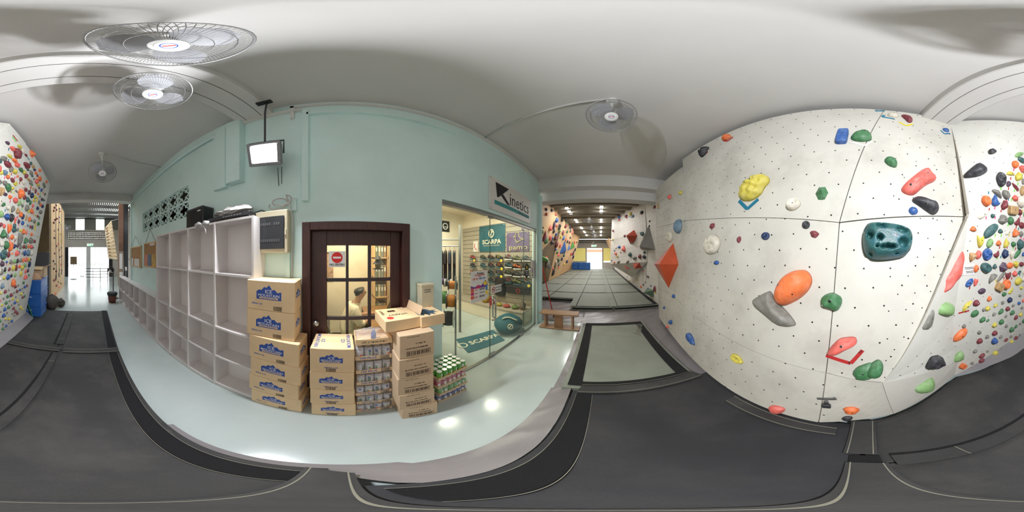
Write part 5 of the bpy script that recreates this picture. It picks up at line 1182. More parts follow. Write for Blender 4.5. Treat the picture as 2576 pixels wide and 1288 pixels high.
MB().box((-0.22, -0.22, 0.34), (0.22, 0.22, 0.385)).build('seat', M['black'], ch, bevel=0.02, world=False); MB().box((-0.29, -0.2, 0.48), (-0.24, 0.2, 0.70)).build('backrest', M['black'], ch, bevel=0.02, world=False)
MB().tube([(-0.21, 0, 0.37), (-0.25, 0, 0.6)], 0.015, 6).build('back_bar', M['grey'], ch, world=False); MB().tube([(0, 0, 0.06), (0, 0, 0.34)], 0.025, 8).build('column', M['grey'], ch, world=False)
for k in range(5): MB().tube([(0, 0, 0.07), (0.25 * math.cos(k * 1.256), 0.25 * math.sin(k * 1.256), 0.035)], 0.016, 6).build('leg', M['black'], ch, world=False)
# ================================================================ fans
def guard(r, n, m):
    b = MB()
    for s in (1, -1):
        for k in range(n):
            a = 2 * PI * k / n; sw_ = 0.22 * s
            pts = []
            for q in range(5):
                t = q / 4; rr = r * (0.26 + 0.74 * t); aa = a + sw_ * t
                pts.append((rr * math.cos(aa), rr * math.sin(aa), s * r * 0.24 * (1 - t ** 2.6)))
            b.tube(pts, 0.0013, 3)
        for f in (0.55, 0.82): b.tube([(r * f * math.cos(2 * PI * k / 28), r * f * math.sin(2 * PI * k / 28), s * r * 0.24 * (1 - ((f - 0.26) / 0.74) ** 2.6)) for k in range(28)], 0.0018, 3, closed=True)
    return b.mesh('guard', m)
def rim(r, m): return MB().tube([(r * math.cos(2 * PI * k / 36), r * math.sin(2 * PI * k / 36), 0) for k in range(36)], 0.006, 6, closed=True).mesh('guard_rim', m, smooth=True)
def blade_mesh(r, m):
    vs = []; n = 8
    for i in range(n + 1):
        t = i / n; rr = r * (0.22 + 0.66 * t); w = r * (0.18 + 0.26 * math.sin(PI * min(1, t * 0.9 + 0.08)))
        for s in (-1, 0, 1):
            vs.append((rr, s * w * (1 if s < 0 else 0.9) + 0.10 * r * t, s * w * 0.28 * (1 - 0.4 * t)))
    fs = [(i * 3 + k, i * 3 + k + 1, (i + 1) * 3 + k + 1, (i + 1) * 3 + k) for i in range(n) for k in range(2)]
    return MB().add(vs, fs).mesh('blade', m, smooth=True)
GU, RM_, BLD = {}, {}, {}
def fan(name, label, loc, axis, r, mount, spin=0.0, nw=84, dark=False, group=None, logo=M['ink_red']):
    f = thing(name, label, 'fan', loc, group)
    key = (round(r, 3), nw, dark); wm = M['wire'] if not dark else M['black']
    if key not in GU: GU[key] = guard(r, nw, wm); RM_[key] = rim(r, wm); BLD[key] = blade_mesh(r, M['blade'] if not dark else M['dgrey'])
    q = Vector(axis).normalized().to_track_quat('Z', 'Y').to_matrix().to_4x4()
    put('guard', GU[key], f, M=q); put('guard_rim', RM_[key], f, M=q)
    for k in range(3): put('blade', BLD[key], f, M=q @ Matrix.Rotation(spin + k * 2 * PI / 3, 4, 'Z'))
    put('hub_cap', MB().lathe([(r * 0.27, r * 0.16), (r * 0.27, r * 0.235), (r * 0.2, r * 0.255)], n=24).mesh('hub_cap', M['white']), f, M=q)
    put('hub_badge', MB().lathe([(r * 0.19, r * 0.255), (r * 0.185, r * 0.262)], n=24).mesh('hub_badge', M['ink_white']), f, M=q)
    put('lettering', MB().lathe([(r * 0.12, r * 0.2622), (r * 0.12, r * 0.2635), (r * 0.10, r * 0.2635), (r * 0.10, r * 0.2622)], n=20).mesh('lettering', M['ink_blue']), f, M=q)
    put('lettering', MB().box((-r * 0.09, -r * 0.018, r * 0.2622), (r * 0.09, r * 0.018, r * 0.2638)).mesh('lettering', logo), f, M=q)
    put('motor', MB().lathe([(r * 0.22, -r * 0.1), (r * 0.3, -r * 0.25), (r * 0.28, -r * 0.6), (r * 0.15, -r * 0.72)], n=20).mesh('motor', M['white'], smooth=True), f, M=q)
    if mount:
        back = Vector(loc) - Vector(axis).normalized() * r * 0.6
        MB().tube([back, ((back.x + mount[0]) / 2, (back.y + mount[1]) / 2, (back.z + mount[2]) / 2), mount], 0.018, 8).build('stem', M['white'], f, smooth=True)
        MB().lathe([(0.05, mount[2] - 0.05), (0.06, mount[2] - 0.001)], (mount[0], mount[1], 0), 16).build('ceiling_plate', M['white'], f)
    return f
fan('ceiling_fan', 'large caged fan directly overhead, the one nearest the room centre', (-0.418, 0.232, E + 1.70), (0.06, -0.06, -1), 0.24, (-0.418, 0.232, CZ), 0.5)
fan('ceiling_fan', 'caged fan hanging right under the ceiling beam', (-0.955, 0.41, E + 1.64), (0.06, -0.05, -1), 0.25, (-0.955, 0.41, E + 1.88), 1.1)
fan('ceiling_fan', 'caged fan with grey blades on the ceiling towards the gym', (1.46, -0.115, E + 1.70), (-0.5, 0.05, -0.9), 0.23, (1.44, -0.12, CZ), 0.2)
fan('ceiling_fan', 'caged fan on the ceiling towards the entrance hall', (-2.78, 0.27, E + 1.58), (0.55, -0.08, -0.85), 0.24, (-2.78, 0.25, CZ), 0.2)
for i, (x, y) in enumerate(((8.6, 0.52), (11.0, 0.50), (13.1, 0.42), (15.4, 0.38))):
    fan('ceiling_fan', 'caged fan under the gym joists, %s from the room' % ('first', 'second', 'third', 'fourth')[i], (x, y, E + 1.86), (-0.25, 0.1, -1), 0.30, (x, y, gz - 0.001), 0.3, nw=36, group='fans under the gym joists')
# ================================================================ gym lamps
for i, (x, y) in enumerate(GYM_LAMPS):
    row = 'middle row of the gym' if y < 0.5 else 'row by the plywood wall'
    o = thing('tube_lamp', 'twin fluorescent tube lamp, %s from the room in the %s' % (('first', 'second', 'third', 'fourth', 'fifth')[i % 5], row), 'lamp', (x, y, GYM_Z), 'gym tube lamps')
    box('fitting', (x - 0.62, y - 0.07, GYM_Z - 0.002), (x + 0.62, y + 0.07, GYM_Z + 0.035), M['white'], o)
    for s in (-0.045, 0.045): MB().tube([(x - 0.58, y + s, GYM_Z - 0.022), (x + 0.58, y + s, GYM_Z - 0.022)], 0.016, 8).build('tube', M['tube'], o, smooth=True)
# ================================================================ mats
def mat_piece(name, label, x0, x1, y0, y1, z0, z1, m, seed, group=None, n=10, amp=0.006, skew=None, cat='mat'):
    rnd = random.Random(seed); vs = []
    f1, f2, p1, p2 = rnd.uniform(2, 4), rnd.uniform(2, 4), rnd.uniform(0, 6), rnd.uniform(0, 6)
    for j in range(n + 1):
        for i in range(n + 1):
            u, v_ = i / n, j / n; ed = i in (0, n) or j in (0, n)
            x = x0 + (x1 - x0) * u; y = y0 + (y1 - y0) * v_
            if skew: x, y = skew(u, v_)
            vs.append((x, y, z1 - (0.012 if ed else 0) + (0 if ed else amp * (math.sin(f1 * x + p1) * math.cos(f2 * y + p2)) + rnd.uniform(-amp, amp) * 0.2)))
    N = len(vs); ring = [i for i in range(n + 1)] + [(j + 1) * (n + 1) + n for j in range(n)] + [n * (n + 1) + n - 1 - i for i in range(n)] + [(n - 1 - j) * (n + 1) for j in range(n - 1)]
    fs = [(j * (n + 1) + i, j * (n + 1) + i + 1, (j + 1) * (n + 1) + i + 1, (j + 1) * (n + 1) + i) for j in range(n) for i in range(n)]
    vs += [(vs[k][0], vs[k][1], z0) for k in ring]; L = len(ring)
    fs += [(ring[k], ring[(k + 1) % L], N + (k + 1) % L, N + k) for k in range(L)] + [tuple(N + k for k in range(L))]
    o = thing(name, label, cat, ((x0 + x1) / 2, (y0 + y1) / 2, z0), group)
    MB().add(vs, fs).build('cover', m, o, smooth=False)
    return o
ZM = 0.10
BG = 'charcoal crash mats around the camera'
def strip(parent, poly, m, z, name='edge_strip', t=0.004):
    return MB().prism([(a, c, z) for a, c in poly], (0, 0, t)).build(name, m, parent)
def line(parent, pts, z, w=0.005, name='stitching'):
    b = MB()
    for (a, c) in zip(pts[:-1], pts[1:]):
        p, q = Vector((*a, z)), Vector((*c, z)); d = (q - p).normalized(); nn = Vector((-d.y, d.x, 0)) * w / 2
        b.prism([p - nn, q - nn, q + nn, p + nn], (0, 0, 0.0025))
    return b.build(name, M['stitch'], parent)
def lin(x0, x1, y0a, y0b, y1a, y1b): return lambda u, v: (x0 + (x1 - x0) * u, (y0a + (y0b - y0a) * u) * (1 - v) + (y1a + (y1b - y1a) * u) * v)
def PL(x):
    K = [(-2.6, -1.36), (-1.4, -1.40), (-1.05, -1.475), (-0.27, -1.075), (0.1, -0.97)]
    for (a, ya_), (c, yc_) in zip(K[:-1], K[1:]):
        if x <= c: return ya_ + (yc_ - ya_) * (x - a) / (c - a)
    return K[-1][1]
m1 = mat_piece('crash_mat', 'far charcoal crash mat bordering the grey floor towards the entrance hall', -4.72, -2.52, -0.46, 0.56, 0.002, ZM, M['mat_black'], 1, BG, skew=lin(-4.72, -2.52, -0.46, -0.46, 0.60, 0.50))
m2 = mat_piece('crash_mat', 'far charcoal crash mat along the crowded hold board by the crates', -4.72, -2.52, -1.36, -0.47, 0.002, ZM, M['mat_black'], 2, BG)
m3 = mat_piece('crash_mat', 'long charcoal crash mat opposite the pigeonhole shelf', -2.50, -0.06, -0.46, 0.5, 0.002, ZM, M['mat_black'], 3, BG, n=14, skew=lin(-2.50, -0.04, -0.46, -0.50, 0.50, 0.455))
m4 = mat_piece('crash_mat', 'charcoal crash mat at the foot of the crowded hold board', -2.50, -0.06, -1.34, -0.47, 0.002, ZM, M['mat_black'], 4, BG, n=14, skew=lambda u, v: (-2.50 + 2.46 * u, (lambda x, t: t + (1 - v) * 0 if False else (PL(x) * (1 - v) + t * v))(-2.50 + 2.46 * u, -0.47 - 0.04 * u)))
m5 = mat_piece('crash_mat', 'large charcoal crash mat at the foot of the pale slab', -0.03, 1.52, -1.0, 0.3, 0.002, ZM, M['mat_shaded'], 5, BG, n=16, skew=lin(-0.02, 1.52, -0.99, -1.22, 0.27, 0.24))
# hook strips along the free edges
strip(m1, [(-4.7, 0.57), (-4.7, 0.43), (-2.54, 0.34), (-2.54, 0.47)], M['velcro'], ZM + 0.004)
strip(m3, [(-2.48, 0.455), (-2.48, 0.33), (-0.10, 0.30), (-0.10, 0.405)], M['velcro'], ZM + 0.004)
strip(m5, [(0.06, 0.225), (0.06, 0.09), (1.45, 0.06), (1.45, 0.195)], M['velcro'], ZM + 0.004)
for (o_, a, c, yo, yi) in ((m3, -2.48, -0.10, (0.46, 0.41), (0.325, 0.295)), (m5, 0.06, 1.45, (0.232, 0.20), (0.085, 0.055))):
    line(o_, [(a, yo[0]), (c, yo[1])], ZM + 0.004, 0.003); line(o_, [(a, yi[0]), (c, yi[1])], ZM + 0.004, 0.003)
# joint covers with pale seams
def cover(parent, poly, z, seams=True, name='joint_cover'):
    o = strip(parent, poly, M['mat_black'], z, name, 0.006)
    P = [Vector((*p, 0)) for p in poly]
    if seams:
        for (i, j, k, l) in ((0, 1, 3, 2), (3, 2, 0, 1)):
            a = P[i] * 0.88 + P[k] * 0.12; c = P[j] * 0.88 + P[l] * 0.12; line(parent, [(a.x, a.y), (c.x, c.y)], z + 0.006, 0.0045)
    return o
cover(m5, [(-0.105, 0.455), (-0.105, -0.50), (0.03, -0.52), (0.03, 0.40)], ZM + 0.006)
cover(m5, [(-0.085, -0.60), (-0.13, -1.02), (0.02, -1.02), (0.045, -0.62)], ZM + 0.008)
strip(m5, [(-0.09, -0.51), (-0.09, -0.59), (0.02, -0.60), (0.02, -0.52)], M['velcro'], ZM + 0.004)
cover(m4, [(-2.40, -0.42), (-2.40, -0.50), (-0.13, -0.58), (-0.13, -0.47)], ZM + 0.008)
strip(m4, [(-2.40, -0.50), (-2.40, -0.53), (-0.13, -0.605), (-0.13, -0.58)], M['velcro'], ZM + 0.004, 'hook_strip')
cover(m2, [(-4.5, -0.36), (-4.5, -0.50), (-2.70, -0.52), (-2.70, -0.38)], ZM + 0.006)
strip(m2, [(-4.5, -0.50), (-4.5, -0.54), (-2.70, -0.56), (-2.70, -0.52)], M['velcro'], ZM + 0.004, 'hook_strip')
cover(m3, [(-2.56, 0.50), (-2.56, -0.36), (-2.42, -0.36), (-2.42, 0.48)], ZM + 0.010)
cover(m4, [(-2.56, -0.42), (-2.56, -1.30), (-2.44, -1.30), (-2.44, -0.42)], ZM + 0.010)
cover(m5, [(1.46, 0.20), (1.46, -1.08), (1.64, -1.02), (1.64, 0.16)], ZM + 0.008)
cover(m5, [(0.10, -0.83), (0.95, -0.93), (0.95, -1.06), (0.10, -0.93)], ZM + 0.006)
# framed grey mat
fm2 = mat_piece('framed_mat', 'grey-green mat with a black border lying in front of the pale slab', 1.56, 3.76, -1.04, 0.36, 0.042, 0.105, M['mat_grey'], 11, None, n=12, amp=0.004)
zz = 0.115
for poly in ([(1.60, 0.31), (1.60, 0.17), (3.74, 0.15), (3.74, 0.29)], [(1.60, -1.00), (1.60, -0.86), (3.74, -0.84), (3.74, -0.98)], [(1.60, 0.17), (1.60, -0.86), (1.68, -0.86), (1.68, 0.17)], [(3.62, 0.15), (3.62, -0.84), (3.74, -0.84), (3.74, 0.15)]):
    strip(fm2, poly, M['velcro'], zz - 0.006, 'border_strip', 0.006)
p_ = on_z(1605, 829, zz); text('Asana', 0.24, M['stitch'], fm2, (p_.x, p_.y, zz + 0.002), (0.93, -0.30, 0), (0.30, 0.93, 0), shear=0.35)
# vinyl sheets (one each side)
def wrinkled(name, label, fn, nu, nv, amp, seed, m, flat=False):
    rnd = random.Random(seed); vs = []
    ws = [(rnd.uniform(3, 12), rnd.uniform(2, 9), rnd.uniform(0, 6)) for _ in range(6)]
    for j in range(nv + 1):
        for i in range(nu + 1):
            u, v_ = i / nu, j / nv; p = Vector(fn(u, v_)); h = sum(math.sin(a * p.x + c * p.y + d) for a, c, d in ws) / 6
            h = max(0, 1 - abs(h) * 5) * amp * (0 if (j in (0,)) else 1)
            vs.append((p.x, p.y, p.z + h))
    fs = [(j * (nu + 1) + i, j * (nu + 1) + i + 1, (j + 1) * (nu + 1) + i + 1, (j + 1) * (nu + 1) + i) for j in range(nv) for i in range(nu)]
    o = thing(name, label, 'vinyl sheet', fn(0.5, 0.5)); MB().add(vs, fs).build('sheet', m, o, smooth=True)
    return o
def skirt(u, v_):
    x = -0.9 + u * 2.5; t = u
    yo = 0.53 - 0.02 * t + (0.0 if x < 0.2 else -0.03); yi = (0.455 if x < -0.05 else 0.285 if x > 0.12 else 0.455 - (x + 0.05)) - 0.02
    return (x, yo + (yi - yo) * v_, 0.004 + 0.085 * v_ ** 1.5)
wrinkled('vinyl_skirt', 'shiny grey vinyl skirt sloping from the black mats to the floor', skirt, 60, 8, 0.012, 3, M['vinyl'])
wrinkled('vinyl_sheet', 'grey wrinkled vinyl sheet under the framed mat and before the gym mats', lambda u, v_: (1.45 + u * 4.1, 0.46 - 0.02 * u - v_ * 2.3, 0.006 + 0.012 * v_), 70, 40, 0.02, 5, M['vinyl'])
wrinkled('vinyl_sheet', 'grey wrinkled vinyl sheet spread behind the wooden bench', lambda u, v_: (4.0 + u * 2.3, 0.40 + v_ * 2.9, 0.006), 40, 44, 0.02, 7, M['vinyl'])
o = wrinkled('vinyl_skirting', 'grey vinyl skirting below the crowded hold board', lambda u, v_: (-3.9 + u * 2.85, -1.505 + 0.19 * v_ * min(1, (1.02 - u) * 3), 0.10 + 0.16 * (1 - v_) * min(1, (1.02 - u) * 3)), 30, 6, 0.006, 9, M['vinyl'])
# gym floor mats
xs_ = [4.95, 6.95, 9.0, 11.3, 13.6, 16.2, 18.7, 20.6]; ys_ = [(-1.90, -0.46), (-0.44, 0.82), (0.84, 2.02), (2.04, 3.15)]
cn_ = ['column under the white wall', 'second column from the white wall', 'third column from the white wall', 'column along the plywood wall']; rn_ = ['nearest', 'second', 'third', 'fourth', 'fifth', 'sixth', 'farthest']
gg = M['mat_grey']
for i in range(7):
    for j, (ya, yb3) in enumerate(ys_):
        xa, xb = xs_[i] + (0.95 if (i == 0 and j >= 2) else 0), xs_[i + 1] - 0.03
        o = mat_piece('gym_mat', 'grey-green gym floor mat, %s of the %s' % (rn_[i], cn_[j]), xa, xb, ya, yb3, 0.02, 0.15, gg, 100 + i * 4 + j, 'grey gym floor mats', n=6, amp=0.006)
        strip(o, [(xa - 0.012, ya + 0.02), (xa - 0.012, yb3 - 0.02), (xa + 0.0, yb3 - 0.02), (xa + 0.0, ya + 0.02)], M['velcro'], 0.06, 'front_edge', 0.05)
        if j < 3 and i < 6:
            q = MB().prism([(xa + 0.02, yb3 - 0.11, 0.152), (xb - 0.02, yb3 - 0.11, 0.152), (xb - 0.02, yb3 + 0.09, 0.152), (xa + 0.02, yb3 + 0.09, 0.152)], (0, 0, 0.007)).build('joint_cover', gg, o)
            strip(o, [(xa + 0.05, yb3 - 0.13), (xb - 0.05, yb3 - 0.13), (xb - 0.05, yb3 - 0.11), (xa + 0.05, yb3 - 0.11)], M['velcro'], 0.149, 'hook_strip', 0.006)
        strip(o, [(xa + 0.03, ya + 0.1), (xa + 0.03, yb3 - 0.12), (xa + 0.06, yb3 - 0.12), (xa + 0.06, ya + 0.1)], M['velcro'], 0.149, 'hook_strip', 0.005)
        if j == 0: strip(o, [(xa + 0.05, ya + 0.02), (xb, ya + 0.02), (xb, ya + 0.15), (xa + 0.05, ya + 0.15)], M['velcro'], 0.148, 'edge_strip', 0.006)
# ================================================================ bench and pole
bn = thing('bench', 'low wooden bench standing on the floor beside the grey vinyl sheet', 'bench', (3.6, 0.88, 0))
MB().box((3.46, 0.44, 0.385), (3.74, 1.32, 0.42)).build('seat', M['wood'], bn, bevel=0.005)
for y in (0.56, 1.18): MB().prism([(3.50, y, 0.03), (3.70, y, 0.03), (3.68, y, 0.385), (3.52, y, 0.385)], (0, 0.035, 0)).build('leg', M['wood'], bn)
MB().box((3.50, 0.78, 0.03), (3.525, 0.98, 0.385)).build('front_panel', mat('brown_bench_panel', (0.50, 0.36, 0.25), 0.5, 0.1, 8), bn)
MB().box((3.48, 0.42, 0.012), (3.72, 1.34, 0.035)).build('foot_rail', M['wood'], bn, bevel=0.004)
po = thing('red_pole', 'thin red pole leaning behind the wooden bench', 'pole', (4.25, 1.20, 0.02))
MB().tube([(4.25, 1.20, 0.03), (4.02, 1.50, E - 0.05)], 0.014, 8).build('shaft', M['ink_red'], po, smooth=True); MB().tube([(4.25, 1.20, 0.012), (4.245, 1.205, 0.06)], 0.018, 8).build('tip', M['black'], po)
# ================================================================ far gym objects
def crate(name, label, x0, x1, y0, y1, z0, z1, group, face='-x'):
    o = thing(name, label, 'crate', ((x0 + x1) / 2, (y0 + y1) / 2, z0), group)
    MB().box((x0, y0, z0), (x1, y1, z1)).build('body', M['crate'], o, bevel=0.012)
    MB().box((x0 - 0.012, y0 - 0.012, z1 - 0.045), (x1 + 0.012, y1 + 0.012, z1 - 0.004)).build('top_rim', M['crate'], o, bevel=0.004)
    lb_ = mat('crate_pale_blue', (0.52, 0.64, 0.78), 0.4, 0)  # paler blue for the vent slots and handle recess
    for s in ((y1,) if face == '+x' else ()):
        pass
    fxx = x1 if face == '+x' else x0; dx = 0.006 if face == '+x' else -0.006
    for k in range(3): box('side_rib', (fxx, y0 + (y1 - y0) * (k + 0.5) / 3 - 0.012, z0 + 0.03), (fxx + dx, y0 + (y1 - y0) * (k + 0.5) / 3 + 0.012, z1 - 0.05), M['crate'], o)
    for k in range(5):
        z = z0 + 0.05 + (z1 - z0 - 0.12) * k / 5
        for q in range(5): box('vent_slot', (x0 + (x1 - x0) * (q + 0.1) / 5, y1 - 0.001, z), (x0 + (x1 - x0) * (q + 0.8) / 5, y1 + 0.003, z + 0.01), lb_, o)
    box('handle_recess', (fxx - abs(dx), (y0 + y1) / 2 - 0.07, z1 - 0.12), (fxx + dx * 1.1, (y0 + y1) / 2 + 0.07, z1 - 0.075), lb_, o)
    return o
for j in range(3):
    for k in range(2):
        y0 = 0.98 + j * 0.72
        crate('blue_crate', 'blue crate at the far gym end, %s, %s layer' % (('nearest the door', 'middle of the row', 'nearest the plywood wall')[j], ('lower', 'upper')[k]), 18.9, 19.5, y0, y0 + 0.68, 0.16 + k * 0.42, 0.57 + k * 0.42, 'blue crates in the gym')
es = thing('exit_sign', 'green EXIT sign above the bright gym doorway', 'sign', (fx - 0.05, fy(1494), fz(621)))
exm = mat('exit_green', (0.05, 0.62, 0.42), 0.5, 0, emit=1.0)
box('body', (fx - 0.06, fy(1498.5), fz(621)), (fx, fy(1490.5), fz(616)), exm, es)
text('EXIT', 0.34, M['exit_white'], es, (fx - 0.063, fy(1494.5), fz(618.6)), (0, -1, 0), (0, 0, 1), bold=0.02)
ck = thing('wall_clock', 'round white clock above the gym EXIT sign', 'clock', (fx - 0.03, fy(1492), fz(611)))
cc_ = (fx - 0.02, fy(1492), fz(611)); MB().lathe([(0.15, -0.03), (0.17, 0.0), (0.17, 0.02)], cc_, 28, 'x').build('case', M['dgrey'], ck); MB().lathe([(0.14, -0.032), (0.14, -0.03)], cc_, 28, 'x').build('dial', M['white'], ck)
for (a, l) in ((0.6, 0.075), (2.2, 0.11)): MB().tube([Vector(cc_) + Vector((-0.04, 0, 0)), Vector(cc_) + Vector((-0.04, l * math.sin(a), l * math.cos(a)))], 0.012, 5).build('hand', M['black'], ck)
# outside the gym door: fence with zigzag bars, brick-topped house
fn = thing('zigzag_fence', 'white zigzag barrier standing outside the gym doorway', 'fence', (24, fy(1495), 0))
for k in range(6):
    y = d0 + (d1 - d0) * k / 6; w_ = (d1 - d0) / 6
    MB().tube([(24, y, 0.0), (24, y + w_ / 2, 1.0), (24, y + w_, 0.0)], 0.03, 5).build('bar', M['grey'], fn)
box('rail', (23.98, d0 - 0.3, 0.48), (24.02, d1 + 0.3, 0.53), M['grey'], fn)
hs = thing('street_house', 'pale house with a brick red band seen through the gym doorway', 'building', (34, 0, 0))
box('facade', (34, -9, 0), (38, 9, 4.6), M['white'], hs); box('brick_band', (33.95, -9, 2.55), (34, 9, 3.1), mat('brick_red', (0.68, 0.36, 0.27), 0.8, 0.1, 4), hs); box('roof_band', (33.7, -9, 3.3), (34, 9, 3.5), M['concrete'], hs)
for y in (-2.4, -0.6, 1.3): box('window', (33.96, y, 0.9), (34, y + 0.9, 2.0), M['grey'], hs)
# ================================================================ entrance hall objects
es = thing('exit_sign', 'green EXIT sign above the roller shutter of the entrance hall', 'sign', (hx, wy(227), wz(619)))
box('body', (hx, wy(221), wz(619)), (hx + 0.06, wy(233), wz(613.5)), exm, es); text('EXIT', 0.26, M['exit_white'], es, (hx + 0.063, wy(227), wz(616.3)), (0, 1, 0), (0, 0, 1), bold=0.02)
cw_ = thing('rope_wall', 'tall plywood climbing wall with dark holds in the entrance hall', 'climbing wall', (-7.7, -1.4, 0))
MB().box((-9.6, -1.42, 0), (-6.0, -1.32, 4.4)).build('panel', M['ply'], cw_); MB().box((-6.0, -2.3, 0), (-5.96, -1.32, 4.4)).build('panel', mat('pale_ply', (0.80, 0.72, 0.58), 0.6, 0.05, 3), cw_)
bd = thing('plywood_sheet', 'brown plywood sheet standing above grey padding beyond the hold board', 'board', (-5.45, -1.45, 0))
MB().box((-5.50, -1.9, 1.9), (-5.42, -1.27, 4.2)).build('sheet', M['ply_brown'], bd); MB().box((-5.50, -1.9, 0.0), (-5.40, -1.27, 1.88)).build('padding', mat('grey_padding', (0.36, 0.36, 0.38), 0.7, 0.05, 3), bd, bevel=0.02)
# campus board
def cb_pt(px, py, x): return on_x(px, py, x)
A0, A1, A2, A3 = cb_pt(265, 573, -9.2), cb_pt(280, 554.5, -9.6), cb_pt(295.5, 653, -8.8), cb_pt(274, 649, -8.5)
cbd = thing('campus_board', 'pale leaning training board with rows of wooden rungs in the entrance hall', 'climbing board', (A3.x, A3.y, A3.z))
nb = (A1 - A0).cross(A3 - A0).normalized()
if nb.dot(EYE - A0) < 0: nb = -nb
plp = mat('pale_birch', (0.86, 0.80, 0.68), 0.6, 0.04, 3)
MB().prism([A0, A1, A2, A3], -nb * 0.08).build('panel', plp, cbd)
for r in range(10):
    for k in range(4):
        u, v_ = (k + 0.5) / 4, (r + 0.6) / 10.4
        p = (A0 * (1 - u) + A1 * u) * (1 - v_) + (A3 * (1 - u) + A2 * u) * v_
        d = ((A1 - A0) * (1 - v_) + (A2 - A3) * v_); ex_ = d.normalized(); ey_ = nb.cross(ex_)
        w_ = d.length * (0.17 if k != 2 else 0.08); q = MB().prism([p - ex_ * w_ / 2 - ey_ * 0.035, p + ex_ * w_ / 2 - ey_ * 0.035, p + ex_ * w_ / 2 + ey_ * 0.035, p - ex_ * w_ / 2 + ey_ * 0.035], nb * 0.05)
        q.build('rung', M['ply'] if k != 0 else M['wood'], cbd)
for (a, c) in ((A2, Vector((-9.3, 3.0, 1.6))), (A1, Vector((-9.7, 3.0, 4.4)))): MB().tube([a - nb * 0.08, c], 0.03, 6).build('brace', M['grey'], cbd)
# partition with timber panel and two framed pictures
x_ = -6.9; ya, yb4 = on_x(299, 600, x_).y, on_x(311, 600, x_).y
pt_ = st(box('partition', (x_ - 0.1, ya, 1.95), (x_, yb4 + 0.05, 5.0), mat('reddish_wood_panel', (0.46, 0.32, 0.24), 0.5, 0.1, 5)))
st(box('partition_post', (x_ - 0.1, yb4, 0), (x_ + 0.02, yb4 + 0.2, 5.0), M['black']))
for i, (z0, z1) in enumerate(((1.15, 1.9), (0.45, 1.1))):
    o = thing('framed_picture', ('upper framed picture below the reddish timber panel in the hall', 'lower framed picture near the low shelf end in the hall')[i], 'picture', (x_, (ya + yb4) / 2, z0))
    box('picture_frame', (x_ - 0.03, ya - 0.02, z0), (x_ - 0.005, yb4 - 0.01, z1), M['wood'], o); box('print', (x_ - 0.006, ya + 0.02, z0 + 0.04), (x_ + 0.001, yb4 - 0.05, z1 - 0.04), M['paper'], o)
# pedestal fan, bin
bx_, by_ = -6.5, on_x(285, 690, -6.5).y
pf = fan('pedestal_fan', 'black pedestal fan standing by the low pigeonhole shelf in the hall', (bx_ + 0.08, by_ - 0.12, 1.14), (0.5, -0.8, 0.05), 0.22, None, 0.4, nw=36, dark=True)
MB().tube([(bx_, by_, 0.03), (bx_, by_, 1.22)], 0.022, 8).tube([(bx_, by_, 1.16), (bx_ + 0.02, by_ - 0.03, 1.15)], 0.02, 6).build('pole', M['black'], pf); MB().lathe([(0.22, 0.0), (0.21, 0.02), (0.05, 0.05), (0.04, 0.10)], (bx_, by_, 0), 20).build('base', M['dgrey'], pf)
p = on_z(284, 763, 0.0); bi = thing('dustbin', 'small brown dustbin with black liner beside the black pedestal fan', 'bin', (p.x - 0.15, p.y, 0))
MB().lathe([(0.13, 0.0), (0.17, 0.33)], (p.x - 0.15, p.y, 0), 16).build('body', mat('brown_plastic', (0.42, 0.22, 0.17), 0.5, 0.03), bi, smooth=True); MB().lathe([(0.172, 0.27), (0.20, 0.34), (0.185, 0.385), (0.15, 0.36)], (p.x - 0.15, p.y, 0), 16).build('liner', M['black'], bi)
# rack of rails, notice stand, shoes
X_ = -12.4; ra, rb = on_x(215, 690, X_).y, on_x(271, 690, X_).y
rk2 = thing('steel_rack', 'low dark steel rack of horizontal rails before the roller shutter', 'rack', (X_, (ra + rb) / 2, 0))
for z in (0.12, 0.34, 0.56, 0.78): box('rail', (X_ - 0.15, ra, z), (X_ + 0.15, rb, z + 0.035), M['dgrey'], rk2)
for k in range(4):
    y = ra + (rb - ra) * k / 3
    for dx in (-0.14, 0.14): box('post', (X_ + dx - 0.015, y - 0.015, 0), (X_ + dx + 0.015, y + 0.015, 0.84), M['dgrey'], rk2)
sx_ = -12.2; sy_ = on_x(185, 690, sx_).y
ns2 = thing('notice_stand', 'thin stand with a beige notice panel before the roller shutter', 'notice stand', (sx_, sy_, 0))
MB().lathe([(0.26, 0.0), (0.26, 0.03), (0.03, 0.06)], (sx_, sy_, 0), 16).build('base', M['dgrey'], ns2); MB().tube([(sx_, sy_, 0.04), (sx_, sy_, 1.75)], 0.02, 6).build('pole', M['dgrey'], ns2); box('panel', (sx_ + 0.02, sy_ - 0.24, 1.12), (sx_ + 0.04, sy_ + 0.24, 1.70), M['ply_brown'], ns2)
for i, s in enumerate((0, 0.16)):
    c = on_z(204, 696, 0.0); o = thing('shoe', ('dark shoe on the floor before the shutter, nearer the notice stand', 'dark shoe on the floor before the shutter, nearer the steel rack')[i], 'shoe', (c.x, c.y + s, 0.004)); put('upper', UPM['black'], o); put('sole', SOM, o); o.rotation_euler = (0, 0, 0.2)
c = on_x(168, 574, -12.6); wf = fan('wall_fan', 'grey caged fan high on the side wall of the entrance hall', (c.x, c.y, c.z), (1, 0.3, -0.2), 0.42, None, 0.3, nw=36)
MB().tube([(c.x - 0.2, c.y - 0.05, c.z - 0.05), (c.x - 0.45, c.y - 0.5, c.z - 0.3), (c.x - 0.45, -2.4, c.z - 0.3)], 0.03, 6).build('wall_arm', M['grey'], wf)
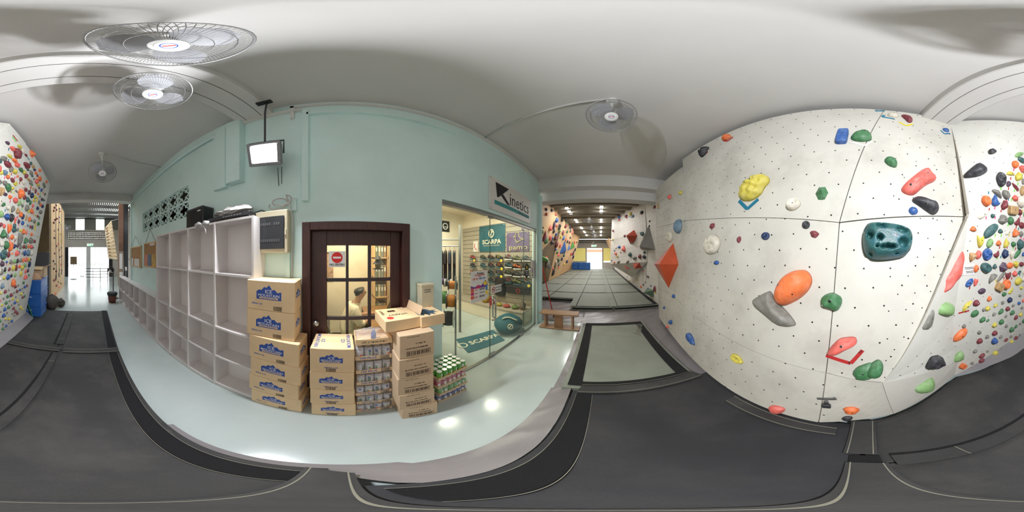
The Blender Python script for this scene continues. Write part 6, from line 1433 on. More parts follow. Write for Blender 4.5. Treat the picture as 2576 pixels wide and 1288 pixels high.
# crates by the end of the board
lay_ = ('lowest', 'middle', 'topmost')
for k in range(3):
    crate('blue_crate', 'blue folding crate beside the hold board end, %s of the front stack' % lay_[k], -4.62, -4.05, -1.80, -1.17, 0.004 + k * 0.37, 0.37 + k * 0.37, 'blue folding crates', '+x')
    crate('blue_crate', 'blue folding crate behind the front stack, %s of its stack' % lay_[k], -5.22, -4.66, -1.88, -1.28, 0.004 + k * 0.37, 0.37 + k * 0.37, 'blue folding crates', '+x')
ob = thing('open_carton', 'open cardboard box on top of the blue crates', 'carton', (-4.9, -1.5, 1.12))
b = MB()
for (a, c) in (((-5.1, -1.75, 1.115), (-4.6, -1.25, 1.125)), ((-5.1, -1.75, 1.12), (-5.09, -1.25, 1.42)), ((-4.61, -1.75, 1.12), (-4.6, -1.25, 1.42)), ((-5.1, -1.75, 1.12), (-4.6, -1.74, 1.42)), ((-5.1, -1.26, 1.12), (-4.6, -1.25, 1.42))): b.box(a, c)
b.build('body', M['card2'], ob)
MB().prism([(-5.1, -1.25, 1.42), (-4.6, -1.25, 1.42), (-4.62, -1.06, 1.50), (-5.08, -1.06, 1.50)], (0, 0, 0.008)).build('flap', M['card'], ob); MB().prism([(-4.6, -1.75, 1.42), (-4.6, -1.25, 1.42), (-4.45, -1.25, 1.36), (-4.45, -1.75, 1.36)], (0, 0, 0.008)).build('flap', M['card'], ob)
hd1 = thing('straw_hat', 'beige domed hat on the blue crates before the open box', 'hat', (-4.3, -1.42, 1.12)); MB().lathe([(0.19, 1.115), (0.18, 1.13), (0.155, 1.2), (0.09, 1.26), (0.0, 1.275)], (-4.32, -1.42, 0), 18).build('crown', mat('beige_straw', (0.72, 0.58, 0.46), 0.8, 0.06, 30), hd1, smooth=True); MB().lathe([(0.22, 1.114), (0.22, 1.12)], (-4.32, -1.42, 0), 18).build('brim', MATS['beige_straw'], hd1)
hd2 = thing('orange_pot', 'orange pot on the blue crates next to the board edge', 'pot', (-4.15, -1.68, 1.12)); MB().lathe([(0.085, 1.115), (0.12, 1.27), (0.11, 1.27), (0.08, 1.13)], (-4.2, -1.60, 0), 16).build('body', mat('orange_clay', (0.72, 0.42, 0.28), 0.6, 0.05), hd2, smooth=True); MB().lathe([(0.122, 1.25), (0.128, 1.262), (0.122, 1.275)], (-4.2, -1.60, 0), 16).build('rim', MATS['orange_clay'], hd2)
gpole = thing('green_pole', 'thin green pole leaning on the blue crates by the board end', 'pole', (-3.95, -1.5, 0)); MB().tube([(-3.97, -1.34, 0.02), (-4.02, -1.62, 0.75)], 0.014, 6).build('shaft', mat('green_plastic', (0.2, 0.52, 0.22), 0.5, 0), gpole); MB().lathe([(0.018, 0.004), (0.018, 0.04)], (-3.97, -1.34, 0), 8).build('tip', M['black'], gpole)
p = on_z(128, 776, 0.0); bg_ = sack('duffel_bag', 'slumped dark grey-brown bag on the floor beside the blue crates', (p.x + 0.02, p.y + 0.03, 0.003), 0.30, 0.24, 0.48, mat('dark_bag_cloth', (0.29, 0.26, 0.24), 0.75, 0.15, 6, bump=0.4, bscale=6), 31, lump=0.10)
MB().tube([(p.x + 0.20, p.y - 0.02, 0.3), (p.x + 0.07, p.y + 0.06, 0.52), (p.x - 0.10, p.y + 0.13, 0.36)], 0.014, 6).build('strap', M['dgrey'], bg_)
p = on_z(148, 778, 0.0); sb_ = sack('small_bag', 'small dark bag on the floor beside the larger slumped bag', (p.x - 0.3, p.y + 0.02, 0.003), 0.15, 0.13, 0.28, MATS['dark_bag_cloth'], 32, lump=0.10); MB().tube([(p.x - 0.3, p.y - 0.04, 0.27), (p.x - 0.3, p.y + 0.02, 0.32), (p.x - 0.3, p.y + 0.08, 0.27)], 0.01, 5).build('handle', M['dgrey'], sb_)
# hasp and padlock on the slab
q = hitA(2083, 1003); hs_ = thing('hasp_padlock', 'steel hasp bar with a hanging padlock low on the pale slab', 'padlock', q)
off = Vector((0, 0.014, 0.0)); w0, w1 = hitA(2058, 1000), hitA(2105, 1001)
MB().tube([w0 + off, w1 + off], 0.011, 6).build('hasp_bar', M['steel'], hs_)
pc = (w0 + w1) / 2 + Vector((0, 0.03, -0.02))
MB().lathe([(0.014, -0.03), (0.014, 0.0)], pc, 10).build('hasp_eye', M['steel'], hs_)
MB().tube([pc + Vector((-0.014, 0, -0.055)), pc + Vector((-0.014, 0, -0.025)), pc + Vector((0, 0, -0.012)), pc + Vector((0.014, 0, -0.025)), pc + Vector((0.014, 0, -0.055))], 0.005, 6).build('shackle', M['steel'], hs_, smooth=True)
MB().box((pc.x - 0.028, pc.y - 0.012, pc.z - 0.105), (pc.x + 0.028, pc.y + 0.012, pc.z - 0.05)).build('lock_body', M['dgrey'], hs_, bevel=0.005)
MB().lathe([(0.008, 0.0), (0.008, 0.002)], (pc.x, pc.y + 0.012, pc.z - 0.08), 10, 'y').build('keyhole_plate', M['steel'], hs_)
# ================================================================ climbing walls in the gym
def gp(px, py, y=None, d=None): return on_y(px, py, y) if y is not None else hd(px, py, d)
gl = thing('wall_gym_plywood', None, None, (0, 0, 0), kind='structure'); gl['label'] = 'overhanging plywood climbing wall on the far side of the gym'
def yL(zr): return 2.672 - 0.2987 * zr
def Lp(x, zr): return Vector((x, yL(zr), E + zr))
B_ = Vector((9.26, 2.206, E + 1.56)); A_ = Vector((7.2, 2.588, E + 0.28)); Cc = Lp(9.86, -1.6); Dd = Vector((8.3, 3.38, E - 1.6))
ply2 = mat('orange_plywood', (0.85, 0.68, 0.48), 0.6, 0.07, 2, stretch=(1, 4, 4))
facet('panel', [Lp(4.6, 0.24), A_, B_, Lp(9.26, 2.25), Lp(4.6, 2.25)], M['ply'], gl, 0.03)
facet('panel', [B_, Cc, Lp(11.2, -1.6), Lp(11.2, 2.25), Lp(9.28, 2.25)], M['ply'], gl, 0.03)
facet('panel', [Lp(11.23, -1.6), Lp(13.0, -1.6), Lp(12.9, 2.25), Lp(11.23, 2.25)], M['ply'], gl, 0.03)
facet('recess_panel', [A_, B_, Cc, Dd], M['ply_brown'], gl, 0.03)  # brown plywood, with the overhang's shade put into its colour
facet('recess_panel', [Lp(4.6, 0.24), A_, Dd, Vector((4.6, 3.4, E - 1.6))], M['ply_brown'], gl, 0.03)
facet('panel', [Vector((13.0, 3.2, E - 1.6)), Vector((19.4, 3.3, E - 1.6)), Vector((18.6, 2.15, E + 2.2)), Vector((13.0, 2.5, E + 2.25))], ply2, gl, 0.03)
facet('panel', [Lp(12.95, -1.6), Vector((13.0, 3.4, E - 1.6)), Vector((13.0, 2.8, E + 2.25)), Lp(12.9, 2.25)], M['ply'], gl, 0.02, register=False)
gr = thing('wall_gym_white', None, None, (0, 0, 0), kind='structure'); gr['label'] = 'white climbing wall with an angled prow in the gym'
TL, TR, BL, BR, AP = hd(1540, 549, 9.5), hd(1622, 505, 6.4), hd(1535, 664, 9.5), hd(1628.5, 659, 6.4), hd(1590, 697.5, 8.4)
gwm = mat('white_gym_panel', (0.85, 0.84, 0.81), 0.6, 0.03, 2)
um = (TL + BL) / 2; vm_ = (TR + BR) / 2
facet('panel', [um, vm_, TR, TL], gwm, gr); facet('panel', [BL, BR, vm_ + Vector((0, 0, -0.01)), um + Vector((0, 0, -0.01))], gwm, gr)
facet('prow_underside', [BL, BR, AP], M['slab'], gr)
facet('panel', [Vector((3.95, -1.92, 0)), Vector((6.45, -1.92, 0)), vm_ + Vector((0.02, -0.05, -0.1)), TR, Vector((3.95, -1.92, gz))], gwm, gr)
facet('panel', [Vector((6.46, -1.92, 0)), Vector((20.5, -2.0, 0)), Vector((20.5, -2.0, E + 1.0)), Vector((6.46, -1.92, E + 0.8))], gwm, gr)
facet('prow_return', [TL, BL, Vector((9.9, -2.0, E - 0.5)), Vector((9.9, -2.0, E + 1.94))], gwm, gr, register=False)
facet('panel', [Vector((17.0, -2.0, E - 0.3)), Vector((20.3, -1.9, E - 0.3)), Vector((20.3, -0.9, E + 1.9)), Vector((17.0, -1.1, E + 1.9))], ply2, gr, register=False)

# ================================================================ ray caster over every climbing surface
_v, _f = [], []
for (vs, fs) in WALLPOLYS:
    b0 = len(_v); _v += [tuple(p) for p in vs]; _f += [tuple(b0 + i for i in f) for f in fs]
BVH = BVHTree.FromPolygons(_v, _f)
def cast(px, py):
    d = ray(px, py); loc, n, idx, dist = BVH.ray_cast(EYE, d)
    if loc is None: return None
    if n.dot(d) > 0: n = -n
    return loc, n, dist
def plane_hit(px, py, o, n):
    d = ray(px, py); k = d.dot(n)
    if abs(k) < 1e-4: return None
    t = (o - EYE).dot(n) / k
    return EYE + d * t if t > 0 else None
HC = {'O': ((0.93, 0.47, 0.26), 'orange'), 'R': ((0.90, 0.42, 0.38), 'coral red'), 'M': ((0.50, 0.21, 0.24), 'maroon'), 'Y': ((0.82, 0.76, 0.32), 'yellow'), 'G': ((0.26, 0.47, 0.30), 'green'), 'L': ((0.54, 0.69, 0.45), 'light green'),
      'D': ((0.24, 0.38, 0.38), 'dark teal'), 'B': ((0.20, 0.36, 0.62), 'blue'), 'N': ((0.13, 0.20, 0.36), 'navy'), 'K': ((0.19, 0.19, 0.21), 'black'), 'g': ((0.50, 0.49, 0.46), 'grey'), 'W': ((0.86, 0.83, 0.77), 'cream white'),
      'T': ((0.72, 0.58, 0.40), 'tan'), 'P': ((0.33, 0.24, 0.32), 'purple'), 'e': ((0.42, 0.52, 0.60), 'pale blue')}
HMAT = {k: mat('hold_' + v[1].replace(' ', '_'), v[0], 0.55, 0.07, 25, stain=tuple(min(1, c * 0.5 + 0.42) for c in v[0]), stain_amt=0.45, stain_scale=14, bump=0.10) for k, v in HC.items()}
SHN = {'o': 'oval', 'w': 'wedge-shaped', 'j': 'scooped', 'r': 'craggy', 'b': 'blocky', 'c': 'curved', 's': 'round', 'k': 'pocketed', 'p': 'faceted'}
def hold_mesh(kind, w, h, seed, colk):
    rnd = random.Random(seed); big = max(w, h) > 0.12
    n = 24 if big else 14; ts = [1.0, 0.95, 0.82, 0.62, 0.36] if kind != 'p' else [1.0, 0.5]
    df = {'o': 0.42, 'w': 0.5, 'j': 0.58, 'r': 0.5, 'b': 0.5, 'c': 0.42, 's': 0.62, 'k': 0.42, 'p': 0.55}[kind]
    d = min(df * min(w, h), 0.11)
    ph = [rnd.uniform(0, 6.28) for _ in range(4)]; amp = {'r': 0.13, 's': 0.05, 'p': 0.0, 'b': 0.02}.get(kind, 0.035)
    if kind == 'p': n = 6
    def R(a):
        if kind == 'w': 
            t = ((a + PI / 2 + PI / 3) % (2 * PI / 3)) - PI / 3; r = 0.42 * (0.62 / math.cos(t)) / 0.62 * 1.25 * 0.5 + 0.5 * 0.62; r = min(1.15, r * 1.22)
        elif kind == 'b': r = 0.5 / (abs(math.cos(a)) ** 7 + abs(math.sin(a)) ** 7) ** (1 / 7) * 2
        else: r = 1.0
        return r * (1 + amp * (math.sin(2 * a + ph[0]) + 0.6 * math.sin(3 * a + ph[1]) + 0.5 * math.sin(5 * a + ph[2])))
    vs = []; off = (rnd.uniform(-0.12, 0.12) * w, rnd.uniform(-0.15, 0.05) * h)
    pk = []
    if kind == 'j': pk = [(0.05 * w, 0.10 * h, 0.34, 0.75)]
    if kind == 'k': pk = [(-0.18 * w, 0.12 * h, 0.2, 0.7), (0.16 * w, -0.02 * h, 0.2, 0.7), (0.0, -0.26 * h, 0.18, 0.55)]
    def H(x, y, t):
        if kind == 'b': z = d * (1 if t < 0.9 else 0.85 if t < 0.97 else 0)
        elif kind == 'p': z = d * (1 - t) 
        elif kind == 'w': z = d * (1 - t ** 2.2) ** 0.6 * (1 + 0.35 * y / max(h, 1e-4) * -1)
        else: z = d * (1 - t ** 2.4) ** 0.6
        for (cx, cy, r, q) in pk:
            e = math.hypot((x - cx) / w, (y - cy) / h) / r
            if e < 1: z *= 1 - q * (1 - e * e)
        if kind == 'r' and t < 0.97: z *= 1 + rnd.uniform(-0.22, 0.22)
        return z
    for t in ts:
        for k in range(n):
            a = 2 * PI * k / n; r = R(a) * t
            x, y = 0.5 * w * r * math.cos(a), 0.5 * h * r * math.sin(a)
            if kind == 'p': x += off[0] * (1 - t); y += off[1] * (1 - t)
            z = H(x, y, t) if t < 1 else -0.004
            if kind == 'c': y += 0.55 * h * ((2 * x / w) ** 2 - 0.35)
            vs.append((x, y, z))
    vs.append((off[0] * (kind == 'p'), off[1] * (kind == 'p') - (0.19 * h if kind == 'c' else 0), H(0, 0, 0)))
    m = len(ts); fs = [(i * n + k, i * n + (k + 1) % n, (i + 1) * n + (k + 1) % n, (i + 1) * n + k) for i in range(m - 1) for k in range(n)]
    fs += [((m - 1) * n + k, (m - 1) * n + (k + 1) % n, m * n) for k in range(n)]
    fs.append(tuple(range(n))[::-1])
    return MB().add(vs, fs).mesh('climbing_hold', HMAT[colk], smooth=kind not in ('p', 'b')), d
BOLT = None
def bolt_mesh(r):
    return MB().lathe([(r, -0.001), (r, 0.0015), (r * 0.75, 0.002), (r * 0.7, -0.0005)], n=10).mesh('bolt', M['steel']), MB().lathe([(r * 0.68, 0.0), (r * 0.66, 0.0008)], n=10).mesh('bolt_socket', M['black'])
BOLTS = {r: bolt_mesh(r) for r in (0.004, 0.007, 0.011)}
def zsurf(me, x, y):
    bv = BVHTree.FromPolygons([v.co for v in me.vertices], [p.vertices for p in me.polygons]); h, n, i, d = bv.ray_cast(Vector((x, y, 1)), Vector((0, 0, -1)))
    return (h, n) if h is not None else (None, None)
def add_bolt(o, me, x, y, r):
    h, n = zsurf(me, x, y)
    if h is None: return
    q = n.to_track_quat('Z', 'Y').to_matrix().to_4x4(); q.translation = h
    a, b = BOLTS[r]; k = put('bolt', a, o, M=q); put('bolt_socket', b, k)
HOLDS = []
def wall_frame(loc, n, ang):
    up = Vector((0, 0, 1)); y = (up - n * up.dot(n)).normalized(); x = y.cross(n)
    c, s = math.cos(ang), math.sin(ang); X = x * c + y * s; Y = y * c - x * s
    Mx = Matrix((X, Y, n)).transposed().to_4x4(); Mx.translation = loc; return Mx
def hold(px, py, w, h, ang, colk, kind, region, name='climbing_hold', stretch=1.7):
    r = cast(px, py)
    if r is None: return None
    loc, n, dist = r
    mw = dist * R_(PXD)
    fw = 1.0
    a, b = plane_hit(px - 1, py, loc, n), plane_hit(px + 1, py, loc, n); c, d = plane_hit(px, py - 1, loc, n), plane_hit(px, py + 1, loc, n)
    kx = min((a - b).length / 2, mw * stretch); ky = min((c - d).length / 2, mw * stretch)
    W_, H_ = w * kx, h * ky
    me, dep = hold_mesh(kind, W_, H_, int(px * 13 + py * 7), colk)
    o = put(name, me, None, M=wall_frame(loc, n, R_(ang)))
    mn = min(W_, H_)
    if mn > 0.03: add_bolt(o, me, 0.0, 0.06 * H_, 0.004 if mn < 0.05 else 0.007 if mn < 0.14 else 0.011)
    o['category'] = 'climbing hold'
    HOLDS.append([o, px, py, w * h, HC[colk][1], SHN[kind], region, max(w, h)])
    return o
def poly_hold(pts, depth, colk, region, shape, bolts=(), pockets=(), label=None, name='climbing_hold', ridge=None, rings=(1, 0.97, 0.9, 0.8, 0.68, 0.54, 0.4, 0.26, 0.12), flat=False, smoothit=2, bulge=2.4, group=None, apex=None, ctr=None):
    cx = sum(p[0] for p in pts) / len(pts); cy = sum(p[1] for p in pts) / len(pts)
    if ctr: cx, cy = ctr
    r = cast(cx, cy)
    if r is None: return None
    loc, n, dist = r
    Mx = wall_frame(loc, n, 0); inv = Mx.inverted()
    L = [inv @ plane_hit(a, c, loc, n) for a, c in pts]
    L = [Vector((p.x, p.y, 0)) for p in L]
    for _ in range(smoothit):
        q = []
        for i in range(len(L)):
            a, c = L[i], L[(i + 1) % len(L)]; q += [a * 0.75 + c * 0.25, a * 0.25 + c * 0.75]
        L = q
    def to_l(a, c): p = inv @ plane_hit(a, c, loc, n); return p.x, p.y
    PK = [(*to_l(a, c), rx * dist * R_(PXD), ry * dist * R_(PXD), q) for (a, c, rx, ry, q) in pockets]
    ap = Vector((*to_l(*apex), 0)) if apex else Vector((0, 0, 0))
    if PK: rings = tuple(1 - i / 22 for i in range(22))
    nn = len(L); vs = []
    for t in rings:
        for p in L:
            q = p * t + ap * (1 - t); z = depth * ((1 - t) if flat else max(0, 1 - t ** bulge) ** 0.55)
            if shape == 'lumpy': z *= 1 + 0.22 * math.sin(q.x * 55 + q.y * 20) * math.cos(q.y * 48 - q.x * 15)
            elif shape == 'craggy': z *= 1 + 0.16 * math.sin(q.x * 70 + 1) * math.sin(q.y * 60)
            elif shape == 'ribbed': z *= 1 + 0.10 * math.sin((q.x * 0.9 + q.y * 0.5) * 260)
            elif shape == 'long': z *= 1 + 0.10 * math.sin(q.x * 30 + q.y * 22)
            for (ax, ay, rx, ry, k) in PK:
                e = ((q.x - ax) / rx) ** 2 + ((q.y - ay) / ry) ** 2
                if e < 1: z -= k * depth * (1 - e) ** 0.5 * min(1, z / depth * 1.2)
            vs.append((q.x, q.y, z if t < 1 else -0.004))
    z0 = depth
    for (ax, ay, rx, ry, k) in PK:
        e = (ax / rx) ** 2 + (ay / ry) ** 2
        if e < 1: z0 -= k * depth * (1 - e) ** 0.5
    vs.append((ap.x, ap.y, z0)); m = len(rings)
    fs = [(i * nn + k, i * nn + (k + 1) % nn, (i + 1) * nn + (k + 1) % nn, (i + 1) * nn + k) for i in range(m - 1) for k in range(nn)] + [((m - 1) * nn + k, (m - 1) * nn + (k + 1) % nn, m * nn) for k in range(nn)] + [tuple(range(nn))[::-1]]
    me = MB().add(vs, fs).mesh(name, HMAT[colk] if isinstance(colk, str) else colk, smooth=not flat)
    o = put(name, me, None, M=Mx)
    for (a, c, br) in bolts:
        x, y = to_l(a, c); add_bolt(o, me, x, y, br)
    w_ = max(p[0] for p in pts) - min(p[0] for p in pts); h_ = max(p[1] for p in pts) - min(p[1] for p in pts)
    o['category'] = 'climbing hold' if name == 'climbing_hold' else 'climbing volume'
    if label: o['label'] = label
    HOLDS.append([o, cx, cy, w_ * h_, HC[colk][1] if isinstance(colk, str) else 'orange', shape, region, max(w_, h_)])
    return o
def CR(ox, oy, s, *pts): return [(ox + s * a, oy + s * b) for a, b in pts]
tapec = {'red': mat('red_tape', (0.70, 0.15, 0.15), 0.6, 0), 'lime': mat('lime_tape', (0.45, 0.85, 0.25), 0.6, 0), 'pink': mat('pink_tape', (0.92, 0.25, 0.50), 0.6, 0), 'teal': mat('teal_tape', (0.10, 0.45, 0.56), 0.6, 0), 'yellow': mat('yellow_tape', (0.88, 0.80, 0.20), 0.6, 0), 'white': mat('white_tape', (0.88, 0.87, 0.85), 0.6, 0)}
def tape(p, q, w, m, wall, nm='route_tape'):
    """strip of tape from pixel p to pixel q, w pixels wide"""
    r = cast((p[0] + q[0]) / 2, (p[1] + q[1]) / 2)
    if r is None: return
    loc, n, dist = r; a, c = plane_hit(*p, loc, n), plane_hit(*q, loc, n)
    d = (c - a).normalized(); s = d.cross(n) * w * dist * R_(PXD) / 2
    return MB().prism([a - s + n * 0.001, c - s + n * 0.001, c + s + n * 0.001, a + s + n * 0.001], n * 0.0015).build(nm, tapec[m], wall)
def vtape(pts, w, m, wall):
    for a, c in zip(pts[:-1], pts[1:]): tape(a, c, w, m, wall)

# ---------------------------------------------------------------- big holds of the slab
RG = 'slab'
f6 = (1640, 240, 0.3571); f7 = (2080, 240, 0.4036); f8 = (2080, 700, 0.3184); g7 = (1640, 680, 0.3261)
poly_hold(CR(*f6, (615, 705), (640, 640), (670, 605), (705, 590), (740, 560), (790, 555), (830, 580), (832, 615), (795, 650), (780, 690), (735, 730), (680, 752), (630, 742)), 0.10, 'Y', RG, 'lumpy', bolts=[(1880, 462, 0.011), (1897, 458, 0.011)], label='big lumpy yellow hold on the slab above a teal chevron of tape')
poly_hold(CR(*g7, (952, 215), (958, 160), (985, 95), (1030, 40), (1090, 5), (1160, -8), (1205, 5), (1237, 50), (1238, 105), (1205, 165), (1150, 215), (1080, 255), (1020, 274), (975, 258)), 0.13, 'O', RG, 'oval', bolts=[(1972, 716, 0.011), (2008, 738, 0.007)], label='big smooth orange oval hold in the lower middle of the slab')
poly_hold(CR(*g7, (778, 235), (800, 212), (900, 157), (925, 165), (950, 225), (1030, 300), (1095, 375), (1120, 425), (1060, 436), (975, 425), (870, 330), (790, 260)), 0.09, 'g', RG, 'long', bolts=[(1902, 758, 0.007), (1941, 801, 0.007)], smoothit=1, label='long grey trough-like hold slanting below the big orange oval')
poly_hold(CR(*g7, (1302, 240), (1318, 195), (1385, 168), (1425, 180), (1470, 212), (1466, 265), (1430, 320), (1385, 300), (1310, 278)), 0.08, 'G', RG, 'craggy', bolts=[(2094, 754, 0.011), (2073, 766, 0.007)], smoothit=1, label='green craggy hold on the slab between the orange oval and the arete')
poly_hold(CR(*g7, (903, 1046), (945, 1037), (1030, 1059), (1028, 1084), (1000, 1104), (950, 1102), (915, 1079)), 0.05, 'R', RG, 'oval', bolts=[(1947, 1033, 0.007)], label='coral red hold at the very foot of the slab by the mats')
poly_hold(CR(*f8, (0, 590), (30, 540), (90, 478), (140, 463), (225, 460), (240, 490), (235, 522), (160, 555), (100, 592), (50, 608), (10, 602)), 0.08, 'R', RG, 'oblong', bolts=[(2121, 863, 0.011)], label='coral red oblong hold inside a red tape chevron low on the slab')
poly_hold(CR(*f8, (198, 748), (235, 700), (300, 675), (355, 660), (385, 700), (372, 780), (318, 803), (235, 803), (222, 780)), 0.05, 'G', RG, 'flat', bolts=[(2170, 934, 0.007)], smoothit=1, label='dark green flat hold half covered by another at the kicker line')
poly_hold(CR(*f8, (300, 735), (322, 690), (370, 655), (405, 637), (435, 655), (448, 692), (432, 755), (390, 780), (345, 780), (310, 765)), 0.085, 'G', RG, 'rounded', smoothit=1, label='green rounded hold overlapping the flat green hold at the kicker line')
poly_hold(CR(*f7, (455, 125), (480, 124), (518, 137), (535, 155), (530, 170), (507, 173), (490, 155)), 0.05, 'M', RG, 'curved', bolts=[(2283, 300, 0.007)], label='maroon comma-shaped hold above a yellow chevron at the slab top')
poly_hold(CR(*f7, (140, 276), (165, 240), (195, 233), (225, 222), (262, 228), (284, 262), (275, 287), (200, 293)), 0.07, 'G', RG, 'double', bolts=[(2174, 340, 0.011)], label='light double-lobed green hold near the top of the slab')
poly_hold(CR(*f7, (352, 408), (375, 385), (420, 400), (441, 425), (432, 456), (380, 440)), 0.06, 'G', RG, 'faceted', bolts=[(2241, 404, 0.007)], smoothit=1, label='dark green faceted hold above the big coral red ribbed hold')
poly_hold(CR(*f7, (458, 590), (480, 555), (540, 505), (600, 460), (635, 458), (648, 490), (681, 512), (670, 540), (620, 560), (580, 592), (545, 624), (515, 626), (475, 612)), 0.10, 'R', RG, 'ribbed', bolts=[(2283, 476, 0.011), (2322, 449, 0.007)], smoothit=1, label='big coral red ribbed hold near the inner corner of the slab')
poly_hold(CR(*f7, (520, 658), (550, 630), (592, 640), (640, 665), (682, 670), (697, 705), (687, 738), (655, 750), (618, 725), (570, 690)), 0.08, 'K', RG, 'long', bolts=[(2321, 519, 0.011)], label='long black hold below the big coral red ribbed hold')
tw2 = mat('hold_teal_blue', (0.19, 0.38, 0.38), 0.42, 0.10, 9, stain=(0.20, 0.38, 0.55), stain_amt=0.7, stain_scale=4, bump=0.25, bscale=40)
pk7 = [(325, 842, 33, 20), (445, 862, 40, 24), (262, 895, 19, 26), (315, 912, 19, 20), (450, 940, 33, 31), (503, 915, 13, 18), (362, 965, 50, 16), (268, 1000, 16, 16), (240, 850, 10, 10), (490, 985, 11, 11), (410, 1000, 10, 9), (300, 960, 9, 9)]
o = poly_hold(CR(*f7, (250, 808), (300, 804), (400, 812), (470, 828), (510, 848), (526, 885), (522, 935), (508, 985), (475, 1012), (400, 1026), (310, 1033), (258, 1020), (232, 990), (219, 930), (221, 868), (232, 828)), 0.15, 'D', RG, 'pocketed', bolts=[(2242, 604, 0.011)], bulge=5,
          pockets=[(2080 + 0.4036 * a, 240 + 0.4036 * c, 0.4036 * rx, 0.4036 * ry, 0.55) for a, c, rx, ry in pk7], smoothit=2, label='huge teal hold riddled with pockets on the slab near the arete')
o.data.materials[0] = tw2
for row in """1830,346,18,15,0,O,w;1772,382,18,18,0,K,r;2067,486,34,38,0,G,p;1996,515,34,32,0,W,j;1836,548,15,17,0,O,o;1708,570,20,36,8,e,o;1793,615,36,52,-10,W,k;1686,595,16,29,0,W,k;1793,569,10,14,0,M,r;1860,603,9,16,0,M,s;1926,594,21,20,0,N,k;2028,566,20,20,0,K,j;2049,589,23,17,0,M,r;1803,661,12,11,0,B,s;1713,485,7,9,0,Y,s;1686,496,7,11,0,R,s;1855,902,28,19,-8,Y,j;1739,851,23,19,-10,B,r;1689,810,8,12,0,B,s;1696,745,8,10,0,B,s;1672,774,5,7,0,B,s;1656,816,6,9,0,B,s;1681,822,6,8,0,R,s;1648,727,7,16,0,M,o;2214,272,18,9,0,K,r;2246,291,26,11,0,W,o;2379,328,13,9,-20,B,o;2119,345,29,34,-5,B,b;2297,531,23,21,0,B,o;2131,1052,29,11,-6,K,o;2141,1031,44,15,-5,O,r""".split(';'):
    a = row.split(','); hold(*[float(q) for q in a[:5]], a[5], a[6], RG)
# orange volume with its own holds
vp = [(1693, 612), (1645.5, 664), (1682, 725), (1707, 665)]
vo = poly_hold(vp, 0.30, mat('orange_volume', (0.80, 0.34, 0.20), 0.5, 0.05, 4, stain=(0.62, 0.26, 0.18), stain_amt=0.4), RG, 'pyramid', label='large orange diamond-shaped volume at the gym end of the slab', name='climbing_volume', rings=(1, 0.97), flat=True, smoothit=0, apex=(1696, 664), ctr=(1683, 664))
_vm = vo.matrix_world.copy(); bvv = [_vm @ v.co for v in vo.data.vertices]; 
BVV = BVHTree.FromPolygons(bvv, [p.vertices for p in vo.data.polygons])
OLD = BVH
def cast(px, py, _b=None):
    d = ray(px, py); loc, n, idx, dist = (_b or BVH).ray_cast(EYE, d)
    if loc is None: return None
    if n.dot(d) > 0: n = -n
    return loc, n, dist
BVH = BVV
for row in "1692,654,16,14,20,K,o;1689,682,13,15,0,Y,o;1674,707,16,18,0,R,o;1653,695,22,13,0,K,o".split(';'):
    a = row.split(','); hold(*[float(q) for q in a[:5]], a[5], a[6], 'volume')
tape((1666, 705), (1676, 722), 4, 'yellow', slab); tape((1675, 722), (1687, 721), 4, 'yellow', slab)
BVH = OLD
# holds of the corner facets
RG = 'corner'
poly_hold(CR(*f7, (845, 516), (880, 480), (950, 422), (985, 440), (1006, 462), (990, 487), (945, 508), (880, 518)), 0.08, 'K', RG, 'wedge', bolts=[(2477, 427, 0.007)], smoothit=1, label='long black wedge hold on the narrow panel beside the slab corner')
poly_hold(CR(*f7, (700, 1232), (715, 1190), (708, 1145), (748, 1080), (785, 1000), (815, 943), (834, 955), (840, 1010), (825, 1080), (802, 1140), (765, 1190), (716, 1236)), 0.09, 'R', RG, 'long', bolts=[(2358, 733, 0.007)], smoothit=1, label='tall coral red blade-like hold on the facet beside the arete')
poly_hold(CR(*f8, (850, 270), (900, 178), (975, 190), (988, 235), (970, 297), (905, 290)), 0.08, 'L', RG, 'blocky', smoothit=1, label='pale green rough block hold below the tall coral blade hold')
poly_hold(CR(*f8, (715, 410), (750, 340), (805, 215), (835, 230), (835, 290), (805, 405)), 0.05, 'g', RG, 'wedge', bolts=[(2334, 797, 0.007)], smoothit=1, label='grey wedge hold on the facet right by the arete')
poly_hold(CR(*f8, (776, 710), (800, 660), (825, 620), (850, 612), (890, 605), (910, 640), (900, 678), (850, 702), (800, 714)), 0.09, 'K', RG, 'craggy', bolts=[(2362, 908, 0.007)], smoothit=1, label='black craggy hold low on the facet above the kickboard')
poly_hold(CR(*f8, (972, 658), (1000, 620), (1055, 565), (1080, 590), (1078, 625), (1040, 652)), 0.06, 'L', RG, 'half-round', smoothit=1, label='light green half-round hold low at the start of the crowded board')
poly_hold(CR(*f8, (684, 880), (720, 840), (822, 771), (837, 810), (834, 865), (780, 902), (710, 907)), 0.07, 'L', RG, 'half-round', smoothit=1, label='light green half-round hold on the kickboard touching the mats')
for row in "2496,382,21,13,0,K,r;2340,816,9,22,-5,g,k".split(';'):
    a = row.split(','); hold(*[float(q) for q in a[:5]], a[5], a[6], RG)
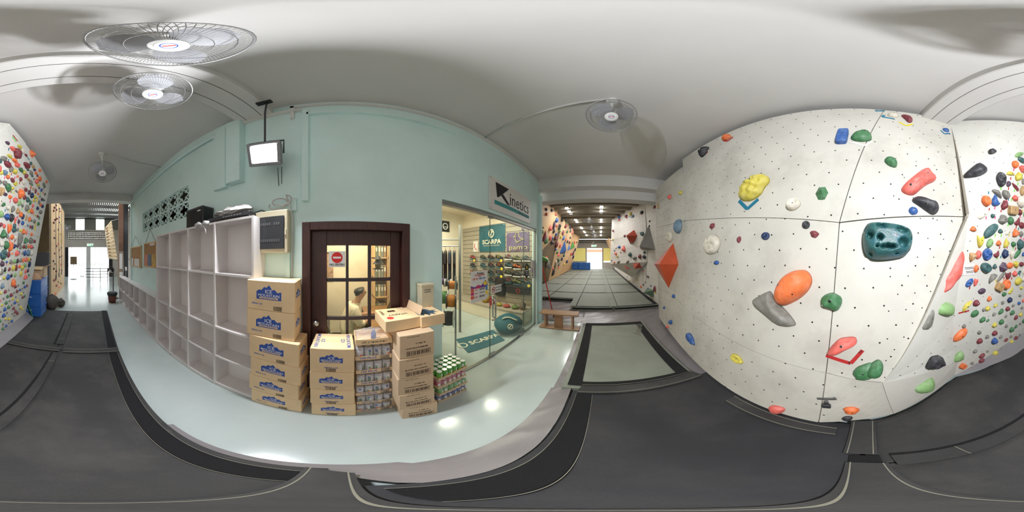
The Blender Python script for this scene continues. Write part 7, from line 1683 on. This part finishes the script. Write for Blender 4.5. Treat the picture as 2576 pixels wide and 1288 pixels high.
# ---------------------------------------------------------------- the crowded board
RG = 'board'
def table(ox, oy, s, txt, region=RG, st=1.7):
    for row in txt.replace('\n', '').split(';'):
        if not row.strip(): continue
        a = row.strip().split(','); cx, cy, w, h, an = [float(q) for q in a[:5]]
        hold(ox + cx * s, oy + cy * s, w * s, h * s, an, a[5], a[6], region, stretch=st)
table(2420, 360, 0.12112, """1183,240,190,95,45,L,o;1240,360,170,115,10,D,o;1090,445,110,170,0,O,j;1235,530,110,200,-25,R,w;1000,635,190,110,20,Y,w;1160,700,105,200,0,Y,r;800,755,190,310,8,K,k;960,850,80,140,-15,P,o;1110,920,150,90,-20,M,r;1250,990,100,210,0,T,o;
1265,800,60,130,0,g,o;720,1040,250,160,-15,g,w;900,1070,150,190,-10,g,j;490,1200,180,230,10,O,j;690,1210,170,190,-40,B,c;1085,1145,110,170,-10,R,w;1220,1220,170,250,-10,W,o;870,1290,120,200,-10,M,r""")
table(2420, 510, 0.12112, """1035,155,180,180,10,T,b;1180,195,95,160,-20,M,w;440,245,250,130,40,W,o;630,275,80,90,0,D,s;840,350,180,190,0,g,r;1000,375,110,180,25,G,o;1140,400,130,110,45,M,c;1235,470,120,140,0,M,o;228,545,150,145,0,O,w;595,580,340,210,40,D,o;790,590,110,120,0,D,w;955,610,120,90,40,W,o;
1100,630,150,190,20,O,w;1220,650,75,125,-10,g,o;370,790,140,220,0,Y,c;570,840,120,210,-25,L,o;750,840,110,140,0,O,w;915,835,100,170,-30,Y,c;1057,860,85,110,0,G,s;1190,860,120,190,-10,D,r;205,1115,190,190,45,T,w;335,1080,120,190,-15,R,o;515,1070,180,260,-15,B,k;710,1075,115,110,30,M,c;
880,1060,120,170,10,N,r;1025,1070,80,150,10,W,c;1150,1055,170,110,40,G,o;1262,1070,60,100,0,B,w""")
table(2420, 660, 0.12112, """285,130,110,150,-20,O,o;490,110,230,200,-20,D,j;670,85,95,120,0,D,w;850,100,170,230,-10,P,p;990,65,130,130,0,O,o;1110,40,110,130,0,Y,r;1225,35,90,100,0,M,r;150,425,180,130,40,B,k;280,400,90,140,-15,R,c;410,595,155,115,0,P,o;625,310,200,150,35,g,w;810,295,200,90,40,g,o;950,265,120,120,0,M,c;
1080,235,95,140,-20,R,w;1185,205,90,70,30,D,w;1275,190,50,120,0,W,o;760,500,150,150,-25,T,b;900,450,140,200,0,O,j;1160,390,140,160,0,Y,o;1265,350,60,90,0,W,s;560,750,95,120,0,O,w;865,655,75,80,0,G,s;1005,595,110,70,40,Y,c;1228,525,60,60,0,Y,s;1197,688,45,50,0,g,s;90,900,270,110,45,Y,w;290,840,120,125,0,M,r;
260,1060,150,130,0,G,o;445,980,60,65,0,g,s;525,955,95,85,0,Y,s;690,890,70,60,30,Y,s;838,835,50,60,20,g,s;978,775,80,100,-20,N,s;1175,845,55,60,0,B,s;1265,790,50,60,0,R,s;1055,895,45,50,0,g,s;1237,940,40,45,0,g,s;938,960,75,80,0,M,s;800,1015,90,75,40,G,s;1033,1040,75,75,20,G,s;1207,1080,60,60,30,Y,s;1108,1140,65,65,30,M,s;
655,1075,55,60,30,g,s;903,1113,45,50,30,g,s;418,1185,105,85,30,G,s;805,1230,75,85,0,G,s;1270,1215,50,60,0,G,s;530,1205,60,40,30,G,s""")  # last entry is a shadow spot drawn as a small green hold
table(2400, 780, 0.13665, """110,450,250,150,40,O,o;178,290,60,60,0,g,s;735,270,65,70,0,Y,s;955,290,40,50,0,g,s;1130,300,45,40,40,G,s;1210,247,30,40,0,g,s;1045,355,60,70,0,G,s;458,405,55,60,0,g,s;738,420,75,70,0,M,s;602,487,50,55,0,g,s;850,490,40,45,0,g,s;1040,483,35,40,0,g,s;1130,510,55,60,0,M,s;1203,455,30,40,0,g,s;730,560,80,90,-20,B,s;460,562,85,75,0,M,s;
950,547,55,50,30,M,s;1047,580,50,60,0,Y,s;380,752,60,50,30,g,s;612,760,40,35,0,g,s;853,717,40,45,0,g,s;748,790,85,75,0,Y,s;505,838,95,65,10,M,s;498,925,85,65,10,M,s;330,975,55,45,0,g,s;155,1025,110,75,-45,O,b""")
table(0, 300, 0.1087, """450,365,240,250,0,D,r;160,550,105,100,0,P,w;270,680,115,130,0,R,w;435,635,100,110,0,Y,w;370,790,155,210,0,M,r;515,735,90,120,10,W,o;590,830,80,75,0,M,w;735,800,150,180,0,O,p;455,875,95,65,30,M,c;85,910,160,120,25,g,o;210,855,120,110,0,Y,w;325,960,135,130,0,O,w;165,1045,150,150,0,M,j;385,1060,100,95,10,R,b;245,1150,80,170,0,g,o;605,1075,140,150,0,M,r;705,1020,60,90,0,D,o;755,1095,80,90,0,T,r;790,1170,65,65,20,N,s;910,1180,65,75,0,O,s;
470,1170,120,120,0,G,w;635,1170,55,60,0,D,s;105,1235,115,120,0,e,r;710,1240,100,110,0,g,o;325,1210,85,140,0,Y,r;540,1230,85,130,0,Y,w;820,1245,70,70,0,O,s;20,1240,60,120,0,Y,r""")
table(0, 430, 0.1087, """165,140,80,130,0,O,w;590,115,80,110,0,M,r;400,125,75,75,30,O,w;735,110,55,70,0,D,r;857,110,40,70,0,M,o;905,180,70,90,0,O,b;650,195,80,85,0,T,r;780,185,50,50,0,g,s;280,215,100,110,0,M,j;470,195,65,110,0,M,o;830,245,80,150,0,R,w;700,265,95,120,0,g,k;540,270,100,110,0,W,o;350,290,110,100,20,Y,c;105,285,110,120,0,g,j;730,320,40,60,0,G,s;865,320,80,80,0,Y,r;1005,310,80,90,0,g,o;1065,250,60,60,0,O,s;1025,365,50,50,0,G,s;170,380,150,160,-20,G,r;280,400,80,90,0,Y,r;10,265,50,100,0,g,o;705,370,50,60,0,O,w;900,395,60,60,0,P,w;
530,370,90,80,0,W,o;590,435,95,100,0,M,o;375,470,95,70,0,g,w;765,415,50,70,0,T,o;815,470,50,120,0,M,o;945,445,50,110,0,B,w;460,520,120,220,0,O,r;35,470,80,210,0,T,r;665,500,70,120,-20,P,o;720,570,80,170,-10,N,w;870,530,55,70,0,O,w;990,500,35,40,0,O,s;1035,540,70,50,40,P,o;115,540,115,90,10,P,o;228,605,110,130,0,O,p;555,610,70,130,0,M,o;800,605,70,110,0,Y,w;915,590,40,80,0,g,w;960,655,60,80,0,P,r;1005,680,45,55,0,D,s;347,680,125,130,0,R,r;625,665,90,120,0,D,r;690,735,60,130,0,G,o;780,690,90,70,0,Y,o;850,660,40,120,0,Y,c;440,750,110,110,45,L,o;895,725,50,100,0,g,o;65,775,80,80,20,G,b;
505,800,75,90,-20,g,w;750,805,60,90,0,R,o;930,785,70,85,0,O,o;970,820,50,90,0,N,r;855,865,60,110,0,N,w;610,860,95,160,0,g,o;175,845,90,130,0,W,j;285,880,75,140,0,g,r;395,930,80,190,0,T,w;655,920,55,120,0,Y,o;715,930,80,150,0,O,w;765,985,35,70,0,R,o;925,950,80,100,0,g,r;470,1010,90,130,0,O,j;20,1000,90,170,0,L,o;140,1060,120,190,-25,B,w;255,1080,120,190,-10,K,k;520,1060,70,140,-15,N,k;345,1140,50,140,0,R,c;605,1080,50,120,-20,T,c;675,1120,70,120,-20,O,o;815,1030,60,40,0,Y,o;860,1050,45,60,0,M,s;900,1085,40,80,0,G,o;725,1150,35,50,0,D,s;425,1170,60,110,0,P,o;515,1205,80,110,0,B,o;790,1170,80,90,0,g,o;880,1225,70,90,0,G,o;820,1225,30,90,0,Y,c;20,1240,60,100,0,M,r""")
table(0, 560, 0.1087, """90,80,70,110,0,R,o;205,115,100,190,0,O,c;320,75,70,110,0,D,r;318,170,120,130,0,D,o;400,160,60,90,0,g,o;470,185,65,70,0,Y,s;530,215,90,150,0,O,w;575,60,60,60,0,W,o;635,65,45,60,0,e,s;695,100,50,70,0,M,s;745,115,35,110,0,K,o;805,130,40,90,0,Y,c;60,270,130,250,0,G,w;165,320,55,130,0,g,w;265,335,75,115,0,O,r;352,355,65,100,0,W,r;450,360,120,260,0,g,c;585,415,130,150,25,G,w;700,415,100,130,0,g,r;790,435,55,95,0,M,w;615,235,30,130,0,R,o;660,255,50,65,0,M,s;720,270,50,75,0,O,s;765,290,45,70,30,T,w;800,305,40,50,0,g,w;40,495,110,130,0,W,o;135,520,130,190,-30,G,o;235,530,110,210,-10,O,c;325,545,70,100,20,N,r;398,540,60,70,0,P,s;
470,565,60,100,0,g,r;548,560,75,90,0,M,r;600,560,45,95,0,G,o;652,550,50,100,0,O,o;710,560,65,100,0,R,r;750,575,35,55,0,D,s;70,735,150,230,0,D,k;190,740,70,140,0,M,o;278,715,65,60,20,O,w;380,710,115,160,0,R,p;440,690,35,80,0,B,c;515,705,40,70,-20,g,o;560,700,70,110,20,B,c;635,700,80,140,0,e,r;720,710,80,110,0,W,o;148,910,45,60,0,B,s;240,905,70,100,0,g,o;325,895,75,100,0,L,r;395,890,55,100,0,K,r;470,870,60,80,0,g,r;530,870,60,100,0,O,o;597,855,55,110,0,R,r;655,855,60,95,0,Y,o;695,850,45,50,0,M,s;670,960,70,150,10,N,o;40,950,90,130,0,P,r;300,1045,80,140,20,Y,o;365,1035,60,130,15,M,c;445,1015,70,80,0,O,o;505,1040,60,110,0,Y,r;
560,985,70,90,0,L,r;110,1090,50,115,0,K,o;210,1080,70,80,25,M,o;30,1140,80,140,0,g,o;585,1130,50,95,0,R,o;638,1110,50,80,0,P,o;475,1180,65,120,0,Y,o;340,1210,60,100,-25,L,o;255,1225,45,80,0,K,r;575,1260,80,100,0,R,r;178,1260,90,120,0,B,o;660,1215,30,50,0,G,s""")
table(0, 690, 0.1398, """68,65,55,55,0,Y,r;228,150,75,120,0,O,j;32,210,65,110,0,e,w;270,222,45,50,0,M,s;320,197,25,30,0,g,s;415,150,35,45,0,G,s;438,222,35,50,0,B,s;475,205,30,45,0,M,s;85,310,50,55,0,M,s;150,277,25,35,0,g,s;350,278,35,40,0,B,s;298,303,40,50,0,M,s;395,250,20,30,0,g,s;15,335,30,50,0,Y,s;190,370,45,60,15,M,s;247,332,25,30,0,g,s;373,350,35,45,0,Y,s;415,322,20,28,0,g,s;127,397,42,52,0,G,s;57,435,28,35,0,g,s;220,438,35,42,0,Y,s;280,408,22,28,0,g,s;400,412,30,42,0,M,s;435,390,25,45,0,G,s;305,475,35,48,0,Y,s;165,478,25,32,0,g,s;103,512,48,50,0,G,s;257,508,36,45,0,B,s;30,553,40,40,0,Y,s;203,550,25,30,0,g,s;
333,540,22,30,0,g,s;145,587,40,52,0,G,s;360,592,36,45,0,Y,s;77,628,45,55,0,B,s;235,610,36,48,0,M,s;10,670,25,30,0,g,s;265,670,38,48,0,M,s;120,692,25,30,0,g,s;302,702,32,44,0,M,s;55,737,50,60,0,B,s;215,708,22,28,0,g,s;252,742,22,28,0,g,s;96,797,34,40,0,Y,s;157,802,36,48,0,Y,s;203,842,38,50,0,B,s;150,880,24,30,0,g,s;47,893,28,36,0,g,s;102,930,36,48,0,B,s;43,977,36,50,0,G,s;395,630,22,40,0,Y,s""")
# route tapes
for (ox, oy, s, t) in ((2420, 360, 0.12112, "1010,735,red;1160,845,lime;805,945,lime;965,945,red;1088,985,lime;1240,665,lime;1075,550,pink;550,1030,teal;963,1170,teal;925,1205,pink;1027,1175,lime"),
                       (2420, 510, 0.12112, "565,135,red;680,110,pink;810,170,red;500,315,pink;685,310,pink;1210,285,pink;1255,165,yellow;955,465,lime;1125,505,red;1170,545,teal;690,675,lime;815,680,lime;978,670,yellow;1225,735,pink;1272,760,pink;778,930,red;938,925,red;1065,940,lime;1108,955,red;733,1145,lime;805,1125,teal;1027,1165,yellow"),
                       (2420, 660, 0.12112, "570,420,teal;700,380,yellow;870,330,red;1030,330,red;1200,255,teal;830,545,red;158,530,red;1143,105,pink"),
                       (0, 300, 0.1087, "200,695,teal;505,825,teal;200,950,teal"),
                       (0, 430, 0.1087, "105,155,pink;260,75,red;340,160,pink;455,275,red;250,480,pink;270,490,lime;318,500,yellow;530,490,pink;235,705,pink;480,655,lime;550,710,lime;505,875,lime;120,915,teal;230,925,yellow;75,1055,teal;375,1085,pink;255,1195,lime;430,1245,pink;410,1075,red;705,425,red;1010,410,red;940,525,lime;215,75,yellow"),
                       (0, 560, 0.1087, "195,235,teal;210,380,red;110,860,lime;150,960,pink;195,965,yellow;275,950,red;125,1150,lime;340,430,red;405,595,lime;280,610,red;235,640,lime")):
    for r in t.split(';'):
        a, c, m_ = r.split(','); x, y = ox + float(a) * s, oy + float(c) * s
        tape((x + 0.6, y - 3.3), (x - 0.6, y + 3.3), 3.4, m_, brd)
tape((2411, 788), (2438, 781), 4, 'red', brd); tape((32, 340), (44, 355), 3, 'red', brd); tape((31, 344), (41, 357), 3, 'lime', brd); tape((68, 395), (74, 403), 2.5, 'teal', brd)
vtape([(1859, 505), (1880, 526), (1908, 501)], 9, 'teal', slab); vtape([(1821, 354), (1831, 355), (1844, 344)], 3.5, 'red', slab); vtape([(1764, 393), (1769, 393), (1781, 382)], 3.5, 'red', slab)
vtape([(2200, 270), (2201, 279), (2225, 279)], 5, 'teal', slab); vtape([(2224, 290), (2219, 294), (2251, 300)], 4.5, 'teal', slab); vtape([(2261, 307), (2280, 317), (2296, 312)], 4, 'yellow', slab); vtape([(2366, 328), (2376, 337), (2390, 336)], 3.5, 'teal', slab); vtape([(2138, 357), (2174, 367), (2193, 356)], 4.5, 'white', slab)
vtape([(2078, 894), (2140, 914), (2170, 881)], 9, 'red', slab); tape((1647, 735), (1651, 738), 4, 'yellow', slab)
def wall_text_px(s, size, px, py, wall, ang=0):
    loc, n, dist = cast(px, py); Mx = wall_frame(loc + n * 0.004, n, R_(ang)); Mx.translation -= wloc(wall); put('lettering', text_mesh(s, size, M['ink_black'], bold=0.02), wall, M=Mx)
wall_text_px('VIA', 0.022, 2165, 885, slab, 40); wall_text_px('JL', 0.025, 2138, 912, slab, 20)
# printed notice on the board
loc, n, dist = cast(2436, 681)
cs = [plane_hit(a, c, loc, n) for a, c in ((2419, 693), (2450, 690), (2450, 666), (2419, 668))]
nt_ = thing('notice_sheet', 'small white printed notice pinned among the holds of the crowded board', 'notice', loc)
MB().prism([p + n * 0.003 for p in cs], n * 0.003).build('sheet', M['paper'], nt_)
for i in range(4):
    v_ = (0.22, 0.36, 0.62, 0.76)[i]; a = cs[3] * (1 - v_) + cs[0] * v_; c = cs[2] * (1 - v_) + cs[1] * v_
    p, q = a * (0.8 - 0.05 * i) + c * (0.2 + 0.05 * i), a * 0.05 + c * 0.95; dn = (cs[0] - cs[3]).normalized() * 0.0025
    MB().prism([p + n * 0.0065 - dn, q + n * 0.0065 - dn, q + n * 0.0065 + dn, p + n * 0.0065 + dn], n * 0.0005).build('print_line', M['ink_black'], nt_)
for v_ in (0.15, 0.88):
    a = cs[3] * (1 - v_) + cs[0] * v_; c = cs[2] * (1 - v_) + cs[1] * v_; put('pin', BOLTS[0.004][1], nt_, M=wall_frame(a * 0.93 + c * 0.07 + n * 0.0065 - loc, n, 0))
# ---------------------------------------------------------------- bolt holes
def hole_disc(b, loc, n, r, k=8):
    Mx = wall_frame(loc + n * 0.0006, n, 0); b.add([Mx @ Vector((r * math.cos(2 * PI * i / k), r * math.sin(2 * PI * i / k), 0)) for i in range(k)], [tuple(range(k))])
b = MB(); b2 = MB(); rnd = random.Random(77)
for j in range(26):
    for i in range(44):
        u = -1.1 + i * 0.205 + (0.1 if j % 2 else 0); v_ = 1.9 - j * 0.142
        x = u - 0.17 * v_ + rnd.uniform(-0.012, 0.012); zr = v_ + rnd.uniform(-0.012, 0.012)
        if x > 3.8: continue
        p = Vector((x, yA(x, zr), E + zr)); d = (p - EYE).normalized(); loc, n, idx, dist = BVH.ray_cast(EYE, d)
        if loc is None or (loc - p).length > 0.03: continue
        if n.dot(d) > 0: n = -n
        hole_disc(b, loc, n, 0.0075)
o = b.build('bolt_holes', M['hole'], slab); o['kind'] = 'stuff'
for j in range(22):
    for i in range(24):
        x = -3.8 + i * 0.15 + (0.07 if j % 2 else 0); zr = 1.85 - j * 0.155
        d = (Cp(x, zr) - EYE).normalized(); loc, n, idx, dist = BVH.ray_cast(EYE, d)
        if loc is None: continue
        if n.dot(d) > 0: n = -n
        hole_disc(b2, loc, n, 0.006, 6)
o = b2.build('bolt_holes', M['hole'], brd); o['kind'] = 'stuff'
b3 = MB(); b4 = MB()
for i in range(34):
    for j in range(16):
        for (bb_, p) in ((b3, Lp(5.0 + i * 0.27, 2.1 - j * 0.24)), (b4, TR.lerp(TL, i / 17) * (1 - j / 15) + BR.lerp(BL, i / 17) * (j / 15) if i <= 17 else Vector((4.0 + (i - 17) * 0.15, -1.92, 0.2 + j * 0.24)))):
            d = (p - EYE).normalized(); loc, n, idx, dist = BVH.ray_cast(EYE, d)
            if loc is None: continue
            if n.dot(d) > 0: n = -n
            hole_disc(bb_, loc, n, 0.012, 6)
o = b3.build('bolt_holes', M['hole'], gl); o['kind'] = 'stuff'
o = b4.build('bolt_holes', M['hole'], gr); o['kind'] = 'stuff'
# ---------------------------------------------------------------- holds in the gym
s4 = 0.17857
RG = 'plywood wall'
vb = mat('blue_volume', (0.20, 0.36, 0.62), 0.5, 0.05, 4); vg = mat('green_volume', (0.35, 0.62, 0.28), 0.5, 0.05, 4); vgy = mat('grey_volume', (0.56, 0.55, 0.54), 0.6, 0.05, 4); vr = mat('red_volume', (0.72, 0.30, 0.22), 0.5, 0.06, 4); vdg = mat('dark_green_volume', (0.36, 0.45, 0.38), 0.5, 0.05, 4)
def vol(pts, dep, m, label, apex=None, region=RG, ctr=None): return poly_hold(pts, dep, m, region, 'pyramid', label=label, name='climbing_volume', rings=(1, 0.97), flat=True, smoothit=0, apex=apex, ctr=ctr)
vol(CR(1355, 490, s4, (370, 640), (290, 830), (368, 832)), 0.25, vb, 'blue triangular volume on the plywood wall nearest the brown recess')
vol(CR(1355, 490, s4, (428, 690), (372, 800), (452, 765)), 0.25, vb, 'second blue triangular volume further along the plywood wall')
vol(CR(1355, 490, s4, (478, 655), (450, 770), (502, 745)), 0.25, vg, 'green triangular volume at the far end of the plywood wall')
vol(CR(1355, 490, s4, (45, 862), (135, 890), (128, 948), (48, 922)), 0.2, vg, 'green wedge volume in the shaded brown recess')
table(1355, 490, s4, """95,105,20,20,0,G,s;100,205,30,40,0,P,r;180,218,40,35,0,N,r;102,275,38,50,0,R,w;240,278,45,35,0,R,w;42,300,18,18,0,G,s;245,358,45,55,20,B,r;328,345,40,60,0,K,j;375,347,25,30,0,K,o;212,420,35,85,0,P,c;250,435,30,30,0,R,s;288,455,40,70,0,K,k;385,388,25,30,0,G,o;375,440,35,50,0,M,r;470,453,20,25,0,M,s;440,465,25,22,0,B,s;62,462,20,22,0,G,s;160,470,60,90,0,R,w;208,510,30,60,0,K,o;290,505,45,40,0,L,w;445,507,25,35,0,g,o;395,520,20,25,0,G,s;472,528,36,48,0,R,w;337,540,45,70,0,M,j;80,585,55,120,-25,M,c;48,530,25,55,0,G,w;240,555,25,30,0,B,s;310,590,25,50,0,Y,o;345,612,40,55,0,B,w;158,605,42,60,0,R,j;187,608,28,35,0,e,r;380,635,20,35,0,R,o;100,650,70,95,0,G,w;440,603,15,20,0,N,s;400,660,20,28,0,K,s;240,608,52,50,0,M,j;188,672,45,38,0,P,r;250,700,45,70,0,M,o;430,670,22,30,0,M,s;535,668,22,15,0,K,s;505,675,15,38,0,R,o;300,715,36,45,0,R,j;240,770,30,22,0,B,s;255,812,25,30,0,G,s;275,845,36,45,0,R,w;510,775,25,25,0,K,r;485,825,22,36,0,P,o;457,835,25,28,0,R,r;485,877,25,30,0,N,r;350,855,25,28,0,D,s;320,905,22,30,0,N,r;260,930,22,40,0,K,r;280,925,22,30,0,G,o;240,940,28,24,0,W,b;228,990,26,34,0,g,r;285,972,40,45,0,g,j;198,1040,20,24,0,R,s;222,1033,24,32,0,G,w;275,1025,25,22,0,R,w;200,1090,45,60,0,K,r;360,980,28,24,0,Y,s;395,940,25,40,0,N,r;150,1020,22,18,0,B,s;125,972,75,62,0,g,r;100,898,50,45,0,R,o;350,750,26,26,0,M,s;410,765,28,30,0,G,s;432,735,28,30,0,Y,s""", RG, 1.9)
RG = 'white gym wall'; s6 = 0.2096
vol(CR(1530, 490, s6, (312, 420), (231, 490), (265, 590), (302, 576), (348, 490)), 0.35, vr, 'brick red faceted volume on the white prow in the gym', apex=CR(1530, 490, s6, (300, 500))[0], region=RG)
vol(CR(1530, 490, s6, (500, 335), (397, 668), (580, 660)), 0.45, vgy, 'grey pyramid volume on the white wall beside the beam', apex=CR(1530, 490, s6, (520, 620))[0], region=RG)
vol(CR(1530, 490, s6, (295, 825), (372, 815), (406, 880), (325, 882)), 0.2, vr, 'brick red volume under the white prow in the gym', region=RG)
vol(CR(1530, 490, s6, (185, 845), (266, 888), (238, 894)), 0.1, vr, 'thin brick red triangle under the white prow', region=RG)
vol(CR(1530, 490, s6, (472, 1118), (550, 1145), (548, 1232), (478, 1180)), 0.3, vdg, 'grey-green block volume at the foot of the white gym wall', region=RG)
table(1530, 490, s6, """437,95,14,22,0,R,s;510,100,20,40,0,Y,r;565,148,48,42,0,M,w;600,135,20,80,0,T,o;403,213,36,36,0,K,r;268,230,30,40,0,Y,o;215,258,32,34,0,M,o;292,258,32,36,0,e,o;133,268,32,38,0,B,o;135,303,25,28,0,R,w;60,433,26,30,0,M,w;410,470,38,50,0,D,j;500,318,15,28,0,K,o;498,373,18,20,0,K,s;200,495,22,36,0,M,o;58,538,20,22,0,Y,s;30,495,20,24,0,R,s;132,627,34,34,0,B,o;93,635,16,26,0,W,o;188,650,46,82,0,R,w;150,690,12,14,0,M,s;94,708,22,40,0,R,r;76,670,10,26,0,g,o;112,738,15,30,0,Y,o;264,718,34,58,-10,D,o;320,760,36,45,20,g,r;382,743,30,58,0,M,o;435,745,42,44,0,K,r;437,692,30,32,0,D,o;42,788,15,15,0,g,s;75,812,20,20,0,R,s;125,808,40,34,20,g,o;235,805,38,36,20,g,o;425,910,20,18,0,R,s;443,958,9,9,0,P,s;478,983,36,24,0,P,b;447,1050,16,14,0,P,s;425,1078,28,30,0,P,w;397,1100,24,34,0,O,o;515,1093,15,20,0,B,s;480,1120,15,15,0,B,s;452,1150,12,14,0,G,s;350,1022,12,20,0,Y,s;262,1032,18,22,0,Y,s;230,985,10,12,0,K,s;72,868,50,36,0,K,o;432,632,55,60,0,R,j;485,608,22,24,0,Y,s;525,628,60,58,0,g,o;280,508,45,40,20,g,c;285,578,40,20,0,g,o""", RG, 1.9)
for (a, c, d_) in (((133, 290), (120, 318), 'teal'), ((215, 290), (232, 270), 'red'), ((262, 270), (250, 258), 'teal'), ((395, 240), (415, 232), 'red'), ((415, 750), (432, 772), 'red'), ((432, 772), (455, 752), 'red'), ((505, 120), (518, 128), 'teal')):
    tape((1530 + s6 * a[0], 490 + s6 * a[1]), (1530 + s6 * c[0], 490 + s6 * c[1]), 1.4, d_, gr)
# holds and ropes on the hall wall
BVH = BVHTree.FromPolygons([(-9.6, -1.32, 0), (-6.0, -1.32, 0), (-6.0, -1.32, 4.4), (-9.6, -1.32, 4.4), (-5.96, -2.3, 0), (-5.96, -1.32, 0), (-5.96, -1.32, 4.4), (-5.96, -2.3, 4.4)], [(0, 1, 2, 3), (4, 5, 6, 7)])
rnd = random.Random(12); RG = 'rope wall'; s1 = 0.2561
for (a, c, k, sh) in ((112, 138, 'M', 'o'), (118, 182, 'P', 'r'), (100, 205, 'M', 's'), (122, 225, 'M', 'r'), (95, 235, 'M', 's'), (107, 325, 'M', 'r'), (95, 352, 'M', 's'), (125, 312, 'M', 's'), (102, 432, 'M', 'w'), (100, 502, 'P', 's'), (122, 580, 'M', 'r'), (103, 655, 'M', 'r'), (92, 728, 'P', 's'), (108, 755, 'g', 'o'), (95, 805, 'K', 's'), (118, 830, 'M', 's'), (122, 968, 'M', 's'), (97, 920, 'M', 'r'), (112, 910, 'M', 's'), (150, 350, 'N', 's'), (165, 370, 'Y', 's'), (148, 300, 'B', 's'), (160, 460, 'Y', 's'), (140, 420, 'N', 's'), (165, 535, 'Y', 's'), (140, 560, 'R', 's'), (150, 620, 'M', 's'), (168, 600, 'G', 's'), (155, 690, 'N', 's'), (172, 680, 'M', 's'), (145, 740, 'Y', 's'), (165, 765, 'R', 's'), (150, 815, 'G', 's'), (175, 820, 'M', 's'), (160, 880, 'Y', 's'), (140, 935, 'G', 's'), (165, 950, 'M', 's'), (148, 985, 'R', 's'), (140, 1045, 'Y', 's'), (112, 1050, 'R', 's'), (155, 240, 'M', 's'), (150, 215, 'N', 's')):
    hold(110 + a * s1, 470 + c * s1, (24 if a < 128 else 14) * s1, (24 if a < 128 else 18) * s1, 0, k, sh, RG, stretch=1.6)
for i, (x, l) in enumerate(((-6.6, 'nearest'), (-7.3, 'middle'), (-8.1, 'farthest'))):
    o = thing('climbing_rope', 'dark climbing rope hanging down the plywood rope wall, the %s of three' % l, 'rope', (x, -1.25, 0.9)); MB().tube([(x, -1.25, 4.9), (x + 0.02, -1.26, 2.5), (x, -1.24, 1.0)], 0.012, 6).build('strand', M['black'], o); MB().tube([(x + 0.06 * math.cos(a), -1.25, 0.9 + 0.1 * math.sin(a)) for a in [2 * PI * k / 12 for k in range(12)]], 0.014, 6, closed=True).build('coil', M['black'], o)
# ---------------------------------------------------------------- past about 300 holds in view: the smallest ones are joined into one object
HOLDS.sort(key=lambda h: (0 if h[0].get('label') else 1, -h[3]))
KEEP, SMALL = HOLDS[:318], HOLDS[318:]
vs, fs, mi, ml = [], [], [], []
for h in SMALL:
    o = h[0]; me = o.data; b0 = len(vs); m_ = o.matrix_basis
    vs += [tuple(m_ @ v.co) for v in me.vertices]; fs += [tuple(b0 + i for i in p.vertices) for p in me.polygons]
    if me.materials[0] not in ml: ml.append(me.materials[0])
    mi += [ml.index(me.materials[0])] * len(me.polygons)
    for k in list(o.children):
        for q in list(k.children): bpy.data.objects.remove(q)
        bpy.data.objects.remove(k)
    bpy.data.objects.remove(o)
me = bpy.data.meshes.new('small_climbing_holds'); me.from_pydata(vs, [], fs)
for m_ in ml: me.materials.append(m_)
me.polygons.foreach_set('material_index', mi); me.polygons.foreach_set('use_smooth', [True] * len(fs)); me.update()
tag(put('small_climbing_holds', me), 'smallest round holds scattered in large numbers over the climbing walls', 'climbing hold', None, 'stuff')
HOLDS = KEEP
# ---------------------------------------------------------------- labels: each hold told apart by its neighbours
RN = {'slab': 'on the pale slab', 'corner': 'beside the slab corner', 'board': 'on the crowded board', 'plywood wall': 'on the plywood gym wall', 'white gym wall': 'on the white gym wall', 'volume': 'on the big orange volume', 'rope wall': 'on the rope wall'}
GN = {'slab': 'holds of the pale slab', 'corner': 'holds beside the slab corner', 'board': 'holds of the crowded board', 'plywood wall': 'holds of the plywood gym wall', 'white gym wall': 'holds of the white gym wall', 'volume': 'holds on the orange volume', 'rope wall': 'holds of the rope wall'}
used = {h[0]['label'] for h in HOLDS if h[0].get('label')}
def dpx(a, b):
    dx = (b[1] - a[1] + 1288) % 2576 - 1288; return dx, b[2] - a[2]
def desc(h, full=True):
    s = 'tiny' if h[7] < 6 else 'small' if h[7] < 11 else 'big' if h[7] > 26 else ''
    return ' '.join(w for w in (s, h[4], h[5]) if w)
def rel(a, b):
    dx, dy = dpx(a, b)                      # a seen from b
    if abs(dy) > abs(dx): return 'above' if dy > 0 else 'below'
    return 'left of' if dx > 0 else 'right of'
for h in HOLDS:
    o = h[0]
    if o.name.startswith('climbing_hold'): o['group'] = GN[h[6]]
    if o.get('label'): continue
    near = sorted((g for g in HOLDS if g is not h and g[6] == h[6]), key=lambda g: math.hypot(*dpx(h, g)))[:9]
    cand = ['%s hold %s, %s a %s one' % (desc(h), RN[h[6]], rel(h, g), desc(g)) for g in near]
    cand += ['%s hold %s %s a %s and %s a %s' % (desc(h), rel(h, g), '', desc(g), rel(h, q), desc(q)) for g in near[:5] for q in near[:6] if q is not g]
    lab = next((' '.join(c.split()) for c in cand if ' '.join(c.split()) not in used and len(c.split()) <= 16), ' '.join(cand[0].split()))
    used.add(lab); o['label'] = lab
